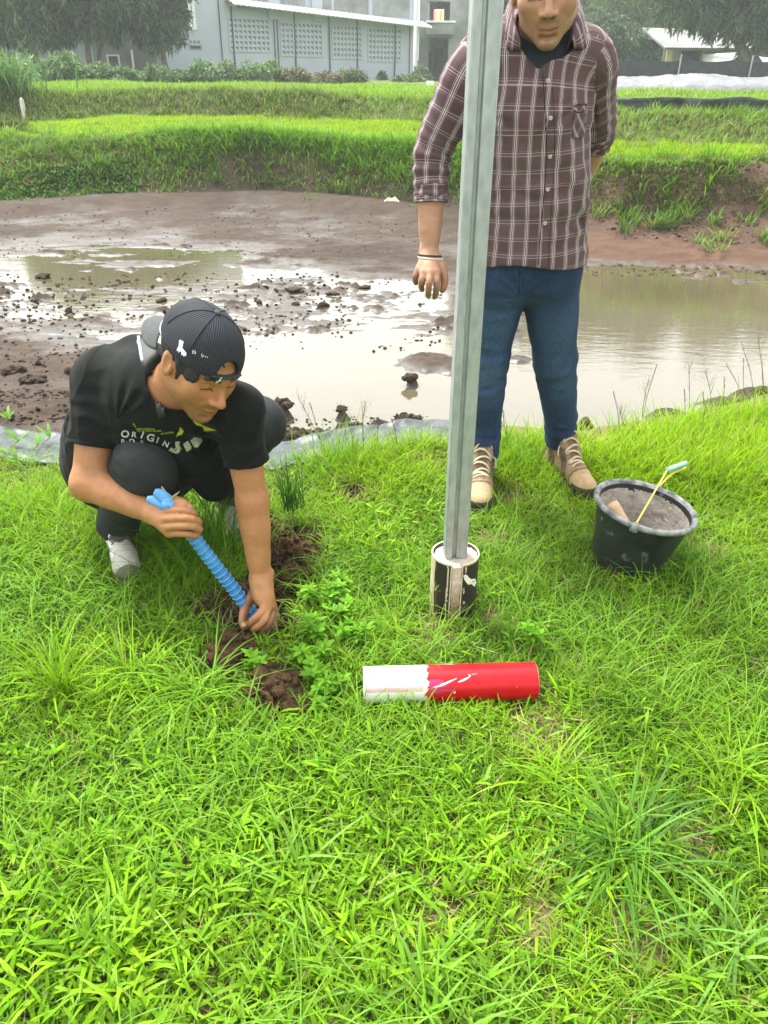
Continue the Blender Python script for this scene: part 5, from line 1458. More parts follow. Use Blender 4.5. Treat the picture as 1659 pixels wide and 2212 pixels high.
def shoe(root, heel, fwd, L, kind, side=1, pitch=0.0):
    """shoe standing on the ground: heel point, forward direction; returns parts and the mesh for details"""
    f = unit([fwd[0], fwd[1], 0]); s = np.array([-f[1], f[0], 0.0]); z = np.array([0, 0, 1.0])
    f2 = unit(f * math.cos(pitch) + z * math.sin(pitch)); z2 = np.cross(f2, s) * -1 if np.dot(np.cross(f2, s), z) < 0 else np.cross(f2, s)
    k = L / .29
    P = lambda a, b, c: np.asarray(heel) + k * (f2 * a + s * b + z2 * c)
    lo = np.min([P(a, b, c) for a in (-.04, .34) for b in (-.09, .09) for c in (-.03, .24)], 0); hi = np.max([P(a, b, c) for a in (-.04, .34) for b in (-.09, .09) for c in (-.03, .24)], 0)
    h = .0032
    A = np.array([f2, s, z2])
    boot = kind == 'boot'
    F = SDF(lo, hi, h)
    F.chain([P(.040, 0, .050), P(.11, .002, .052), P(.19, .004, .048), P(.248, .002, .036)], [.036 * k, .036 * k, .0415 * k, .031 * k], 0, sub=4)
    F.ell(P(.235, .003, .036), np.array([.052, .043, .032]) * k, A, .012)
    F.chain([P(.045, 0, .06), P(.052, 0, .10), P(.050, 0, .150 if boot else .115)], [.040 * k, .041 * k, (.049 if boot else .046) * k], .02, sub=4)
    F.chain([P(.085, 0, .115 if boot else .10), P(.13, 0, .088), P(.18, 0, .070)], [.030 * k, .030 * k, .026 * k], .02, sub=4)
    if boot: F.chain([P(.102, 0, .165), P(.112, 0, .135), P(.135, 0, .105)], [.020 * k, .024 * k, .024 * k], .012, s, 1.45)
    F.plane(P(.1, 0, .004), -z2)
    F.chain([P(.050, 0, .105), P(.047, 0, .26)], [.030 * k, (.042 if boot else .038) * k], .004, sub=1, op='sub')
    F.wrinkle(lambda p: .0012 * fbm(p[:, 0] * 55, p[:, 1] * 55, p[:, 2] * 55, 3, 311))
    V, Q = F.mesh(); V = relax(V, Q, 1, .4)
    Lc = (V - heel) @ A.T / k; a, b, c = Lc.T
    col = np.zeros((len(V), 3)); nz = fbm(V[:, 0] * 60, V[:, 1] * 60, V[:, 2] * 60, 3, 313)
    if boot:
        col[:] = (.27, .185, .108)
        pan = (np.abs(b) > .022) & (c < .13) & (np.sin(a * 75 + c * 40) > .25); col[pan] = (.125, .085, .052)
        col[(c > .055) & (a < .055) & (c < .1)] = (.21, .145, .09)
        toe = (a > .205); col[toe] = (.40, .275, .150)
        edge_ = np.abs(a - .205 - .006 * np.cos(b * 60)) < .0035; col[edge_] = (.15, .10, .06)
        col[(c < .045) & (a > .225)] = (.060, .052, .046); col[(c < .030)] = (.055, .047, .042)
        col[(a > .10) & (a < .20) & (np.abs(b) < .016) & (c > .07)] = (.15, .10, .062)
    else:
        col[:] = (.155, .145, .120)
        col[(np.abs(b) > .026) & (c > .035) & (a < .2)] = (.175, .165, .14)
        toe = (a > .165) & (c > .048 - .10 * (a - .2)) & (a < .262); col[toe] = (.40, .395, .34)
        rim_ = (a > .165) & ~toe; col[rim_] = (.115, .105, .085)
        col[(a > .09) & (a < .165) & (np.abs(b) < .020) & (c > .07)] = (.10, .09, .075)
        col[(c > .10)] = (.05, .05, .048)
    col *= (1 + .22 * nz)[:, None]
    o = mesh_np('shoe' if not boot else 'boot', V, Q, vcol('shoe fabric', .75, .3, 150, .18, .5, .0015), root, col=col)
    bv = bvh_of(V, Q)
    G_ = SDF(lo, hi, h)
    G_.chain([P(.036, 0, .010), P(.11, .001, .010), P(.195, .004, .010), P(.250, .002, .013)], [.039 * k, .038 * k, .046 * k, .036 * k], 0, z2, .52, sub=4)
    G_.plane(P(.1, 0, .026 if not boot else .030), z2); G_.plane(P(.1, 0, -.004), -z2)
    if boot: G_.wrinkle(lambda p: .0022 * np.sign(np.sin(((p - heel) @ A[0]) / k * 330)) * ((((p - heel) @ A[2]) / k) < .018))
    Vs_, Qs_ = G_.mesh()
    mesh_np('sole', Vs_, Qs_, simple('boot sole rubber', (.042, .036, .031), .85, .3, 60) if boot else simple('gum sole', (.36, .26, .145), .75, .2, 60), o)
    # laces
    lm = simple('boot lace', (.56, .45, .31), .8, .15, 90) if boot else simple('shoe lace', (.10, .085, .07), .8, .15, 90)
    rows = np.linspace(.112, .188, 7) if boot else np.linspace(.112, .165, 5)
    for i, a0 in enumerate(rows):
        q = []
        w = .030 - .06 * (a0 - .11)
        for b0 in np.linspace(-w, w, 9):
            aa = a0 + (.004 if i % 2 else -.004) * b0 / w
            h_ = bv.ray_cast(Vector(P(aa, b0, .22)), Vector(-z2))
            if h_[0] is not None: q.append(np.array(h_[0]) + z2 * .0018)
        if len(q) > 3:
            mb = MB(); mb.smooth = True; mb.tube(q, .0034 if boot else .0022, 7); mb.build('lace', lm, o)
            if boot and i < 6:
                q2 = [np.array(p) + f2 * .0055 + z2 * .0004 for p in q]; mb = MB(); mb.smooth = True; mb.tube(q2, .0030, 7); mb.build('lace', lm, o)
    if boot:
        for sg in (-1, 1):
            q, _ = smooth_path([P(.105, sg * .018, .128), P(.118, sg * .040, .130), P(.128, sg * .046, .105), P(.120, sg * .036, .095)], 0.0, 6); mb = MB(); mb.smooth = True; mb.tube(q, .0026, 7); mb.build('lace', lm, o)
    for aa in np.linspace(.0, .27, 9):
        q = P(aa, 0, 0); FOOT_CLEAR.append((q[0], q[1], .042))
    return o, bv, P

# ================================================================== the crouching man
CR = empty('person', J(300, 1000, 2.35), 'crouching man in black with a backward cap digging with a blue handled tool', 'person')
CB = (.370, .172, .074)
HS = 1.05
hc = J(431, 781, 1.85); HA = np.array(frame_from_view(hc, (.52, -.60, .61), (.33, .77, .54)))
shR, shL = J(224, 818, 2.07), J(512, 884, 1.97)
elR, wrR = J(194, 1042, 2.10), J(331, 1107, 2.055)
elL, wrL = J(545, 1082, 2.06), J(563, 1250, 2.125)
nk = J(366, 842, 2.00)
tors = [J(255, 1005, 2.45), J(272, 935, 2.28), J(322, 880, 2.12), J(352, 850, 2.04)]
shdir = unit(shL - shR)
print('crouch', [np.round(v, 2).tolist() for v in (hc, shR, shL, elR, wrR, elL, wrL, tors[0])])
allp = np.array([hc, shR, shL, elR, wrR, elL, wrL, nk, *tors])
F = SDF(allp.min(0) - .16, allp.max(0) + .16, .0029)
head_sdf(F, hc, HA, HS)
hp = lambda x, y, z: hc + HS * (HA[0] * x + HA[1] * y + HA[2] * z)
F.chain([hp(0, -.030, -.045), hp(0, -.045, -.085) * .5 + nk * .5, nk], [.052, .054, .064], .03)
F.chain(tors, [.125, .125, .125, .095], .03, shdir, 1.2)
F.chain([shR, (shR + shL) / 2 + (nk - (shR + shL) / 2) * .6, shL], [.055, .085, .055], .04)
def arm(F, sh, el, wr, r, bump=None):
    F.chain([sh, sh + (el - sh) * .5, el], [r[0], r[1], r[2]], .02)
    d = wr - el
    F.chain([el, el + d * .28, el + d * .65, wr], [r[2], r[3], r[4], r[5]], .022)
arm(F, shR, elR, wrR, (.056, .053, .047, .0475, .039, .0305)); arm(F, shL, elL, wrL, (.052, .045, .0405, .0425, .0350, .0265))
F.ell(elR + unit(elR - (shR + wrR) / 2) * .018, (.030, .030, .030), None, .03)
F.ell(J(584, 1238, 2.13), (.011, .011, .013), None, .016)                          # wrist bone
# right hand round the top of the handle
HR = [[(350, 1104, 2.005), (398, 1102, 1.968), (420, 1111, 1.985), (414, 1118, 2.025)], [(348, 1121, 1.998), (404, 1119, 1.955), (430, 1128, 1.982), (421, 1134, 2.025)],
      [(353, 1138, 2.000), (407, 1136, 1.958), (431, 1144, 1.985), (421, 1149, 2.025)], [(366, 1152, 2.010), (404, 1153, 1.975), (423, 1157, 1.993), (415, 1160, 2.025)]]
for i, ch in enumerate(HR):
    p = [J(*q) for q in ch]
    F.chain([wrR, (wrR + p[0]) / 2 + unit(CAM_P - wrR) * .004, p[0]], [.022, .0155, .0128], .016)
    finger(F, p, .0112 - .0008 * (i == 3), .0085, .0015)
F.chain([J(338, 1100, 2.04), J(356, 1088, 2.02), J(378, 1082, 2.000), J(398, 1088, 1.985), J(411, 1097, 1.985)], [.020, .0165, .0135, .0122, .0095], .010, sub=4)
# left hand round the lower end
HL = [[(572, 1312, 2.098), (557, 1330, 2.080), (540, 1345, 2.095), (536, 1352, 2.130)], [(581, 1312, 2.112), (571, 1338, 2.085), (552, 1357, 2.095), (546, 1360, 2.130)],
      [(588, 1314, 2.130), (583, 1341, 2.105), (566, 1361, 2.112), (558, 1362, 2.145)], [(592, 1320, 2.152), (590, 1344, 2.132), (577, 1361, 2.138), (570, 1362, 2.165)]]
for i, ch in enumerate(HL):
    p = [J(*q) for q in ch]
    F.chain([wrL, (wrL * .45 + p[0] * .55) + unit(CAM_P - wrL) * .003, p[0]], [.0215, .0150, .0122], .016)
    finger(F, p, .0112 - .001 * (i == 3), .0086, .0015)
F.chain([J(556, 1270, 2.135), J(542, 1292, 2.150), J(529, 1316, 2.150), J(524, 1338, 2.140), J(525, 1355, 2.135)], [.017, .0145, .0125, .0115, .0090], .010, sub=4)
F.chain([wrL, J(566, 1285, 2.115)], [.024, .026], .02, HA[0], 1.0)
F.wrinkle(lambda p: .0006 * fbm(p[:, 0] * 70, p[:, 1] * 70, p[:, 2] * 70, 2, 301))
V, Q = F.mesh(); V = relax(V, Q, 2, .45)
col = head_colour(V, hc, HA, HS, CB, .55)
kn = fbm(V[:, 0] * 16, V[:, 1] * 16, V[:, 2] * 16, 3, 303)[:, None]; col = col * (1 + .14 * kn)
dirt = sstep(.20, .06, V[:, 2]) * sstep(-.15, .35, fbm(V[:, 0] * 38, V[:, 1] * 38, V[:, 2] * 38, 3, 305)); col = col * (1 - dirt[:, None] * .6) + np.array([.075, .045, .024]) * dirt[:, None] * .6
# nails and knuckle creases
def spot(c, r_, rgb, m=.8):
    global col
    w_ = (1 - sstep(r_ * .6, r_, np.linalg.norm(V - c, axis=1)))[:, None] * m; col = col * (1 - w_) + np.array(rgb) * w_
spot(J(524, 1349, 2.12), .012, (.62, .38, .30), .8); spot(J(410, 1095, 1.975), .008, (.55, .32, .24), .7)
for ch in HR + HL:
    spot(J(*ch[1]), .009, np.array(CB) * np.array([.80, .70, .68]), .5)
mesh_np('body', V, Q, skinm, CR, col=np.clip(col, .005, .9))
# --- hair
hairm = simple('black hair', (.014, .012, .011), .55, .5, 120, .8, .003)
F = SDF(hc - .16, hc + .16, .003)
F.ell(hp(0, -.016, .034), np.array((.0805, .1005, .082)) * HS, HA, 0)
F.apply(lambda X, Y, Z: np.maximum(-(((X - hc[0]) * HA[1][0] + (Y - hc[1]) * HA[1][1] + (Z - hc[2]) * HA[1][2]) - .032), ((X - hc[0]) * HA[2][0] + (Y - hc[1]) * HA[2][1] + (Z - hc[2]) * HA[2][2]) - .040), hc - .15, hc + .15, 0, 'sub'); F.plane(hp(0, 0, -.045), -HA[2])
for q in (-1, 1):
    F.ell(hp(q * .086, -.020, -.022), (.022, .030, .040), HA, .004, 'sub')
    F.ell(hp(q * .0585, .040, .014), (.0125, .036, .030), HA, .015); F.chain([hp(q * .069, .020, .03), hp(q * .0665, .022, -.022)], [.013, .006], .008)
F.ell(hp(0, -.085, -.060), (.08, .04, .03), HA, .02, 'sub')
F.wrinkle(lambda p: .0035 * fbm(((p - hc) @ HA[1]) * 160, ((p - hc) @ HA[0]) * 160, ((p - hc) @ HA[2]) * 30, 3, 321))
Vh, Qh = F.mesh(); mesh_np('hair', Vh, Qh, hairm, CR)
# --- cap, worn back to front
t = NT('dark cap cloth'); v = t.coord()
pat = t.attr('pat', 'Vector'); sp = t.n("SeparateXYZ"); t.link(pat, sp.inputs[0])
rib = t.math('SINE', t.math('MULTIPLY', sp.outputs[0], 2 * PI * 1.0))
mesh_on = sp.outputs[1]
base = t.mix(t.math('MULTIPLY', t.math('MULTIPLY', t.math('MULTIPLY_ADD', rib, .5, .5), mesh_on), .6), (.014, .017, .022), (.038, .043, .052))
p_ = t.principled(base, .8, 0, .3, t.bump(t.math('MULTIPLY', rib, mesh_on), .5, .002)); capm = t.m
cap_f = simple('faded black cotton', (.055, .060, .062), .85, .15, 60, .4, .001)
capA = np.array([HA[0], unit(HA[1] * .998 + HA[2] * -.06), unit(HA[2] * .998 + HA[1] * .06)])
cpx = lambda x, y, z: hc + HS * (capA[0] * x + capA[1] * y + capA[2] * z)
F = SDF(hc - .19, hc + .21, .003)
F.ell(cpx(0, -.012, .034), np.array((.0895, .1095, .0960)) * HS, capA, 0)
F.ell(cpx(0, -.068, .066), np.array((.056, .034, .032)) * HS, capA, .03)                       # the stiff front panel
F.ell(cpx(0, -.012, .032), np.array((.0825, .1025, .0890)) * HS, capA, 0, 'sub')
F.plane(cpx(0, 0, .030), -capA[2])
F.ell(cpx(0, .105, .048), (.031, .05, .031), capA, .003, 'sub')                    # opening above the strap
F.wrinkle(lambda p: .0015 * fbm(p[:, 0] * 25, p[:, 1] * 25, p[:, 2] * 25, 3, 331))
Vc, Qc = F.mesh(); Vc = relax(Vc, Qc, 1, .4)
Lc = (Vc - hc) @ capA.T / HS; th = np.arctan2(Lc[:, 0], Lc[:, 1] + .012); 
seg = np.round(th / (PI / 3) - .5) + .5; thl = th - seg * PI / 3
rad_ = np.hypot(Lc[:, 0], Lc[:, 1] + .012)
u_ = np.tan(np.clip(thl, -.7, .7)) * .095 * (rad_ / .095) / .0052
isfront = np.cos(th) > -.45
cap = mesh_np('cap', Vc, Qc, capm, CR, uv=np.stack([u_, isfront.astype(float), 0 * u_], -1))
capbv = bvh_of(Vc, Qc)
for k in range(6):                                                                  # raised seams
    a = k * PI / 3; q = []
    for el_ in np.linspace(.28, 1.5, 14):
        o_ = cpx(0, -.012, .038); d_ = capA[0] * math.sin(a) * math.cos(el_) + capA[1] * math.cos(a) * math.cos(el_) + capA[2] * math.sin(el_)
        if k == 0 and el_ < .5: continue
        h_ = capbv.ray_cast(Vector(o_ + d_ * .3), Vector(-d_)); 
        if h_[0] is not None: q.append(np.array(h_[0]) + d_ * .0006)
    if len(q) > 3: mb = MB(); mb.smooth = True; mb.tube(q, .0016, 6); mb.build('seam', simple('cap seam', (.022, .025, .030), .8, .1, 50), cap)
F = SDF(cpx(0, -.012, .132) - .02, cpx(0, -.012, .132) + .02, .0015); F.ell(cpx(0, -.012, .1310), (.0085, .0085, .0055), capA, 0); Vb, Qb = F.mesh(); mesh_np('top_button', Vb, Qb, cap_f, cap)
# brim: a curved plate behind the head
uu, ww = np.meshgrid(np.linspace(-1, 1, 40), np.linspace(0, 1, 16))
bw_ = .084 * np.sqrt(np.clip(1 - (ww * .93) ** 2.6, 0, 1)) ; xb_ = uu * bw_
yb_ = -.012 - .1085 * np.sqrt(np.clip(1 - (xb_ / .0885) ** 2, 0.02, 1)) * (1 - ww) - ww * .0 - (.088 + .078 * ww - .012 * (1 - ww)) * ww - .02 * ww
yb_ = -.012 - .100 * np.sqrt(np.clip(1 - (xb_ / .092) ** 2, 0.02, 1)) - .072 * ww
zb_ = .034 - .055 * ww - .95 * xb_ ** 2 / .09 * .55
P = hc + HS * (xb_[..., None] * capA[0] + yb_[..., None] * capA[1] + zb_[..., None] * capA[2])
mb = MB(); mb.grid(P); br = mb.build('brim', cap_f, cap, smooth=True); add_mod(br, 'SOLIDIFY', thickness=.0035)
mb = MB(); mb.smooth = True
edge_line = [cpx(.0890 * math.sin(a), -.012 - .110 * math.cos(a), .031) for a in np.linspace(-1.15, 1.15, 24)]
mb.tube(edge_line, .0018, 6); mb.build('piping', simple('pale cap piping', (.42, .42, .40), .7, .1, 50), cap)
# strap with a small woven tag, across the forehead
q = [cpx(.0868 * math.sin(a), -.012 + .1078 * math.cos(a), .0405) for a in np.linspace(-.44, .44, 16)]
mb = MB(); mb.smooth = True; mb.tube(q, .0095, 8, e=.22, side=capA[2]); mb.build('strap', simple('cap strap', (.020, .026, .024), .7, .2, 50), cap)
white_thread = simple('white embroidery', (.66, .68, .72), .8, .1, 90)
dog = [(0, .055), (.012, .060), (.016, .052), (.026, .056), (.030, .046), (.026, .036), (.032, .028), (.030, .015), (.044, .004), (.062, -.010), (.066, -.022), (.060, -.036), (.055, -.028), (.050, -.038), (.044, -.026), (.036, -.032), (.030, -.012), (.022, -.010), (.016, -.022), (.010, -.010), (.002, -.014), (.0, .002), (.006, .016), (.004, .034)]
def dog_at(px, py, k, rot, par):
    mb = MB(); c0 = np.array([.028, .008]); V = []; ca, sa = math.cos(rot), math.sin(rot)
    for x, y in dog + [tuple(c0)]:
        dx, dy = (x - c0[0]) * k, -(y - c0[1]) * k; h_, _ = cast(capbv, px + dx * ca - dy * sa, py + dx * sa + dy * ca, .0012)
        V.append(h_)
    if any(p is None for p in V): return
    n = len(dog); mb.add(V, None, [[i, (i + 1) % n, n] for i in range(n)]); mb.build('emblem', white_thread, par)
dog_at(393, 753, 350, .25, cap)
for k, (x, y, h_) in enumerate([(416, 757, 7), (419, 756, 9), (422, 758, 7), (436, 764, 8), (440, 767, 4), (444, 769, 3), (448, 770, 3)]):
    mb = MB(); drape_line(mb, [(x, y), (x + .8, y + h_)], .0007, capbv, .0006, 3, 5)
    if mb.n: mb.build('stitch', white_thread, cap)
sp_ = cpx(-.030, .094, .0405) + capA[1] * .006
mb = MB(); tq = [sp_ + capA[0] * a + capA[2] * b for a, b in ((-.010, -.009), (.010, -.009), (.010, .009), (-.010, .009))]; tq = [p + capA[1] * .003 for p in tq]
mb.add(tq, [[0, 1, 2, 3]]); tg_ = mb.build('woven_tag', simple('dark green tag', (.018, .04, .028), .7, .1, 50), cap)
mb = MB(); V = [sp_ + capA[1] * .0042 - capA[0] * (x - .028) * .20 + capA[2] * (y - .008) * .20 for x, y in dog + [(.028, .008)]]; n = len(dog)
mb.add(V, None, [[i, (i + 1) % n, n] for i in range(n)]); mb.build('emblem', white_thread, tg_)
# --- T-shirt
t = NT('black cotton'); v = t.coord()
t.principled(t.ramp(t.noise(v, 30, 5), [(.3, (.0040, .0052, .0050)), (.7, (.0075, .0092, .0086))]), .9, 0, .18, t.bump(t.noise(v, 220, 3), .25, .0008), Sheen_Weight=.03); blackc = t.m
lo = np.minimum.reduce([shR, shL, elR, elL, *tors]) - .22; hi = np.maximum.reduce([shR, shL, elR, elL, *tors]) + .2
F = SDF(lo, hi, .0042)
F.chain(tors, [.150, .148, .142, .108], 0, shdir, 1.20)
F.chain([shR, (shR + shL) / 2 + (nk - (shR + shL) / 2) * .5, shL], [.066, .096, .064], .05)
F.chain([J(300, 770, 2.10), J(345, 800, 2.05)], [.05, .045], .05)                      # hunched upper back
F.chain([J(200, 985, 2.44), J(190, 950, 2.40)], [.060, .055], .05)                     # shirt tail over the hip
F.chain([J(425, 975, 2.12), J(455, 1010, 2.16), J(465, 1045, 2.18)], [.07, .065, .05], .06)   # cloth hanging in front of the belly
seR = shR + (elR - shR) * .64; seL = shL + (elL - shL) * .58
F.chain([shR, shR + (elR - shR) * .35, seR], [.068, .068, .0655], .035); F.chain([shL, shL + (elL - shL) * .3, seL], [.062, .058, .0545], .035)
F.wrinkle(folds(341, .0040, (8, 8, 5))); F.wrinkle(creases(371, .0075, 7.0, (1, 1, .7)))
vr, vu_, vt_ = view_frame(nk)
F.wrinkle(fans(J(255, 905, 2.0), vr, vu_, .0042, 13, .03, .16, 373, 1.0, .7)); F.wrinkle(fans(J(495, 960, 1.95), vr, vu_, .0042, 12, .03, .17, 375, 2.2, .8)); F.wrinkle(fans(J(440, 1000, 2.05), vr, vu_, .0045, 11, .02, .15, 377, 1.9, .8)); F.wrinkle(rings([shR, seR], [(.10, 1.0)], .0028, .05, .07, 343)); F.wrinkle(rings([shL, seL], [(.08, 1.0)], .0026, .045, .07, 345))
# openings: sleeves and neck
F.plane  # (sleeve ends are cut locally below)
def cut_end(F, p, d, rr):
    d = unit(d)
    F.apply(lambda X, Y, Z: np.maximum(-((X - p[0]) * d[0] + (Y - p[1]) * d[1] + (Z - p[2]) * d[2]), np.sqrt((X - p[0]) ** 2 + (Y - p[1]) ** 2 + (Z - p[2]) ** 2) - rr), p - rr, p + rr, 0, 'sub')
cut_end(F, seR, elR - shR, .10); cut_end(F, seL, elL - shL, .09)
F.chain([seR - unit(elR - shR) * .045, elR], [.050, .0625], .004, op='sub'); F.chain([seL - unit(elL - shL) * .045, elL], [.040, .0515], .004, op='sub')
F.chain([nk + unit(nk - hc) * .02, hp(0, -.035, -.08)], [.064, .075], .006, sub=1, op='sub')
Vt, Qt = F.mesh(); Vt = relax(Vt, Qt, 1, .4)
ts = mesh_np('tshirt', Vt, Qt, blackc, CR); tbv = bvh_of(Vt, Qt)
inkw, inky, inkg = simple('white ink', (.46, .48, .48), .8, .12, 80), simple('yellow ink', (.42, .46, .012), .8, .1, 80), simple('grey ink', (.34, .35, .35), .8, .12, 80)
arc1 = lambda X: -.0042 * np.maximum(X - 25, 0) ** 1.5 * 1.0
for (ch, x, y, s_, tl_) in [('O', 260, 942, 22, .20), ('R', 284, 943, 17, .12), ('I', 303, 945, 22, .35), ('G', 316, 950, 22, .22), ('I', 336, 955, 19, .38), ('N', 350, 961, 17, .40)]:
    drape_text('print_letter', ch, x, y, s_, inkw, tbv, ts, tl_, 1.05, bold=True)
for (ch, x, y, s_, tl_) in [('B', 261, 957, 13, .1), ('D', 279, 957, 14, .1), ('F', 303, 959, 12, .1)]:
    drape_text('print_letter', ch, x, y, s_, inkw, tbv, ts, tl_, 1.2)
for (tx, x, y, tl_, a) in [('The', 286, 916, .75, 0), ('sweat and brave', 294, 927, .02, 0), ('day so come warmth', 296, 931, .02, 0), ('on and the', 348, 938, -.12, 0)]:
    drape_text('print_line', tx, x, y, 6.2, inky, tbv, ts, tl_, 1.0)
drape_poly('print_shape', [(417, 908), (422, 909), (446, 921), (469, 929), (441, 931), (447, 928), (441, 921), (424, 917)], inky, tbv, ts)
drape_poly('print_shape', [(389, 921), (397, 930), (393, 938), (384, 940), (380, 944), (384, 934), (387, 930)], inky, tbv, ts)
for pts in ([(364, 972), (370, 965), (378, 972), (388, 976), (384, 979), (376, 978)], [(379, 953), (389, 953), (386, 962), (390, 972), (386, 978), (379, 979), (382, 970), (379, 962)], [(395, 959), (405, 951), (410, 957), (412, 971), (404, 975)], [(411, 951), (420, 943), (434, 946), (437, 951), (427, 966), (421, 966)]):
    drape_poly('print_shape', pts, inkg, tbv, ts)
for (cx_, cy_) in ((407, 966), (424, 958)):
    mb = MB(); drape_line(mb, [(cx_ + 5 * math.cos(a), cy_ + 6 * math.sin(a)) for a in np.linspace(0, 2 * PI, 9)], .0009, tbv, .0022, 4)
    if mb.n: mb.build('print_line', inky, ts)
for pts in ([(375, 977), (377, 970), (381, 966)], [(385, 960), (389, 964), (392, 969)]):
    mb = MB(); drape_line(mb, pts, .0012, tbv, .0022, 4); 
    if mb.n: mb.build('print_line', inky, ts)
# hem lines on the sleeves
for c_, d_, rr in ((seR, elR - shR, .066), (seL, elL - shL, .055)):
    d_ = unit(d_); a1 = unit(np.cross(d_, [0, 0, 1])); a2 = np.cross(d_, a1); o_ = c_ - d_ * .018; q = []
    for a in np.linspace(0, 2 * PI, 40):
        dd = a1 * math.cos(a) + a2 * math.sin(a); h_ = tbv.ray_cast(Vector(o_ + dd * .12), Vector(-dd))
        if h_[0] is not None and (np.array(h_[0]) - o_) @ dd > .03: q.append(np.array(h_[0]) + dd * .0002)
    if len(q) > 5: mb = MB(); mb.smooth = True; mb.tube(q, .0011, 5); mb.build('hem_seam', blackc, ts)
# --- trousers
t = NT('charcoal denim'); v = t.coord()
t.principled(t.ramp(t.noise(v, 18, 6, .6), [(.3, (.0155, .0185, .0195)), (.7, (.030, .035, .036))]), .85, 0, .25, t.bump(t.noise(v, 300, 2), .3, .0008)); trm = t.m
hipR, hipL = J(232, 1000, 2.43), J(340, 1010, 2.52)
knR, knL = J(318, 1006, 2.075), J(557, 915, 2.32)
toeR = at_z(281, 1268, 0.0); anR = J(250, 1132, 2.42); anR[2] = max(anR[2], .10)
fR = unit([toeR[0] - anR[0], toeR[1] - anR[1], 0]); heelR = np.array([toeR[0], toeR[1], 0.0]) - fR * .285
anR = heelR + fR * .055 + np.array([0, 0, .105])
fL = unit([.10, -.24, 0]); heelL = np.array([-.57, 2.42, 0.0]); anL = heelL + fL * .055 + np.array([0, 0, .11])
print('crouch legs', [np.round(q, 2).tolist() for q in (hipR, knR, anR, hipL, knL, anL)], np.linalg.norm(knR - hipR), np.linalg.norm(anR - knR), np.linalg.norm(knL - hipL), np.linalg.norm(anL - knL))
pts = np.array([hipR, hipL, knR, knL, anR, anL])
F = SDF(pts.min(0) - .17, pts.max(0) + .17, .0045)
for hp_, kn_, an_ in ((hipR, knR, anR), (hipL, knL, anL)):
    F.chain([hp_, hp_ + (kn_ - hp_) * .5, kn_], [.104, .094, .080], .04)
    F.chain([kn_, kn_ + (an_ - kn_) * .35, kn_ + (an_ - kn_) * .75, an_ - np.array([0, 0, .02])], [.074, .069, .062, .060], .03)
    F.wrinkle(rings([hp_, kn_, an_], [(np.linalg.norm(kn_ - hp_), .9)], .0045, .05, .10, 351)); F.wrinkle(rings([kn_, an_], [(np.linalg.norm(kn_ - an_), 1.0)], .005, .045, .10, 353))
F.chain([hipR, hipL], [.108, .11], .05)
F.wrinkle(folds(355, .0028, (9, 9, 9))); F.wrinkle(creases(381, .006, 8.0))
F.wrinkle(fans(J(290, 1065, 2.15), *view_frame(knR)[:2], .0042, 12, .02, .13, 383, 1.2, .9))
for an_, kn_ in ((anR, knR), (anL, knL)): cut_end(F, an_ - np.array([0, 0, .008]), an_ - kn_, .09)
Vp, Qp = F.mesh(); Vp = relax(Vp, Qp, 1, .4); mesh_np('trousers', Vp, Qp, trm, CR)
so_, sbv, SP = shoe(CR, heelR, fR, .29, 'sneaker'); shoe(CR, heelL, fL, .29, 'sneaker')
# pale zigzag mark on the outer side of the shoe
mk_m = simple('white shoe trim', (.60, .61, .58), .6, .1, 60)
for pts in ([(222, 1152), (234, 1150), (239, 1155), (236, 1161), (223, 1165)], [(224, 1171), (234, 1166), (240, 1172), (246, 1181), (238, 1185), (232, 1176), (225, 1176)], [(225, 1188), (232, 1187), (236, 1193), (246, 1191), (246, 1204), (232, 1206), (226, 1201)]):
    drape_poly('shoe_mark', pts, mk_m, sbv, so_, .0012, 3)
# --- strap of a bag over the shoulder
bag = empty('shoulder_strap', J(318, 770, 2.0), 'padded black bag strap over the right shoulder of the crouching man', 'bag strap')
t = NT('black webbing'); v = t.coord(); t.principled(t.ramp(t.noise(v, 60, 3), [(.3, (.010, .013, .0125)), (.7, (.020, .025, .024))]), .6, 0, .4, t.bump(t.noise(v, 260, 2), .5, .001)); webm = t.m
def band(name, path, half, mat, thick, par, off=.004):
    """strip lying on the shirt: path and half width measured on the picture plane"""
    P, _ = smooth_path([(*p, 0) for p in path], 0.0, 6); d = np.gradient(P[:, :2], axis=0); d /= np.linalg.norm(d, axis=1, keepdims=True); nn = np.stack([-d[:, 1], d[:, 0]], -1)
    G_ = np.zeros((len(P), 7, 3)); last = None
    for i in range(len(P)):
        for j, s_ in enumerate(np.linspace(-1, 1, 7)):
            q, n_ = cast(tbv, P[i, 0] + nn[i, 0] * half * s_, P[i, 1] + nn[i, 1] * half * s_, off)
            if q is None: q = at_d(P[i, 0] + nn[i, 0] * half * s_, P[i, 1] + nn[i, 1] * half * s_, np.dot(last - CAM_P, CAM_F)) if last is not None else None
            if q is None: q = at_d(P[i, 0], P[i, 1], 2.02)
            G_[i, j] = q; last = q
    mb = MB(); mb.grid(G_); o = mb.build(name, mat, par, smooth=True); add_mod(o, 'SOLIDIFY', thickness=thick, offset=1.0 if True else 0)
    return o
band('pad', [(316, 742), (322, 765), (329, 790), (334, 808)], 18, webm, .012, bag)
band('webbing', [(334, 806), (340, 850), (352, 900)], 8, webm, .003, bag)
for y0 in (792, 806): band('buckle', [(314, y0 - 4), (349, y0 + 1)], 3.0, simple('glossy black plastic', (.03, .036, .036), .3, .2, 30, 0), .010, bag, .008)
band('edge_trim', [(302, 738), (306, 760), (314, 790)], 3.0, simple('grey reflective edge', (.26, .29, .30), .35, .1, 30, 0), .005, bag, .012)

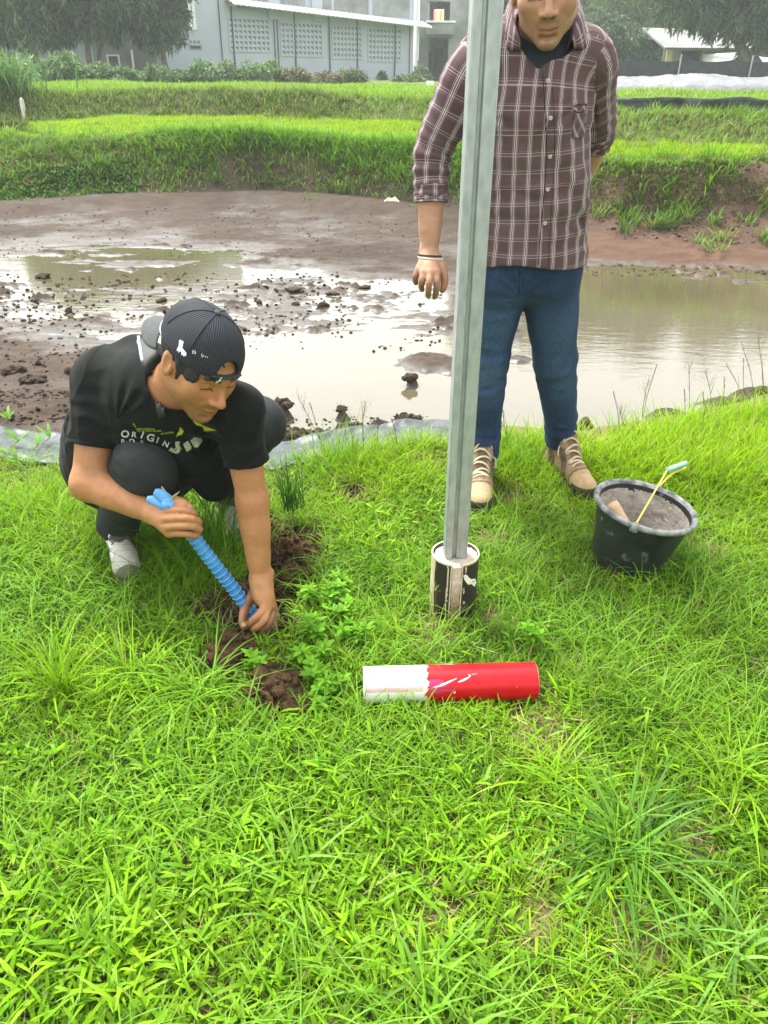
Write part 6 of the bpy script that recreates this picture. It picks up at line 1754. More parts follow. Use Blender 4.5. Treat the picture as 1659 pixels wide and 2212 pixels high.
# --- the digging tool
tb_, tt_ = J(545, 1326, 2.175), J(366, 1090, 2.005)
tool = empty('digging_tool', tb_, 'blue ribbed tool handle with blue ribbon held in both hands of the crouching man', 'tool')
ax_t = unit(tt_ - tb_); TLn = np.linalg.norm(tt_ - tb_)
blue = NT('blue wrapping'); v = blue.coord(); blue.principled(blue.ramp(blue.noise(v, 25, 4), [(.3, (.022, .175, .42)), (.7, (.040, .25, .56))]), .42, 0, .45, blue.bump(blue.noise(v, 90, 3), .2, .001)); bluem = blue.m
ss = np.arange(-.05, TLn + .012, .0016); ph = (ss / .0172) % 1.0
rr = .0172 + .0017 * np.where(ph < .22, np.sin(ph / .22 * PI), 0) - .0006 * ph
wob_ = .0016 * np.sin(ss * 21); a1 = unit(np.cross(ax_t, [0, 0, 1.0]))
mb = MB(); mb.smooth = True; mb.tube([tb_ + ax_t * s_ + a1 * w_ for s_, w_ in zip(ss, wob_)], rr, 26); mb.build('handle', bluem, tool)
mb = MB(); q = []
pale = simple('pale blue ridge', (.20, .42, .66), .45, .1, 60, 0)
for s0 in np.arange(.0172 * .11, TLn, .0172):
    th_ = np.linspace(0, 2 * PI, 28); a2 = np.cross(ax_t, a1); w_ = .0016 * math.sin(s0 * 21)
    mb.tube([tb_ + ax_t * (s0 + .0012 * math.sin(a + s0 * 90)) + a1 * w_ + (a1 * math.cos(a) + a2 * math.sin(a)) * .0186 for a in th_], .0011, 5, cap=False)
mb.build('ridges', pale, tool)
rib_m = simple('light blue ribbon', (.11, .33, .68), .5, .12, 40, .2)
def ribbon(path, w_, name):
    P, _ = smooth_path(path, 0.0, 6); d = np.gradient(P, axis=0); d /= np.linalg.norm(d, axis=1, keepdims=True); vv = np.cross(d, unit(CAM_P - P[0])); vv /= np.linalg.norm(vv, axis=1, keepdims=True)
    k = np.linspace(0, 1, len(P)); W_ = np.interp(k, [0, .25, .8, 1], w_)
    G_ = np.stack([P + vv * (W_ * s_)[:, None] + unit(CAM_P - P[0]) * .004 * (1 - s_ * s_) for s_ in np.linspace(-1, 1, 5)], 1)
    mb = MB(); mb.grid(G_); o = mb.build(name, rib_m, tool, smooth=True); add_mod(o, 'SOLIDIFY', thickness=.0025)
ribbon([J(368, 1094, 2.0), J(352, 1088, 1.99), J(335, 1082, 1.985), J(317, 1077, 1.98)], [.012, .016, .012, .007], 'ribbon')
ribbon([J(370, 1092, 2.0), J(358, 1078, 1.985), J(346, 1068, 1.98), J(333, 1062, 1.975)], [.012, .017, .013, .008], 'ribbon')
F = SDF(J(364, 1088, 1.995) - .04, J(364, 1088, 1.995) + .04, .002); F.ell(J(364, 1088, 1.995), (.022, .018, .019), None, 0); F.wrinkle(folds(361, .003, (60, 60, 60))); Vk, Qk = F.mesh(); mesh_np('knot', Vk, Qk, rib_m, tool)
mb = MB(); mb.tube([J(362, 1080, 1.985), J(358, 1066, 1.985), J(352, 1056, 1.99), J(349, 1051, 1.99)], [.003, .004, .003, .0015], 6); mb.tube([J(366, 1080, 1.985), J(378, 1070, 1.98), J(388, 1062, 1.98)], [.0025, .003, .001], 6)
mb.build('grass_wisp', simple('dry stalk yellow', (.30, .28, .08), .8, .2, 40, 0), tool)
# ================================================================== the standing man
SM = empty('person', J(1140, 700, 2.5), 'standing man in a maroon plaid shirt, blue jeans and tan boots behind the post', 'person')
SB = (.40, .225, .138)
sc_ = 1.08
hc2 = J(1181, -34, 1.945); HB = np.array(frame_from_view(hc2, (.05, -.20, .98), (.02, .97, .22)))
nk2 = J(1180, 82, 2.10)
shR2, shL2 = J(1021, 126, 2.09), J(1277, 111, 2.09)
elR2, wrR2 = J(934, 332, 2.22), J(927, 552, 2.30)
elL2, wrL2 = J(1291, 285, 2.30), J(1240, 425, 2.52)
tor2 = [J(1137, 560, 2.40), J(1143, 470, 2.33), J(1146, 370, 2.26), J(1152, 260, 2.18), J(1162, 160, 2.13), J(1172, 95, 2.12)]
sd2 = unit(shL2 - shR2)
ap = np.array([hc2, shR2, shL2, elR2, wrR2, elL2, wrL2, nk2, *tor2])
print('stand', [np.round(v, 2).tolist() for v in (hc2, shR2, shL2, elR2, wrR2, elL2, wrL2, tor2[0])])
F = SDF(ap.min(0) - .17, ap.max(0) + .17, .0032)
head_sdf(F, hc2, HB, sc_)
hp2 = lambda x, y, z: hc2 + sc_ * (HB[0] * x + HB[1] * y + HB[2] * z)
F.chain([hp2(0, -.030, -.045), (hp2(0, -.03, -.10) + nk2) / 2, nk2 + [0, .02, -.03]], [.055, .056, .066], .03)
F.chain(tor2[1:], [.092, .096, .102, .100, .074], .03, sd2, 1.30)
F.chain([shR2 + sd2 * .03, (shR2 + shL2) / 2 + [0, 0, .02], shL2 - sd2 * .03], [.042, .066, .042], .03)
arm(F, shR2, elR2, wrR2, (.046, .046, .042, .0445, .0360, .0255)); arm(F, shL2, elL2, wrL2, (.046, .046, .042, .0435, .0360, .0260))
F.ell(J(914, 540, 2.29), (.010, .010, .013), None, .014)
# hanging right hand, back of the hand towards the camera
HH = [[(952, 590, 2.262), (951, 606, 2.262), (946, 622, 2.285), (941, 634, 2.305)], [(938, 596, 2.255), (938, 615, 2.250), (936, 634, 2.275), (934, 642, 2.300)], [(923, 595, 2.262), (920, 614, 2.255), (918, 630, 2.280), (921, 637, 2.305)],
      [(908, 590, 2.278), (903, 606, 2.275), (903, 617, 2.300), (907, 623, 2.320)]]
HH = [[(944, 588, 2.262), (944, 610, 2.255), (942, 630, 2.275), (939, 642, 2.300)], [(929, 590, 2.258), (927, 612, 2.248), (925, 631, 2.268), (925, 640, 2.295)], [(915, 588, 2.266), (912, 606, 2.262), (910, 620, 2.285), (912, 626, 2.305)],
      [(904, 583, 2.282), (898, 596, 2.285), (897, 606, 2.305), (899, 611, 2.320)]]
for i, ch in enumerate(HH):
    p = [J(*q) for q in ch]
    F.chain([wrR2, (wrR2 + p[0]) / 2 + unit(CAM_P - wrR2) * .004, p[0]], [.0215, .0155, .0125], .015)
    finger(F, p, .0112 - .0012 * (i == 3), .0082, .003)
F.chain([J(940, 562, 2.29), J(954, 578, 2.285), J(960, 600, 2.285), J(959, 618, 2.290), J(955, 628, 2.295)], [.019, .0155, .0122, .0110, .0085], .009, sub=4)
# left hand resting behind the hip
for i in range(4):
    b_ = wrL2 + np.array([-.055 - .004 * i, .010 + .012 * i, -.045 - .012 * i]); finger(F, [wrL2, b_, b_ + [-.04, .0, -.012], b_ + [-.065, -.005, -.012]], .017, .008, .008)
F.chain([wrL2, wrL2 + [-.03, -.02, -.05], wrL2 + [-.05, -.03, -.08]], [.02, .014, .010], .01)
F.wrinkle(lambda p: .0006 * fbm(p[:, 0] * 70, p[:, 1] * 70, p[:, 2] * 70, 2, 401))
V, Q = F.mesh(); V = relax(V, Q, 2, .45)
col = head_colour(V, hc2, HB, sc_, SB, .22)
kn = fbm(V[:, 0] * 16, V[:, 1] * 16, V[:, 2] * 16, 3, 403)[:, None]; col = col * (1 + .08 * kn)
hm = sstep(J(928, 545, 2.3)[2], J(928, 600, 2.3)[2], V[:, 2])[:, None] * (V[:, 0] < .35)[:, None]; col = col * (1 - hm * np.array([.22, .30, .32]))
for ch in HH: spot(J(*ch[1]), .009, np.array(SB) * np.array([.62, .5, .48]), .5)
mesh_np('body', V, Q, skinm, SM, col=np.clip(col, .005, .9))
# hair
F = SDF(hc2 - .18, hc2 + .18, .0035)
F.ell(hp2(0, -.018, .044), np.array([.083, .102, .098]) * sc_, HB, 0)
F.ell(hp2(0, .060, .105), np.array([.065, .05, .035]) * sc_, HB, .02)
F.apply(lambda X, Y, Z: np.maximum(-(((X - hc2[0]) * HB[1][0] + (Y - hc2[1]) * HB[1][1] + (Z - hc2[2]) * HB[1][2]) - .030), ((X - hc2[0]) * HB[2][0] + (Y - hc2[1]) * HB[2][1] + (Z - hc2[2]) * HB[2][2]) - .072), hc2 - .17, hc2 + .17, 0, 'sub')
F.plane(hp2(0, 0, -.050), -HB[2])
for q in (-1, 1): F.ell(hp2(q * .088, -.012, -.022), np.array([.022, .030, .040]) * sc_, HB, .004, 'sub')
F.wrinkle(lambda p: .004 * fbm(p[:, 0] * 90, p[:, 1] * 90, p[:, 2] * 30, 3, 421))
Vh, Qh = F.mesh(); mesh_np('hair', Vh, Qh, hairm, SM)
# bracelet: dark cord with a pale bead
bc_ = J(926, 551, 2.298); ad = unit(wrR2 - elR2); a1 = unit(np.cross(ad, [0, 1, 0])); a2 = np.cross(ad, a1)
bbv = bvh_of(V, Q)
def round_wrist(h0, amp, off):
    q = []
    for a in np.linspace(0, 2 * PI, 44):
        o_ = bc_ + ad * (h0 + amp * math.sin(a + .5)); dd = a1 * math.cos(a) + a2 * math.sin(a); h_ = bbv.ray_cast(Vector(o_ + dd * .09), Vector(-dd))
        q.append(np.array(h_[0]) + dd * off if h_[0] is not None else o_ + dd * .03)
    return q
br_ = MB(); br_.smooth = True; thb = np.linspace(0, 2 * PI, 40)
br_.tube(round_wrist(0, .004, .0016), .0025, 7, cap=False)
brc = br_.build('bracelet', simple('dark cord', (.02, .018, .016), .7, .2, 60), SM)
br_ = MB(); br_.smooth = True; br_.tube(round_wrist(.0075, .005, .0014), .0018, 7, cap=False)
br_.build('silver_chain', simple('silver link', (.62, .60, .58), .3, .1, 60, 0, .9), brc)
# --- plaid cloth
t = NT('maroon plaid'); pat = t.attr('pat', 'Vector'); sp = t.n("SeparateXYZ"); t.link(pat, sp.inputs[0])
def grp(x, period, lines):
    m = t.math('MODULO', t.math('ADD', x, period * 40.5), period); d = t.math('ABSOLUTE', t.math('SUBTRACT', m, period / 2)); out = None
    sg = t.math('SUBTRACT', m, period / 2)
    for pos, hw, strength in lines:
        q = t.math('SUBTRACT', 1.0, t.math('DIVIDE', t.math('ABSOLUTE', t.math('SUBTRACT', sg, pos)), hw)); q.node.use_clamp = True
        mm = t.math('MULTIPLY', t.math('MINIMUM', t.math('MULTIPLY', q, 2.2), 1.0), strength)
        out = mm if out is None else t.math('MAXIMUM', out, mm)
    return out
U_, V_ = sp.outputs[0], sp.outputs[1]
lu = grp(U_, .0455, [(-.0064, .0009, .40), (-.0025, .00115, 1.0), (.0025, .00115, 1.0), (.0066, .0009, .45)])
lv = grp(V_, .0470, [(-.0038, .0011, .8), (.0034, .0011, .8), (.0085, .0008, .25)])
v = t.coord()
dark_u = grp(U_, .0910, [(.0228, .022, .5)])
basec = t.ramp(t.noise(v, 9, 4), [(.3, (.088, .052, .056)), (.7, (.118, .073, .078))])
basec = t.mix(t.math('MULTIPLY', dark_u, .45), basec, (.068, .038, .045))
wv = t.noise(v, 420, 2)
cc1 = t.mix(t.math('MULTIPLY', lv, .80), basec, (.40, .34, .36)); cc1 = t.mix(t.math('MULTIPLY', lu, .95), cc1, (.56, .50, .50))
cc1 = t.mix(1.0, cc1, t.ramp(wv, [(.2, .82), (.8, 1.15)]), 'MULTIPLY')
t.principled(cc1, .9, 0, .2, t.bump(wv, .3, .0006), Sheen_Weight=.05); plaid = t.m
def tube_uv(V, path, front, R_):
    s, C, T, d = near_path(V, path); T = T / np.linalg.norm(T, axis=1, keepdims=True)
    fr = front - T * (T @ front)[:, None]; fr /= np.linalg.norm(fr, axis=1, keepdims=True); sd = np.cross(fr, T)
    q = V - C; ph = np.arctan2((q * sd).sum(1), (q * fr).sum(1))
    return np.stack([ph * R_, s, 0 * s], -1)
fr2 = unit(np.cross(sd2, tor2[4] - tor2[0])); fr2 = fr2 if np.dot(fr2, CAM_P - tor2[2]) > 0 else -fr2
lo, hi = np.minimum.reduce([shR2, shL2, *tor2]) - .22, np.maximum.reduce([shR2, shL2, *tor2]) + .20
F = SDF(lo, hi, .0040)
F.chain([tor2[0] + (tor2[0] - tor2[1]) * .35, *tor2], [.138, .137, .131, .125, .124, .117, .080], 0, sd2, 1.34)
F.chain([shR2 + sd2 * .02 + [0, 0, -.005], (shR2 + shL2) / 2 + [0, 0, .030], shL2 - sd2 * .02 + [0, 0, -.005]], [.066, .080, .066], .05)
F.ell(tor2[2] + sd2 * .085 + [0, -.02, -.03], (.07, .08, .11), None, .05)
F.wrinkle(rings(tor2, [(.10, .9), (.24, .7), (.38, .5)], .0030, .075, .11, 431)); F.wrinkle(folds(433, .0052, (8, 8, 3.5)))
dgo = J(1290, 560, 2.3)
def drag(p):
    q = p - dgo; u_ = q @ sd2; z_ = q[:, 2]; ang = np.arctan2(z_, -u_); rr_ = np.hypot(u_, z_)
    return -.0045 * np.sin(ang * 17 + 1.6 * vnoise(p[:, 0] * 5, p[:, 1] * 5, p[:, 2] * 5, 437)) * np.exp(-((ang - 1.15) / .38) ** 2) * sstep(.04, .12, rr_) * (1 - sstep(.30, .45, rr_))
F.wrinkle(drag); F.wrinkle(creases(439, .0050, 7.0, (1, 1, .6)))
vr, vu_, vt_ = view_frame(tor2[3])
F.wrinkle(fans(J(1262, 215, 2.06), vr, vu_, .0035, 12, .03, .17, 441, 3.9, .7)); F.wrinkle(fans(J(1040, 240, 2.06), vr, vu_, .0030, 12, .03, .15, 443, 5.4, .7))
hemp = J(1150, 580, 2.27); hemn = unit(tor2[0] - tor2[2])
F.apply(lambda X, Y, Z: -((X - hemp[0]) * hemn[0] + (Y - hemp[1]) * hemn[1] + (Z - hemp[2]) * hemn[2]) + .010 * np.sin(((X - hemp[0]) * sd2[0]) * 16) - .014 * ((X - hemp[0]) / .12) ** 2 * -1, lo, hi, 0, 'sub')
F.chain([J(1166, 65, 1.99), J(1167, 135, 1.995), J(1168, 212, 2.045)], [.052, .034, .004], .004, op='sub')
F.chain([nk2 + [0, -.01, -.01], hp2(0, -.01, -.10)], [.068, .085], .006, sub=1, op='sub')
Vs2, Qs2 = F.mesh(); Vs2 = relax(Vs2, Qs2, 1, .4)
uvs = tube_uv(Vs2, tor2, fr2, .150); uvs[:, 0] += .010
shirt = mesh_np('shirt', Vs2, Qs2, plaid, SM, uv=uvs); sbv2 = bvh_of(Vs2, Qs2)
def sleeve(path, rad, seed, fold, name, cuff, par):
    P = np.array(path); F = SDF(P.min(0) - .11, P.max(0) + .11, .0036)
    F.chain(path, rad, 0, sub=5)
    d = unit(P[-1] - P[-2])
    F.wrinkle(rings(path, fold, .0036, .040, .075, seed)); F.wrinkle(folds(seed + 1, .0026, (11, 11, 7))); F.wrinkle(creases(seed + 7, .0055, 10.0, (1, 1, .8)))
    cut_end(F, P[-1], P[-1] - P[-2], .10)
    F.chain([P[-1] - d * .03, P[-1] + d * .08], [rad[-1] - .006, rad[-1] - .003], .003, sub=1, op='sub')
    V, Q = F.mesh(); V = relax(V, Q, 1, .4); o = mesh_np(name, V, Q, plaid, par, uv=tube_uv(V, path, unit(CAM_P - P[1]), .052) + np.array([.012, .02, 0]))
    # rolled cuff
    c0 = P[-1] - d * .050; F = SDF(np.minimum(c0, P[-1]) - .09, np.maximum(c0, P[-1]) + .09, .0034)
    F.chain([c0, P[-1] - d * .004], [cuff, cuff - .001], 0, sub=1)
    cut_end(F, P[-1] - d * .002, d, .09); cut_end(F, c0 + d * .0, -d, .09)
    F.wrinkle(folds(seed + 5, .0030, (22, 22, 16))); F.wrinkle(lambda p: -.0022 * np.sin(((p - c0) @ d) / .0235 * 2 * PI))
    F.chain([c0 - d * .03, P[-1] + d * .05], [cuff - .010, cuff - .007], .003, sub=1, op='sub')
    V, Q = F.mesh(); mesh_np('cuff', V, Q, plaid, o, uv=tube_uv(V, path, unit(CAM_P - P[1]), .052) + np.array([.030, .005, 0]))
    return o
seR2 = elR2 + (wrR2 - elR2) * .47; seL2 = elL2 + (wrL2 - elL2) * .18
sleeve([shR2 + sd2 * .035 + [0, 0, .004], shR2 - sd2 * .006 + [0, 0, -.03], shR2 + (elR2 - shR2) * .55, elR2, seR2], [.064, .0655, .0595, .0530, .0465], 441, [(.16, .5), (.29, 1.1), (.36, 1.0)], 'sleeve', .0495, SM)
sleeve([shL2 - sd2 * .035 + [0, 0, .004], shL2 + sd2 * .006 + [0, 0, -.03], shL2 + (elL2 - shL2) * .55, elL2, seL2], [.064, .0655, .0590, .0520, .0480], 451, [(.12, .5), (.24, 1.0)], 'sleeve', .0505, SM)
# undershirt
F = SDF(J(1170, 130, 2.05) - .2, J(1170, 130, 2.05) + .2, .004)
F.chain(tor2[2:], [.117, .117, .110, .074], 0, sd2, 1.30); F.chain([shR2 + sd2 * .05, (shR2 + shL2) / 2 + [0, 0, .02], shL2 - sd2 * .05], [.05, .07, .05], .045)
F.chain([nk2 + [0, -.012, -.05], nk2 + [0, -.018, .012]], [.074, .069], .02, sub=1)
Vu, Qu = F.mesh(); mesh_np('undershirt', Vu, Qu, simple('navy cotton', (.016, .022, .030), .9, .2, 60, .2, .001), SM)
# collar
def cz(x, y, dflt, off=.006):
    q, n_ = cast(sbv2, x, y, off)
    if q is None or abs(np.dot(q - CAM_P, CAM_F) - dflt) > .09: return J(x, y, dflt)
    return q
topc = [(1123, 84, 1.985), (1115, 62, 1.985), (1108, 36, 2.00), (1106, 12, 2.03), (1116, -22, 2.10), (1145, -42, 2.17), (1180, -48, 2.19), (1215, -42, 2.17), (1242, -14, 2.10), (1250, 16, 2.03), (1246, 40, 2.00), (1240, 62, 1.985), (1236, 84, 1.985)]
outc = [(1124, 110, 2.00), (1111, 111, 2.005), (1096, 109, 2.015), (1092, 74, 2.035), (1092, 30, 2.09), (1118, -4, 2.20), (1180, -14, 2.24), (1240, -2, 2.20), (1264, 38, 2.09), (1264, 76, 2.035), (1263, 106, 2.015), (1250, 109, 2.005), (1238, 108, 2.00)]
Ptop = np.array([J(*q) for q in topc]); Pout = np.array([cz(*q) for q in outc])
Ptop, _ = smooth_path(Ptop, 0.0, 4); 
def lin_path(P, sub):
    return np.array([P[i] + (P[i + 1] - P[i]) * k / sub for i in range(len(P) - 1) for k in range(sub)] + [P[-1]])
Pout = lin_path(Pout, 4)
rows = []
for w_ in np.linspace(0, 1, 7):
    q = Ptop * (1 - w_) + Pout * w_; q = q + unit(CAM_P - nk2) * .010 * math.sin(w_ * PI) + np.array([0, 0, .006]) * math.sin(w_ * PI); rows.append(q)
P = np.stack(rows); mb = MB(); mb.grid(P)
Lk = np.concatenate([[0], np.cumsum(np.linalg.norm(np.diff(Ptop, axis=0), axis=1))]); uvc = np.stack([np.tile(Lk, (7, 1)) + .004, np.repeat(np.linspace(0, .05, 7)[:, None], len(Lk), 1) + .012], -1).reshape(-1, 2)
co = mb.build('collar', plaid, SM, smooth=True, uv=uvc); add_mod(co, 'SOLIDIFY', thickness=.003)
# inner stand of the collar
rows = [Ptop * (1 - w_) + (np.array([J(1140, 128, 2.03) * (1 - k) + J(1215, 128, 2.03) * k for k in np.linspace(0, 1, len(Ptop))]) * .0 + Ptop + (nk2 - Ptop) * np.array([.25, .25, .25]) + np.array([0, 0, -.045])) * w_ for w_ in (0, .5, 1)]
mb = MB(); mb.grid(np.stack(rows)); cs_ = mb.build('collar_stand', plaid, SM, smooth=True, uv=np.zeros((3 * len(Ptop), 2)) + .012)
add_mod(cs_, 'SOLIDIFY', thickness=.002)
# placket, buttons, pocket
seamm = simple('dark plaid seam', (.022, .012, .016), .9, .2, 60, 0)
mb = MB(); drape_line(mb, [(1172, 160), (1176, 215), (1180, 300), (1178, 380), (1172, 455), (1166, 520), (1163, 572)], .0013, sbv2, .0002, 8); mb.build('placket_edge', seamm, shirt)
mb = MB(); drape_line(mb, [(1193, 190), (1197, 250), (1198, 330), (1194, 410), (1189, 480), (1185, 545), (1186, 578)], .0007, sbv2, .0002, 8); mb.build('placket_stitch', seamm, shirt)
btn = simple('cream button', (.52, .47, .38), .4, .1, 60, 0)
for (x, y) in [(1184, 174), (1189, 255), (1188, 338), (1183, 409), (1177, 482)]:
    q, n_ = cast(sbv2, x, y, .0012)
    if q is None: continue
    a1 = unit(np.cross(n_, [0, 0, 1.0])); a2 = np.cross(n_, a1); mb = MB(); mb.smooth = True
    mb.lathe([(0, .0014), (.0028, .0013), (.0038, .0022), (.0052, .0020), (.0056, 0)], 18, q, np.array([a1, a2, n_])); b_ = mb.build('button', btn, shirt)
    mb = MB(); mb.tube([q + n_ * .0012 - a1 * .0016, q + n_ * .0024, q + n_ * .0012 + a1 * .0016], .0007, 5); mb.build('thread', seamm, b_)
gq = np.zeros((10, 10, 3)); ok = True
for i, a in enumerate(np.linspace(0, 1, 10)):
    for j, b in enumerate(np.linspace(0, 1, 10)):
        x = (1240 * (1 - a) + 1266 * a) * (1 - b) + (1233 * (1 - a) + 1262 * a) * b; y = 229 + (-4) * a + 70 * b
        q, n_ = cast(sbv2, x, y, .0028)
        if q is None: ok = False
        else: gq[i, j] = q
if ok:
    mb = MB(); mb.grid(gq); uvp = np.stack(np.meshgrid(np.linspace(0, .09, 10), np.linspace(0, .11, 10), indexing='ij'), -1); R45 = np.array([[.72, .69], [-.69, .72]]); mb.build('pocket', plaid, shirt, smooth=True, uv=(uvp.reshape(-1, 2) @ R45))
    mb = MB(); drape_line(mb, [(1240, 229), (1253, 227), (1266, 225)], .0016, sbv2, .003, 5); drape_line(mb, [(1239, 240), (1252, 243), (1264, 237)], .0010, sbv2, .0036, 5)
    if mb.n: mb.build('pocket_flap', seamm, shirt)
# --- jeans
t = NT('blue denim'); v = t.coord(); 
mp = t.n("Mapping"); mp.inputs['Scale'].default_value = (260, 260, 14); t.link(v, mp.inputs[0])
slub = t.noise(mp.outputs[0], 1.0, 3)
bl_ = t.mix(1.0, t.attr('Col'), t.ramp(slub, [(.3, .72), (.7, 1.32)]), 'MULTIPLY')
t.principled(bl_, .85, 0, .25, t.bump(slub, .25, .0008)); denim = t.m
hR, hL = J(1083, 585, 2.42), J(1186, 582, 2.43)
kR, kL = J(1054, 765, 2.64), J(1199, 775, 2.68)
gR = at_z(1030, 1112, 0.0); gL = at_z(1272, 1082, 0.0)          # toes
aR = J(1045, 968, 2.90); aL = J(1220, 955, 2.96)
fwR = unit([gR[0] - aR[0], gR[1] - aR[1], 0]); fwL = unit([gL[0] - aL[0], gL[1] - aL[1], 0])
hlR = np.array([gR[0], gR[1], 0]) - fwR * .312; hlL = np.array([gL[0], gL[1], 0]) - fwL * .312
aR2 = hlR + fwR * .062 + np.array([0, 0, .16]); aL2 = hlL + fwL * .062 + np.array([0, 0, .165])
print('legs', [np.round(q, 2).tolist() for q in (hR, kR, aR, aR2, hL, kL, aL, aL2, hlR, hlL)])
pts = np.array([hR, hL, kR, kL, aR2, aL2]); F = SDF(pts.min(0) - .15, pts.max(0) + .15, .0044)
F.chain([hR + [0, 0, .09], hR, hL, hL + [0, 0, .09]], [.088, .098, .098, .088], .04, sub=1); F.chain([hR + (hL - hR) * .2 + [0, 0, .05], hL - (hL - hR) * .2 + [0, 0, .05]], [.104, .104], .04)
for h_, k_, a_, sd_k in ((hR, kR, aR2, 461), (hL, kL, aL2, 465)):
    F.chain([h_, h_ + (k_ - h_) * .45, k_], [.0965, .0850, .0695], .03)
    F.chain([k_, k_ + (a_ - k_) * .35, k_ + (a_ - k_) * .75, a_ - [0, 0, .03]], [.0695, .0665, .0600, .0575], .03)
    F.wrinkle(rings([h_, k_, a_], [(np.linalg.norm(k_ - h_), .9), (.05, .6), (np.linalg.norm(k_ - h_) + .10, .5)], .0024, .058, .07, sd_k)); F.wrinkle(rings([k_, a_], [(np.linalg.norm(a_ - k_) - .03, 1.2)], .0042, .047, .07, sd_k + 2))
F.wrinkle(folds(469, .0024, (10, 10, 6))); F.wrinkle(creases(473, .0050, 9.0, (1, 1, .7))); F.wrinkle(fans(J(1124, 640, 2.4), *view_frame(hR)[:2], .0035, 11, .02, .14, 475, 1.57, 1.3))
F.plane(tor2[0] + [0, 0, .06], (0, 0, 1))
for a_, k_ in ((aR2, kR), (aL2, kL)):
    cut_end(F, a_ - [0, 0, .045], a_ - k_, .10); F.chain([a_ - [0, 0, .02], a_ - [0, 0, .10]], [.050, .052], .003, sub=1, op='sub')
Vj, Qj = F.mesh(); Vj = relax(Vj, Qj, 1, .4)
fade = np.zeros(len(Vj))
for h_, k_, a_ in ((hR, kR, aR2), (hL, kL, aL2)):
    s, C, T, d = near_path(Vj, [h_, k_, a_]); fr = ((Vj - C) @ unit(CAM_P - k_)) / np.maximum(np.linalg.norm(Vj - C, axis=1), 1e-6)
    L1 = np.linalg.norm(k_ - h_); fade = np.maximum(fade, sstep(.2, .95, fr) * (.75 * np.exp(-((s - L1 * .55) / .14) ** 2) + .8 * np.exp(-((s - L1 * 1.22) / .10) ** 2)) * (d < .12))
nz = fbm(Vj[:, 0] * 12, Vj[:, 1] * 12, Vj[:, 2] * 7, 3, 471)[:, None]
cj = np.array([.018, .037, .088]) * (1 + .3 * nz); f_ = np.clip(fade + .12 * nz[:, 0], 0, 1)[:, None] * .75; cj = cj * (1 - f_) + np.array([.062, .118, .212]) * f_
jeans = mesh_np('jeans', Vj, Qj, denim, SM, col=np.clip(cj, .004, .5)); jbv = bvh_of(Vj, Qj)
mb = MB(); drape_line(mb, [(1122, 578), (1121, 600), (1122, 625), (1124, 640)], .0016, jbv, .0002, 6)
if mb.n: mb.build('fly_seam', simple('dark denim seam', (.010, .018, .038), .9, .2, 60, 0), jeans)
shoe(SM, hlR, fwR, .318, 'boot'); shoe(SM, hlL, fwL, .318, 'boot')
# socks
for a_, h_ in ((aR2, hlR), (aL2, hlL)):
    mb = MB(); mb.smooth = True; mb.tube([a_ + [0, 0, .03], a_ - [0, 0, .03], a_ - [0, 0, .08]], [.046, .044, .040], 20); mb.build('sock', simple('black sock', (.012, .012, .014), .9, .2, 60), SM)
# ------------------------------------------------------------------ grass
def blades(P, L, W, az, lean, curve, col, nseg=4, prof='grass', twist=None, tipcol=None):
    """n leaf blades: base points P, length L, width W, compass azimuth az, lean from upright, total curve"""
    n = len(P); L = np.broadcast_to(L, (n,)); W = np.broadcast_to(W, (n,))
    hx, hy_ = np.cos(az), np.sin(az)
    side = np.stack([-hy_, hx, np.zeros(n)], -1)
    if twist is not None:
        side = side * np.cos(twist)[:, None] + np.stack([np.zeros(n)] * 2 + [np.sin(twist)], -1)
    rings = []; p = np.array(P, float)
    tt = np.linspace(0, 1, nseg + 1)
    if prof == 'grass': wp = np.array([.75 + .5 * t if t < .35 else 1.0 * (1 - ((t - .35) / .65) ** 1.6) for t in tt])
    else: wp = np.sin(np.clip(tt * .93 + .07, 0, 1) * PI) ** .8
    wp[-1] = .04
    for k, t in enumerate(tt):
        rings.append((p - side * (W * wp[k] * .5)[:, None], p + side * (W * wp[k] * .5)[:, None]))
        a = lean + curve * (k + .5) / nseg
        st = L / nseg
        p = p + np.stack([hx * np.sin(a) * st, hy_ * np.sin(a) * st, np.cos(a) * st], -1)
    V = np.stack([q for r in rings for q in r], 1)          # n, 2(nseg+1), 3
    m = 2 * (nseg + 1)
    b = np.arange(n)[:, None, None] * m
    Q = b + np.array([[2 * k, 2 * k + 1, 2 * k + 3, 2 * k + 2] for k in range(nseg)])[None]
    c = np.repeat(col[:, None, :], m, 1)
    if tipcol is not None:
        f = np.repeat(tt, 2)[None, :, None] ** 2 * .6
        c = c * (1 - f) + np.asarray(tipcol)[None, None] * f if np.ndim(tipcol) == 1 else c * (1 - f) + tipcol[:, None] * f
    c[:, :2] *= .5                                            # blade bases darkened: shade in the gaps is put into the colour
    return V.reshape(-1, 3), Q.reshape(-1, 4), c.reshape(-1, 3)
class Grass:
    def __init__(s): s.V, s.Q, s.C, s.n = [], [], [], 0
    def add(s, V, Q, C): s.V.append(V); s.Q.append(Q + s.n); s.C.append(C); s.n += len(V)
    def build(s, name, mat, parent=None): return mesh_np(name, np.concatenate(s.V), np.concatenate(s.Q), mat, parent, col=np.clip(np.concatenate(s.C), .003, .8), smooth=True)
grassm = leafmat('grass blades', .40, .5, .010)
def mixc(r, n, lo, hi, var=.18):
    k = r.random((n, 1)); c = np.asarray(lo) * (1 - k) + np.asarray(hi) * k
    return c * (1 + var * r.normal(size=(n, 1)))
LIME, MID, DEEP, STRAWC = (.240, .410, .008), (.138, .310, .008), (.050, .155, .010), (.40, .34, .14)
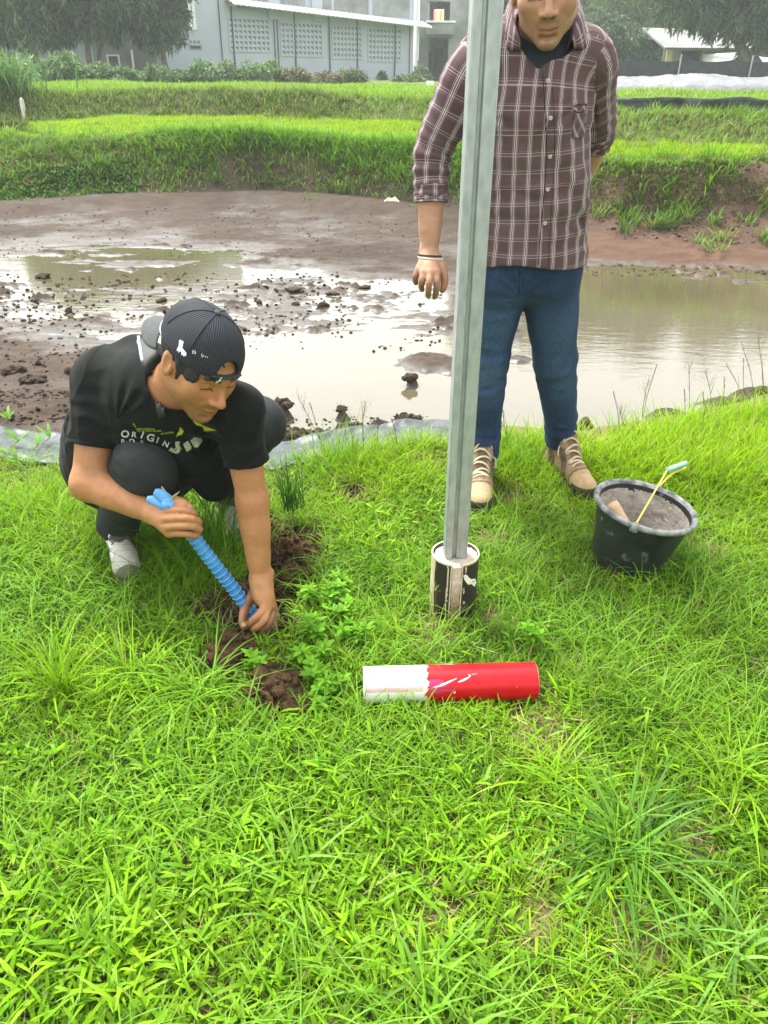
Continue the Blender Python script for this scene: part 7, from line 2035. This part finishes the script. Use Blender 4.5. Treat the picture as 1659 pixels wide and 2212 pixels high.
# places that stay clear of blades
CLEAR = [(pb[0], pb[1], .073)]
CLEAR += [(bb[0], bb[1], R0 + .012)]
for k in np.linspace(0, 1, 22): q = e0 + (e1 - e0) * k; CLEAR.append((q[0], q[1], .036))
CLEAR += list(FOOT_CLEAR)
def clear_mask(x, y):
    m = np.zeros(len(x), bool)
    for a, b, r in CLEAR: m |= np.hypot(x - a, y - b) < r
    return m
r = np.random.default_rng(21)
def lawn_points(n, ylo=.40, yhi=3.6, soil=.35, strawk=.3, edge=.03):
    out = []
    while sum(map(len, out)) < n:
        y = r.uniform(ylo, yhi, n); x = r.uniform(-1, 1, n) * (.72 * y + .85)
        k = (r.random(n) < (.72 * y + .85) / (.72 * yhi + .85)) & ((np.abs(x) < .62 * y + .32) | (r.random(n) < .45))
        k &= y < lawn_edge(x) + edge * r.normal(size=n)
        x, y = x[k], y[k]
        # right of the rejection above density is even over the wedge
        k = r.random(len(x)) > soil_mask(x, y) * (1 - soil * .2)
        k &= r.random(len(x)) > strawk * straw_mask(x, y)
        k &= ~clear_mask(x, y)
        out.append(np.stack([x[k], y[k]], -1))
    p = np.concatenate(out)[:n]
    return p[:, 0], p[:, 1]
def zone(x, y):
    """0..1: how much of the broad leaved creeping grass grows here"""
    n = fbm(x * 2.4 + 9, y * 2.4, 0, 3, 201)
    w = .45 + .9 * n + .45 * sstep(1.6, .9, y) - .45 * sstep(-.1, .7, x) + .25 * sstep(.25, -.1, np.abs(x - .05) + np.abs(y - 1.0))
    return np.clip(w, .03, .95)
lg = Grass()
# fine short blades
n = 150000; x, y = lawn_points(n)
zb = zone(x, y); tall = sstep(.5, 1.1, x) * sstep(2.35, 2.75, y) + .55 * sstep(2.45, 2.9, y) * sstep(-.5, -.1, x) * 1.0 + .35 * sstep(-.7, -1.0, x) * sstep(1.9, 2.3, y) * sstep(2.72, 2.55, y)
tall = np.clip(tall + .25 * np.maximum(0, fbm(x * 3, y * 3, 0, 2, 205)), 0, 1)
sm_ = straw_mask(x, y)
L = (.030 + .050 * r.random(n) ** 1.3) * (1 + 1.5 * tall) * (1 - .35 * sm_); W = .0022 + .0018 * r.random(n) + .0012 * tall
cl = fbm(x * 5, y * 5, 0, 3, 207)[:, None]
c = mixc(r, n, DEEP, MID, .2) * (1 - .5 - .5 * np.clip(cl * 2, -1, 1)) + mixc(r, n, MID, LIME, .2) * (.5 + .5 * np.clip(cl * 2, -1, 1))
yl = (np.clip(.55 * tall + .45 * sstep(1.9, 2.7, y) + .3 * cl[:, 0], 0, 1))[:, None]
c = c * (1 - yl) + mixc(r, n, (.22, .40, .008), (.31, .47, .008), .15) * yl
dry = r.random(n) < .05 + .45 * sm_; c[dry] = mixc(r, int(dry.sum()), STRAWC, (.22, .20, .06), .2)
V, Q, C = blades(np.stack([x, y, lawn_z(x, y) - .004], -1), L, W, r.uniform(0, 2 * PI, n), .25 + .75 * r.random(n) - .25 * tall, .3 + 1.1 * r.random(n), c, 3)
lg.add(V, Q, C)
# creeping shoots with short broad blades
n = 19000; x, y = lawn_points(n, soil=.6)
k = r.random(n) < zone(x, y); x, y = x[k], y[k]; n = len(x)
nb = 4; xx = np.repeat(x, nb) + .008 * r.normal(size=n * nb); yy = np.repeat(y, nb) + .008 * r.normal(size=n * nb); N = n * nb
az = np.repeat(r.uniform(0, 2 * PI, n), nb) + np.tile(np.arange(nb) * 2.2, n) + .5 * r.normal(size=N)
big = np.repeat(.6 + .5 * r.random(n) + .18 * sstep(1.2, .7, y) + .2 * sstep(0, -.6, x) * sstep(1.4, 1.0, y), nb)
L = (.026 + .034 * r.random(N)) * big; W = (.0048 + .0034 * r.random(N)) * big ** .7
sh = np.repeat(fbm(x * 6, y * 6, 0, 3, 213), nb)[:, None]
c = np.repeat(mixc(r, n, (.120, .290, .008), (.215, .400, .010), .18), nb, 0) * (1 + .12 * r.normal(size=(N, 1))) * (1 + .35 * sh)
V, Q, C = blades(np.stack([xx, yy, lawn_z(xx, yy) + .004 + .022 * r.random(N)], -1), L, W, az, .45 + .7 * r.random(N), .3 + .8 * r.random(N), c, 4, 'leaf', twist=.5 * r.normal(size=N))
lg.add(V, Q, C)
# scattered long blades
n = 19000; x, y = lawn_points(n)
cl = fbm(x * 3.2, y * 3.2, 0, 2, 217); k = cl > -.12; x, y = x[k], y[k]; n = len(x)
c = mixc(r, n, MID, (.16, .31, .03), .15)
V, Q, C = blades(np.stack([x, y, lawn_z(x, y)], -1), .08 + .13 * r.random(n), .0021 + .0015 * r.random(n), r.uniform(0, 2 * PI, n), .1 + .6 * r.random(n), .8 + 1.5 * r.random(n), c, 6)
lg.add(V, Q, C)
tag(lg.build('lawn_grass', grassm), 'bright green lawn grass of fine and broad short blades', 'grass', kind='stuff')
# dry litter
n = 8200; x, y = lawn_points(n, strawk=0.0, soil=.9)
k = r.random(n) < .17 + 1.1 * straw_mask(x, y) + .5 * sstep(.12, .02, lawn_edge(x) - y); x, y = x[k], y[k]; n = len(x)
lt = Grass(); V, Q, C = blades(np.stack([x, y, lawn_z(x, y) + .004 + .018 * r.random(n)], -1), .03 + .06 * r.random(n), .0016 + .0014 * r.random(n), r.uniform(0, 2 * PI, n), 1.25 + .25 * r.random(n), .25 * r.normal(size=n), mixc(r, n, (.26, .19, .09), (.50, .42, .22), .2), 3)
lt.add(V, Q, C); n = 900; k = r.integers(0, len(SOIL), n); sx = np.array([q[:3] for q in SOIL])[k]; aa = r.uniform(0, 2 * PI, n); rr_ = sx[:, 2] * 1.1 * np.sqrt(r.random(n)); x, y = sx[:, 0] + rr_ * np.cos(aa), sx[:, 1] + rr_ * np.sin(aa)
V, Q, C = blades(np.stack([x, y, lawn_z(x, y) + .006 + .03 * r.random(n)], -1), .03 + .06 * r.random(n), .0012 + .0012 * r.random(n), r.uniform(0, 2 * PI, n), .9 + .6 * r.random(n), .8 * r.normal(size=n), mixc(r, n, (.16, .12, .055), (.36, .32, .16), .2), 5)
lt.add(V, Q, C); tag(lt.build('straw_litter', grassm), 'dry straw lying between the grass blades', 'straw', kind='stuff')

# ------------------------------------------------------------------ tufts that stand out
def tuft(label, px, py, n, Lm, W, lean, curve, lo, hi, seed, spread=.02, z=0.0, tip=None, up=0.0, azc=None):
    r = np.random.default_rng(seed)
    c0 = at_z(px, py, z); g = float(lawn_z(c0[0], c0[1])) + up
    t_az = r.uniform(0, 2 * PI, n) if azc is None else azc[0] + azc[1] * r.normal(size=n)
    p = np.stack([c0[0] + spread * r.normal(size=n), c0[1] + spread * r.normal(size=n), np.full(n, g)], -1)
    G_ = Grass(); V, Q, C = blades(p, Lm * (.5 + .6 * r.random(n)), W * (.7 + .6 * r.random(n)), t_az, lean[0] + lean[1] * np.abs(r.normal(size=n)), curve[0] + curve[1] * r.random(n), mixc(r, n, lo, hi, .15), 9)
    G_.add(V, Q, C)
    o = mesh_np('grass_tuft', G_.V[0] - np.array([c0[0], c0[1], g]), Q, grassm, col=np.clip(C, .003, .8)); o.location = (c0[0], c0[1], g)
    return tag(o, label, 'grass tuft', 'grass tufts standing out of the lawn')
tuft('lime upright tuft at the left edge below the shoe', 135, 1500, 90, .24, .0042, (.1, .35), (.3, 1.0), MID, LIME, 701)
tuft('wide tuft with arching blades left of the two earth clods', 425, 1515, 100, .27, .0038, (.25, .45), (1.2, 1.2), MID, (.15, .30, .03), 702, .03)
tuft('loose tuft between the lime tuft and the wide arching one', 290, 1470, 60, .20, .0036, (.2, .4), (.7, 1.0), MID, LIME, 703, .03)
tuft('dark green stiff tuft growing from the clod behind the straight arm', 632, 1128, 95, .21, .0034, (.02, .30), (.15, .6), (.028, .085, .014), (.06, .16, .02), 704, .018, up=.06)
tuft('dark tall tuft between the crouching man and his straight arm', 470, 1200, 150, .34, .0036, (.05, .35), (.4, 1.1), DEEP, MID, 705, .05)
tuft('shaded tuft between the grey shoe and the blue handle', 400, 1240, 110, .28, .0036, (.1, .4), (.6, 1.1), DEEP, MID, 706, .05)
tuft('big dark centred tuft with long arching blades low on the right', 1345, 1850, 130, .27, .0048, (.35, .5), (.8, 1.2), (.045, .145, .015), (.13, .28, .02), 707, .028)
tuft('long arching tuft at the right edge level with the pipe', 1560, 1690, 70, .24, .0042, (.3, .4), (1.1, 1.1), MID, LIME, 708, .03)
tuft('looping tuft near the lower right corner', 1590, 2060, 46, .22, .0055, (.15, .4), (1.6, 1.2), (.10, .25, .03), (.17, .33, .05), 709, .03)
tuft('tuft of wide flat blades at the bottom edge', 930, 2150, 55, .16, .0070, (.35, .4), (.6, .9), MID, (.14, .30, .03), 710, .035)
tuft('rosette of broad blades near the bottom left corner', 300, 2060, 60, .13, .0085, (.45, .35), (.4, .8), MID, LIME, 711, .05)
tuft('lime tuft at the liner between the two men', 745, 1010, 90, .24, .0036, (.05, .35), (.3, .9), MID, (.20, .34, .015), 712, .06)
tuft('bright tuft between the two brown boots', 1105, 1010, 110, .20, .0036, (.05, .4), (.4, 1.1), MID, (.19, .34, .015), 713, .06)
tuft('lime tuft at the left edge above the lime upright one', 40, 1110, 80, .18, .0036, (.1, .4), (.5, 1.0), MID, LIME, 714, .06)
tuft('low tuft of broad blades right of the dug trench', 850, 1385, 60, .13, .0052, (.2, .4), (.5, .9), MID, LIME, 715, .04)
tuft('bright tall tuft behind the bucket handle', 1500, 960, 120, .22, .0036, (.05, .4), (.5, 1.2), (.11, .26, .012), (.21, .36, .015), 716, .08)
tuft('bright tall tuft at the right edge of the shore', 1630, 930, 120, .22, .0036, (.05, .4), (.5, 1.2), (.11, .26, .012), (.21, .36, .015), 717, .08)
tuft('bright tuft by the right brown boot above the bucket', 1345, 985, 110, .20, .0036, (.05, .4), (.5, 1.2), (.11, .26, .012), (.20, .35, .015), 718, .07)
tuft('long bladed tuft in the middle right of the lawn', 1215, 1700, 60, .20, .0042, (.35, .4), (.7, 1.1), MID, LIME, 719, .04)
tuft('flat tuft of long blades low in the centre of the lawn', 640, 1900, 50, .20, .0050, (.5, .4), (.7, 1.0), MID, (.15, .30, .03), 720, .04)

# ------------------------------------------------------------------ seed stalks
stalkm = simple('dry stalk', (.085, .105, .035), .8, .25, 30, 0)
def stalk(label, bx, by, tx, ty, Y, kind, seed):
    r = np.random.default_rng(seed)
    b = at_z(bx, by, 0.02); b[2] = float(lawn_z(b[0], b[1]))
    d = np.dot(b - CAM_P, CAM_F) * .985; tp = at_d(tx, ty, d)
    mid = (b + tp) / 2 + np.array([.012 * r.normal(), 0, .01])
    P, _ = smooth_path([b, mid, tp], 0.0, 8)
    root = empty('grass_stalk', b, label, 'grass stalk', 'seed stalks along the shore')
    mb = MB(); mb.tube(P, np.linspace(.0016, .0009, len(P)), 5); mb.build('stem', stalkm, root)
    G_ = Grass()
    if kind == 'spike':
        n = 26; k = np.linspace(.62, 1, n); i = k * (len(P) - 1); i0 = np.minimum(i.astype(int), len(P) - 2); p = P[i0] + (P[i0 + 1] - P[i0]) * (i - i0)[:, None]
        V, Q, C = blades(p, .010 * np.ones(n), .0028 * np.ones(n), r.uniform(0, 2 * PI, n), .35 + .2 * r.random(n), .1 * r.random(n), mixc(r, n, (.07, .09, .03), (.14, .14, .06)), 2, 'leaf'); G_.add(V, Q, C)
    else:
        n = 34; k = r.uniform(.58, 1, n); i = k * (len(P) - 1); i0 = np.minimum(i.astype(int), len(P) - 2); p = P[i0] + (P[i0 + 1] - P[i0]) * (i - i0)[:, None]
        V, Q, C = blades(p, .03 + .035 * r.random(n), .0009 * np.ones(n), r.uniform(0, 2 * PI, n), .5 + .4 * r.random(n), .3 * r.normal(size=n), mixc(r, n, (.10, .09, .05), (.18, .16, .09)), 3); G_.add(V, Q, C)
        e = V.reshape(n, -1, 3)[:, -1]; V, Q, C = blades(e, .007 * np.ones(n), .0026 * np.ones(n), r.uniform(0, 2 * PI, n), .7 + .3 * r.random(n), 0 * k, mixc(r, n, (.12, .10, .06), (.20, .17, .10)), 2, 'leaf'); G_.add(V, Q, C)
    G_.build('seed_head', grassm, root)
    n = 2; V, Q, C = blades(P[[len(P) // 4, len(P) // 2]], np.array([.10, .08]), np.array([.0032, .0028]), r.uniform(0, 2 * PI, n), np.array([.3, .3]), np.array([.8, .7]), mixc(r, n, MID, LIME), 6)
    mesh_np('leaf_blade', V, Q, grassm, root, col=C)
def cpt(X, Y, ox, oy, k): return ((ox + X / k) * .86406, (oy + Y / k) * .86406)
ST = []
for (bx, by, tx, ty, kd) in [(185, 1230, 130, 790, 's'), (400, 1180, 560, 530, 's'), (415, 1150, 480, 660, 'p'), (905, 1090, 880, 520, 'p'), (1110, 1000, 1040, 590, 'p'), (1060, 1040, 1015, 800, 's'), (1130, 1050, 1225, 650, 's'), (1465, 960, 1245, 515, 's'),
                              (1475, 960, 1415, 470, 's'), (1550, 950, 1395, 300, 's'), (1630, 900, 1600, 560, 's'), (860, 1110, 830, 770, 's'), (330, 1240, 190, 950, 'p'), (1652, 900, 1560, 250, 'p')]:
    ST.append((*cpt(bx, by, 1500, 780, 3.95), *cpt(tx, ty, 1500, 780, 3.95), kd))
for (bx, by, tx, ty, kd) in [(500, 480, 290, 90, 'p'), (470, 470, 370, 130, 's'), (750, 480, 757, 120, 'p'), (625, 470, 600, 180, 'p'), (985, 470, 935, 240, 's'), (830, 470, 850, 250, 's')]:
    ST.append((*cpt(bx, by, 640, 960, 2.765), *cpt(tx, ty, 640, 960, 2.765), kd))
ST.append((1110, 975, 1062, 870, 's')); ST.append((1100, 985, 1085, 880, 's'))
SL = ['thin spike leaning left nearest the jeans', 'tall green spike leaning right of the jeans', 'feathery stalk beside the tall green spike', 'tall feathery stalk in the middle of the right shore', 'feathery stalk right of the tall middle one', 'short spike before the right shore', 'spike leaning right on the right shore',
      'long spike leaning left near the right edge', 'upright spike near the right edge', 'tallest curved spike near the right edge', 'short spike at the right edge of the shore', 'short upright spike left of the tall feathery one', 'drooping feathery stalk beside the jeans', 'tall feathery stalk at the very right edge',
      'feathery stalk leaning left above the liner between the men', 'spike crossing the feathery one above the liner', 'upright feathery stalk between knee and post', 'short feathery stalk beside the crossing spike', 'spike close to the left of the post', 'short spike midway between knee and post', 'thin spike just right of the post between the legs', 'second thin spike between the legs, nearer the right leg']
for i, s_ in enumerate(ST): stalk(SL[i], s_[0], s_[1], s_[2], s_[3], None, 'spike' if s_[4] == 's' else 'panicle', 800 + i)

# ------------------------------------------------------------------ leafy weeds
def weed_mesh(seed, nst=3, hl=.05, leafl=.029, leafw=.0100):
    r = np.random.default_rng(seed); G_ = Grass(); mb = MB()
    for k in range(nst):
        a = r.uniform(0, 2 * PI); top = np.array([.03 * math.cos(a) * r.random(), .03 * math.sin(a) * r.random(), hl * (.7 + .6 * r.random())])
        mb.tube([(0, 0, -.005), top * .5 + [.004 * r.normal(), .004 * r.normal(), 0], top], .0012, 5)
        for lv, (f, m) in enumerate([(.55, 3), (.8, 4), (1.0, 5)]):
            n = m; p = np.tile(top * f, (n, 1))
            V, Q, C = blades(p, leafl * (.7 + .5 * r.random(n)) * (1 if lv < 2 else .85), leafw * (.8 + .4 * r.random(n)), r.uniform(0, 2 * PI) + np.arange(n) * 2 * PI / n + .25 * r.normal(size=n), 1.0 + .35 * r.random(n) - .10 * lv, .35 + .4 * r.random(n), mixc(r, n, (.10, .29, .010), (.185, .40, .022), .14), 5, 'leaf', twist=.25 * r.normal(size=n))
            G_.add(V, Q, C)
    return G_, mb
protos = []
weedm = leafmat('weed leaves', .40, .5, .008)
def weed(proto_i, x, y, sc, rot):
    z = float(lawn_z(x, y))
    while len(protos) <= proto_i:
        i = len(protos)
        root = empty('leafy_weed', (0, 0, 0)); G_, mb = weed_mesh(900 + i)
        G_.build('leaves', weedm, root); mb.build('stem', simple('green stem', (.08, .17, .04), .6, .2, 40, 0), root)
        tag(root, 'small bright weed with pointed oval leaves in the patch right of the dug trench', 'weed', 'leafy weeds beside the trench'); protos.append([root, False])
    root, used = protos[proto_i]
    o = copy_tree(root) if used else root; protos[proto_i][1] = True
    o.location = (x, y, z); o.rotation_euler = (0, 0, rot); o.scale = (sc,) * 3
    return o
r = np.random.default_rng(33)
WP = [(665, 1300), (720, 1300), (655, 1370), (725, 1345), (760, 1330), (650, 1430), (690, 1420), (755, 1390), (560, 1450), (670, 1470), (705, 1460), (680, 1385), (770, 1370), (715, 1500), (690, 1500), (745, 1270), (1150, 1400), (700, 1530)]
for i, (px, py) in enumerate(WP):
    c = at_z(px + r.normal() * 5, py + r.normal() * 5, .02); weed(i % 5, c[0], c[1], .95 + .45 * r.random(), r.uniform(0, 2 * PI))
# leafy sprigs growing over the liner at the far left
def sprig(label, px, py, zz, n, Ll, seed):
    r = np.random.default_rng(seed); c = at_z(px, py, zz); g = zz
    root = empty('leafy_sprig', c, label, 'sprig', 'leafy sprigs over the liner at the left')
    G_ = Grass(); V, Q, C = blades(np.tile(c, (n, 1)), Ll * (.7 + .4 * r.random(n)), np.full(n, .015), r.uniform(0, 2 * PI) + np.arange(n) * 2 * PI / n + .3 * r.normal(size=n), .5 + .5 * r.random(n), .3 + .4 * r.random(n), mixc(r, n, (.09, .24, .03), (.17, .34, .06), .1), 6, 'leaf'); G_.add(V, Q, C)
    G_.build('leaves', weedm, root)
    mb = MB(); mb.tube([c + [-.06, -.07, -.05], c + [-.03, -.03, -.02], c], .0022, 5); mb.build('stem', simple('pink brown stem', (.30, .19, .12), .7, .2, 30, 0), root)
sprig('pointed sprig at the picture edge above the liner', 18, 905, .02, 6, .075, 951); sprig('full sprig on the liner nearest the picture edge', 40, 952, .03, 7, .085, 952)
sprig('two leaved sprig on the liner toward the black sleeve', 108, 945, .02, 4, .085, 953); sprig('low sprig on the middle of the left liner', 82, 962, .02, 5, .07, 954); sprig('sprig drooping over the grass below the left liner', 35, 1000, .03, 4, .08, 955)

# ------------------------------------------------------------------ far banks and terraces
bg_ = Grass(); r = np.random.default_rng(55)
def far_region(n, a0, a1, y0, y1, f):
    a = r.uniform(a0, a1, n); y = r.uniform(y0, y1, n); return a, y
def put(a, y, L, W, lean, curve, c, nseg=2):
    x = a * y; n = len(a); V, Q, C = blades(np.stack([x, y, field_h(x, y) - .01], -1), L, W, r.uniform(0, 2 * PI, n), lean, curve, c, nseg); bg_.add(V, Q, C)
I = lambda K, a: np.interp(a, _ka, K)
# first bank face and its shoulder
n = 90000; a = r.uniform(-.75, .8, n); t_ = r.random(n)
y0, y1 = I(K_F, a) + .12, I(K_T, a) + .5; y = y0 + (y1 - y0) * t_
left = 1 - sstep(.10, .22, a)
hgt = sstep(.0, .25, t_)
gap = fbm(a * 22, t_ * 4, 0, 3, 221)
right_gap = sstep(.50, .40, a + .05 * gap)
keep = r.random(n) < left * (.12 + .88 * sstep(.05, .32, t_ + .18 * gap)) + (1 - left) * (.10 + .85 * sstep(-.30, .10, gap) * (.15 + .85 * right_gap) + .5 * (t_ > .80))
a, y, t_, left, gap = a[keep], y[keep], t_[keep], left[keep], gap[keep]; n = len(a)
dens = fbm(a * 9, t_ * 2, 0, 3, 223)
lush = sstep(-.33, -.22, a) * left
c = mixc(r, n, (.10, .23, .022), (.18, .35, .028), .2)
kk = (sstep(.72, .95, t_))[:, None]; c = c * (1 - kk) + mixc(r, n, (.19, .32, .010), (.26, .40, .010), .12) * kk
dryk = r.random(n) < np.clip((1 - left) * .30 * (t_ < .85) + left * (1 - lush) * .30 * (t_ < .8) + .25 * (t_ < .25), 0, .8)
c[dryk] = mixc(r, int(dryk.sum()), (.15, .13, .065), (.26, .22, .11), .2)
L = (.10 + .16 * r.random(n)) * (.7 + .55 * lush) * (1 - .35 * (1 - left)) * (1 - .45 * sstep(.75, .95, t_))
put(a, y, L, .010 + .008 * r.random(n), .2 + .7 * r.random(n), .5 + 1.2 * r.random(n), c, 3)
# leafy creepers at the left foot of the bank
n = 9000; a = r.uniform(-.66, -.30, n); t_ = r.random(n); y = I(K_F, a) + .1 + .75 * t_
put(a, y, .07 + .05 * r.random(n), .026 + .014 * r.random(n), .7 + .6 * r.random(n), .5 * r.random(n), mixc(r, n, (.05, .15, .03), (.12, .26, .05), .2), 2)
# terrace tops
n = 100000; a = r.uniform(-.75, .85, n); u_ = r.random(n); y = I(K_T, a) + .3 + (I(K_P, a) - I(K_T, a) + .1) * u_
k = ~((a < -.42) & (y > 14.5) & (y < 17.3)); a, y = a[k], y[k]; n = len(a)
put(a, y, .06 + .08 * r.random(n), .012 + .008 * r.random(n), .2 + .5 * r.random(n), .4 + .7 * r.random(n), mixc(r, n, (.20, .33, .010), (.27, .41, .010), .12), 2)
# second bank
n = 60000; a = r.uniform(-.75, .85, n); t_ = r.random(n) ** .9; y = I(K_P, a) + (I(K_2, a) + .5 - I(K_P, a)) * t_
fad = sstep(.10, .30, a)[:, None]; gp = fbm(a * 14, t_ * 3, 0, 3, 227)
keep = r.random(n) < .35 + .65 * sstep(-.25, .15, gp); a, y, t_, fad = a[keep], y[keep], t_[keep], fad[keep]; n = len(a)
c = mixc(r, n, (.12, .20, .045), (.20, .31, .06), .2); kk = sstep(.6, .95, t_)[:, None]; c = c * (1 - kk) + mixc(r, n, (.14, .28, .02), (.21, .36, .02), .15) * kk
dk_ = r.random(n) < .22 * (t_ < .6); c[dk_] = mixc(r, int(dk_.sum()), (.17, .14, .07), (.24, .20, .11))
put(a, y, .14 + .16 * r.random(n), .014 + .010 * r.random(n), .2 + .5 * r.random(n), .5 + .9 * r.random(n), c, 2)
# ragged clumps along the edges
for (K, nn, off, lo_c, hi_c, hgt_) in [(K_T, 170, .1, (.10, .24, .015), (.21, .38, .02), .24), (K_T, 120, -.5, (.08, .18, .03), (.20, .30, .06), .24), (K_2, 190, .1, (.11, .23, .03), (.22, .36, .04), .26), (K_P, 120, .1, (.17, .22, .07), (.26, .28, .12), .2), (K_F, 130, .35, (.09, .17, .03), (.24, .26, .11), .12)]:
    a0 = r.uniform(-.7, .8, nn); a = np.repeat(a0, 26); y = np.repeat(I(K, a0) + off + .35 * r.normal(size=nn), 26) + .05 * r.normal(size=len(a)); a = a + .05 * r.normal(size=len(a)) / y
    tone_ = np.repeat(r.random((nn, 1)), 26, 0); c = np.array(lo_c) * (1 - tone_) + np.array(hi_c) * tone_
    put(a, y, hgt_ * np.repeat(.6 + .9 * r.random(nn), 26) * (.6 + .5 * r.random(len(a))), .012 + .006 * r.random(len(a)), .1 + .45 * r.random(len(a)), .5 + 1.1 * r.random(len(a)), c * (1 + .12 * r.normal(size=(len(a), 1))), 3)
# pit wall at the left
n = 6000; a = r.uniform(-.75, -.42, n); y = r.uniform(16.9, 17.5, n); put(a, y, .12 + .14 * r.random(n), .016 + 0 * a, .3 + .6 * r.random(n), .8 + .8 * r.random(n), mixc(r, n, (.06, .07, .03), (.14, .14, .05), .2), 2)
# upper terraces to the hedge
n = 70000; a = r.uniform(-.75, .9, n); y = I(K_2, a) + .4 + (30 - I(K_2, a)) * r.random(n) ** 1.3
wv = fbm(a * 6, y * .35, 0, 3, 229)[:, None]
c = mixc(r, n, (.14, .26, .025), (.21, .34, .025), .12) * (1 + .35 * wv); put(a, y, .10 + .12 * r.random(n), .022 + .014 * r.random(n), .2 + .4 * r.random(n), .4 + .7 * r.random(n), c, 2)
tag(bg_.build('bank_grass', grassm), 'long green and dry grass covering the far banks and terraces', 'grass', kind='stuff')
# reed clump at the left
r2 = np.random.default_rng(77); c = at_y(22, 232, 19.0); c[2] = gz_(c[0], c[1]); n = 240
V, Q, C = blades(np.stack([c[0] + .35 * r2.normal(size=n), c[1] + .3 * r2.normal(size=n), np.full(n, c[2])], -1), .7 + .6 * r2.random(n), .028 + .012 * r2.random(n), r2.uniform(0, 2 * PI, n), .05 + .35 * r2.random(n), .5 + 1.2 * r2.random(n), mixc(r2, n, (.07, .15, .05), (.13, .24, .08), .15), 7)
tag(mesh_np('reed_clump', V, Q, grassm, col=np.clip(C, 0, 1)), 'tall clump of arching reeds beside the white stake', 'reeds')

# ------------------------------------------------------------------ humid air
hz_ = NT('humid air')
pv = hz_.n("VolumePrincipled"); pv.inputs['Color'].default_value = (.90, .96, 1.0, 1); pv.inputs['Density'].default_value = .0015; pv.inputs['Anisotropy'].default_value = .1
hz_.link(pv.outputs[0], hz_.out.inputs['Volume'])
mb = MB(); mb.box((-146, -33, -3.0), (146, 122, 17.0))
tag(mb.build('haze', hz_.m), 'thin humid haze over the whole place', 'haze', kind='stuff')
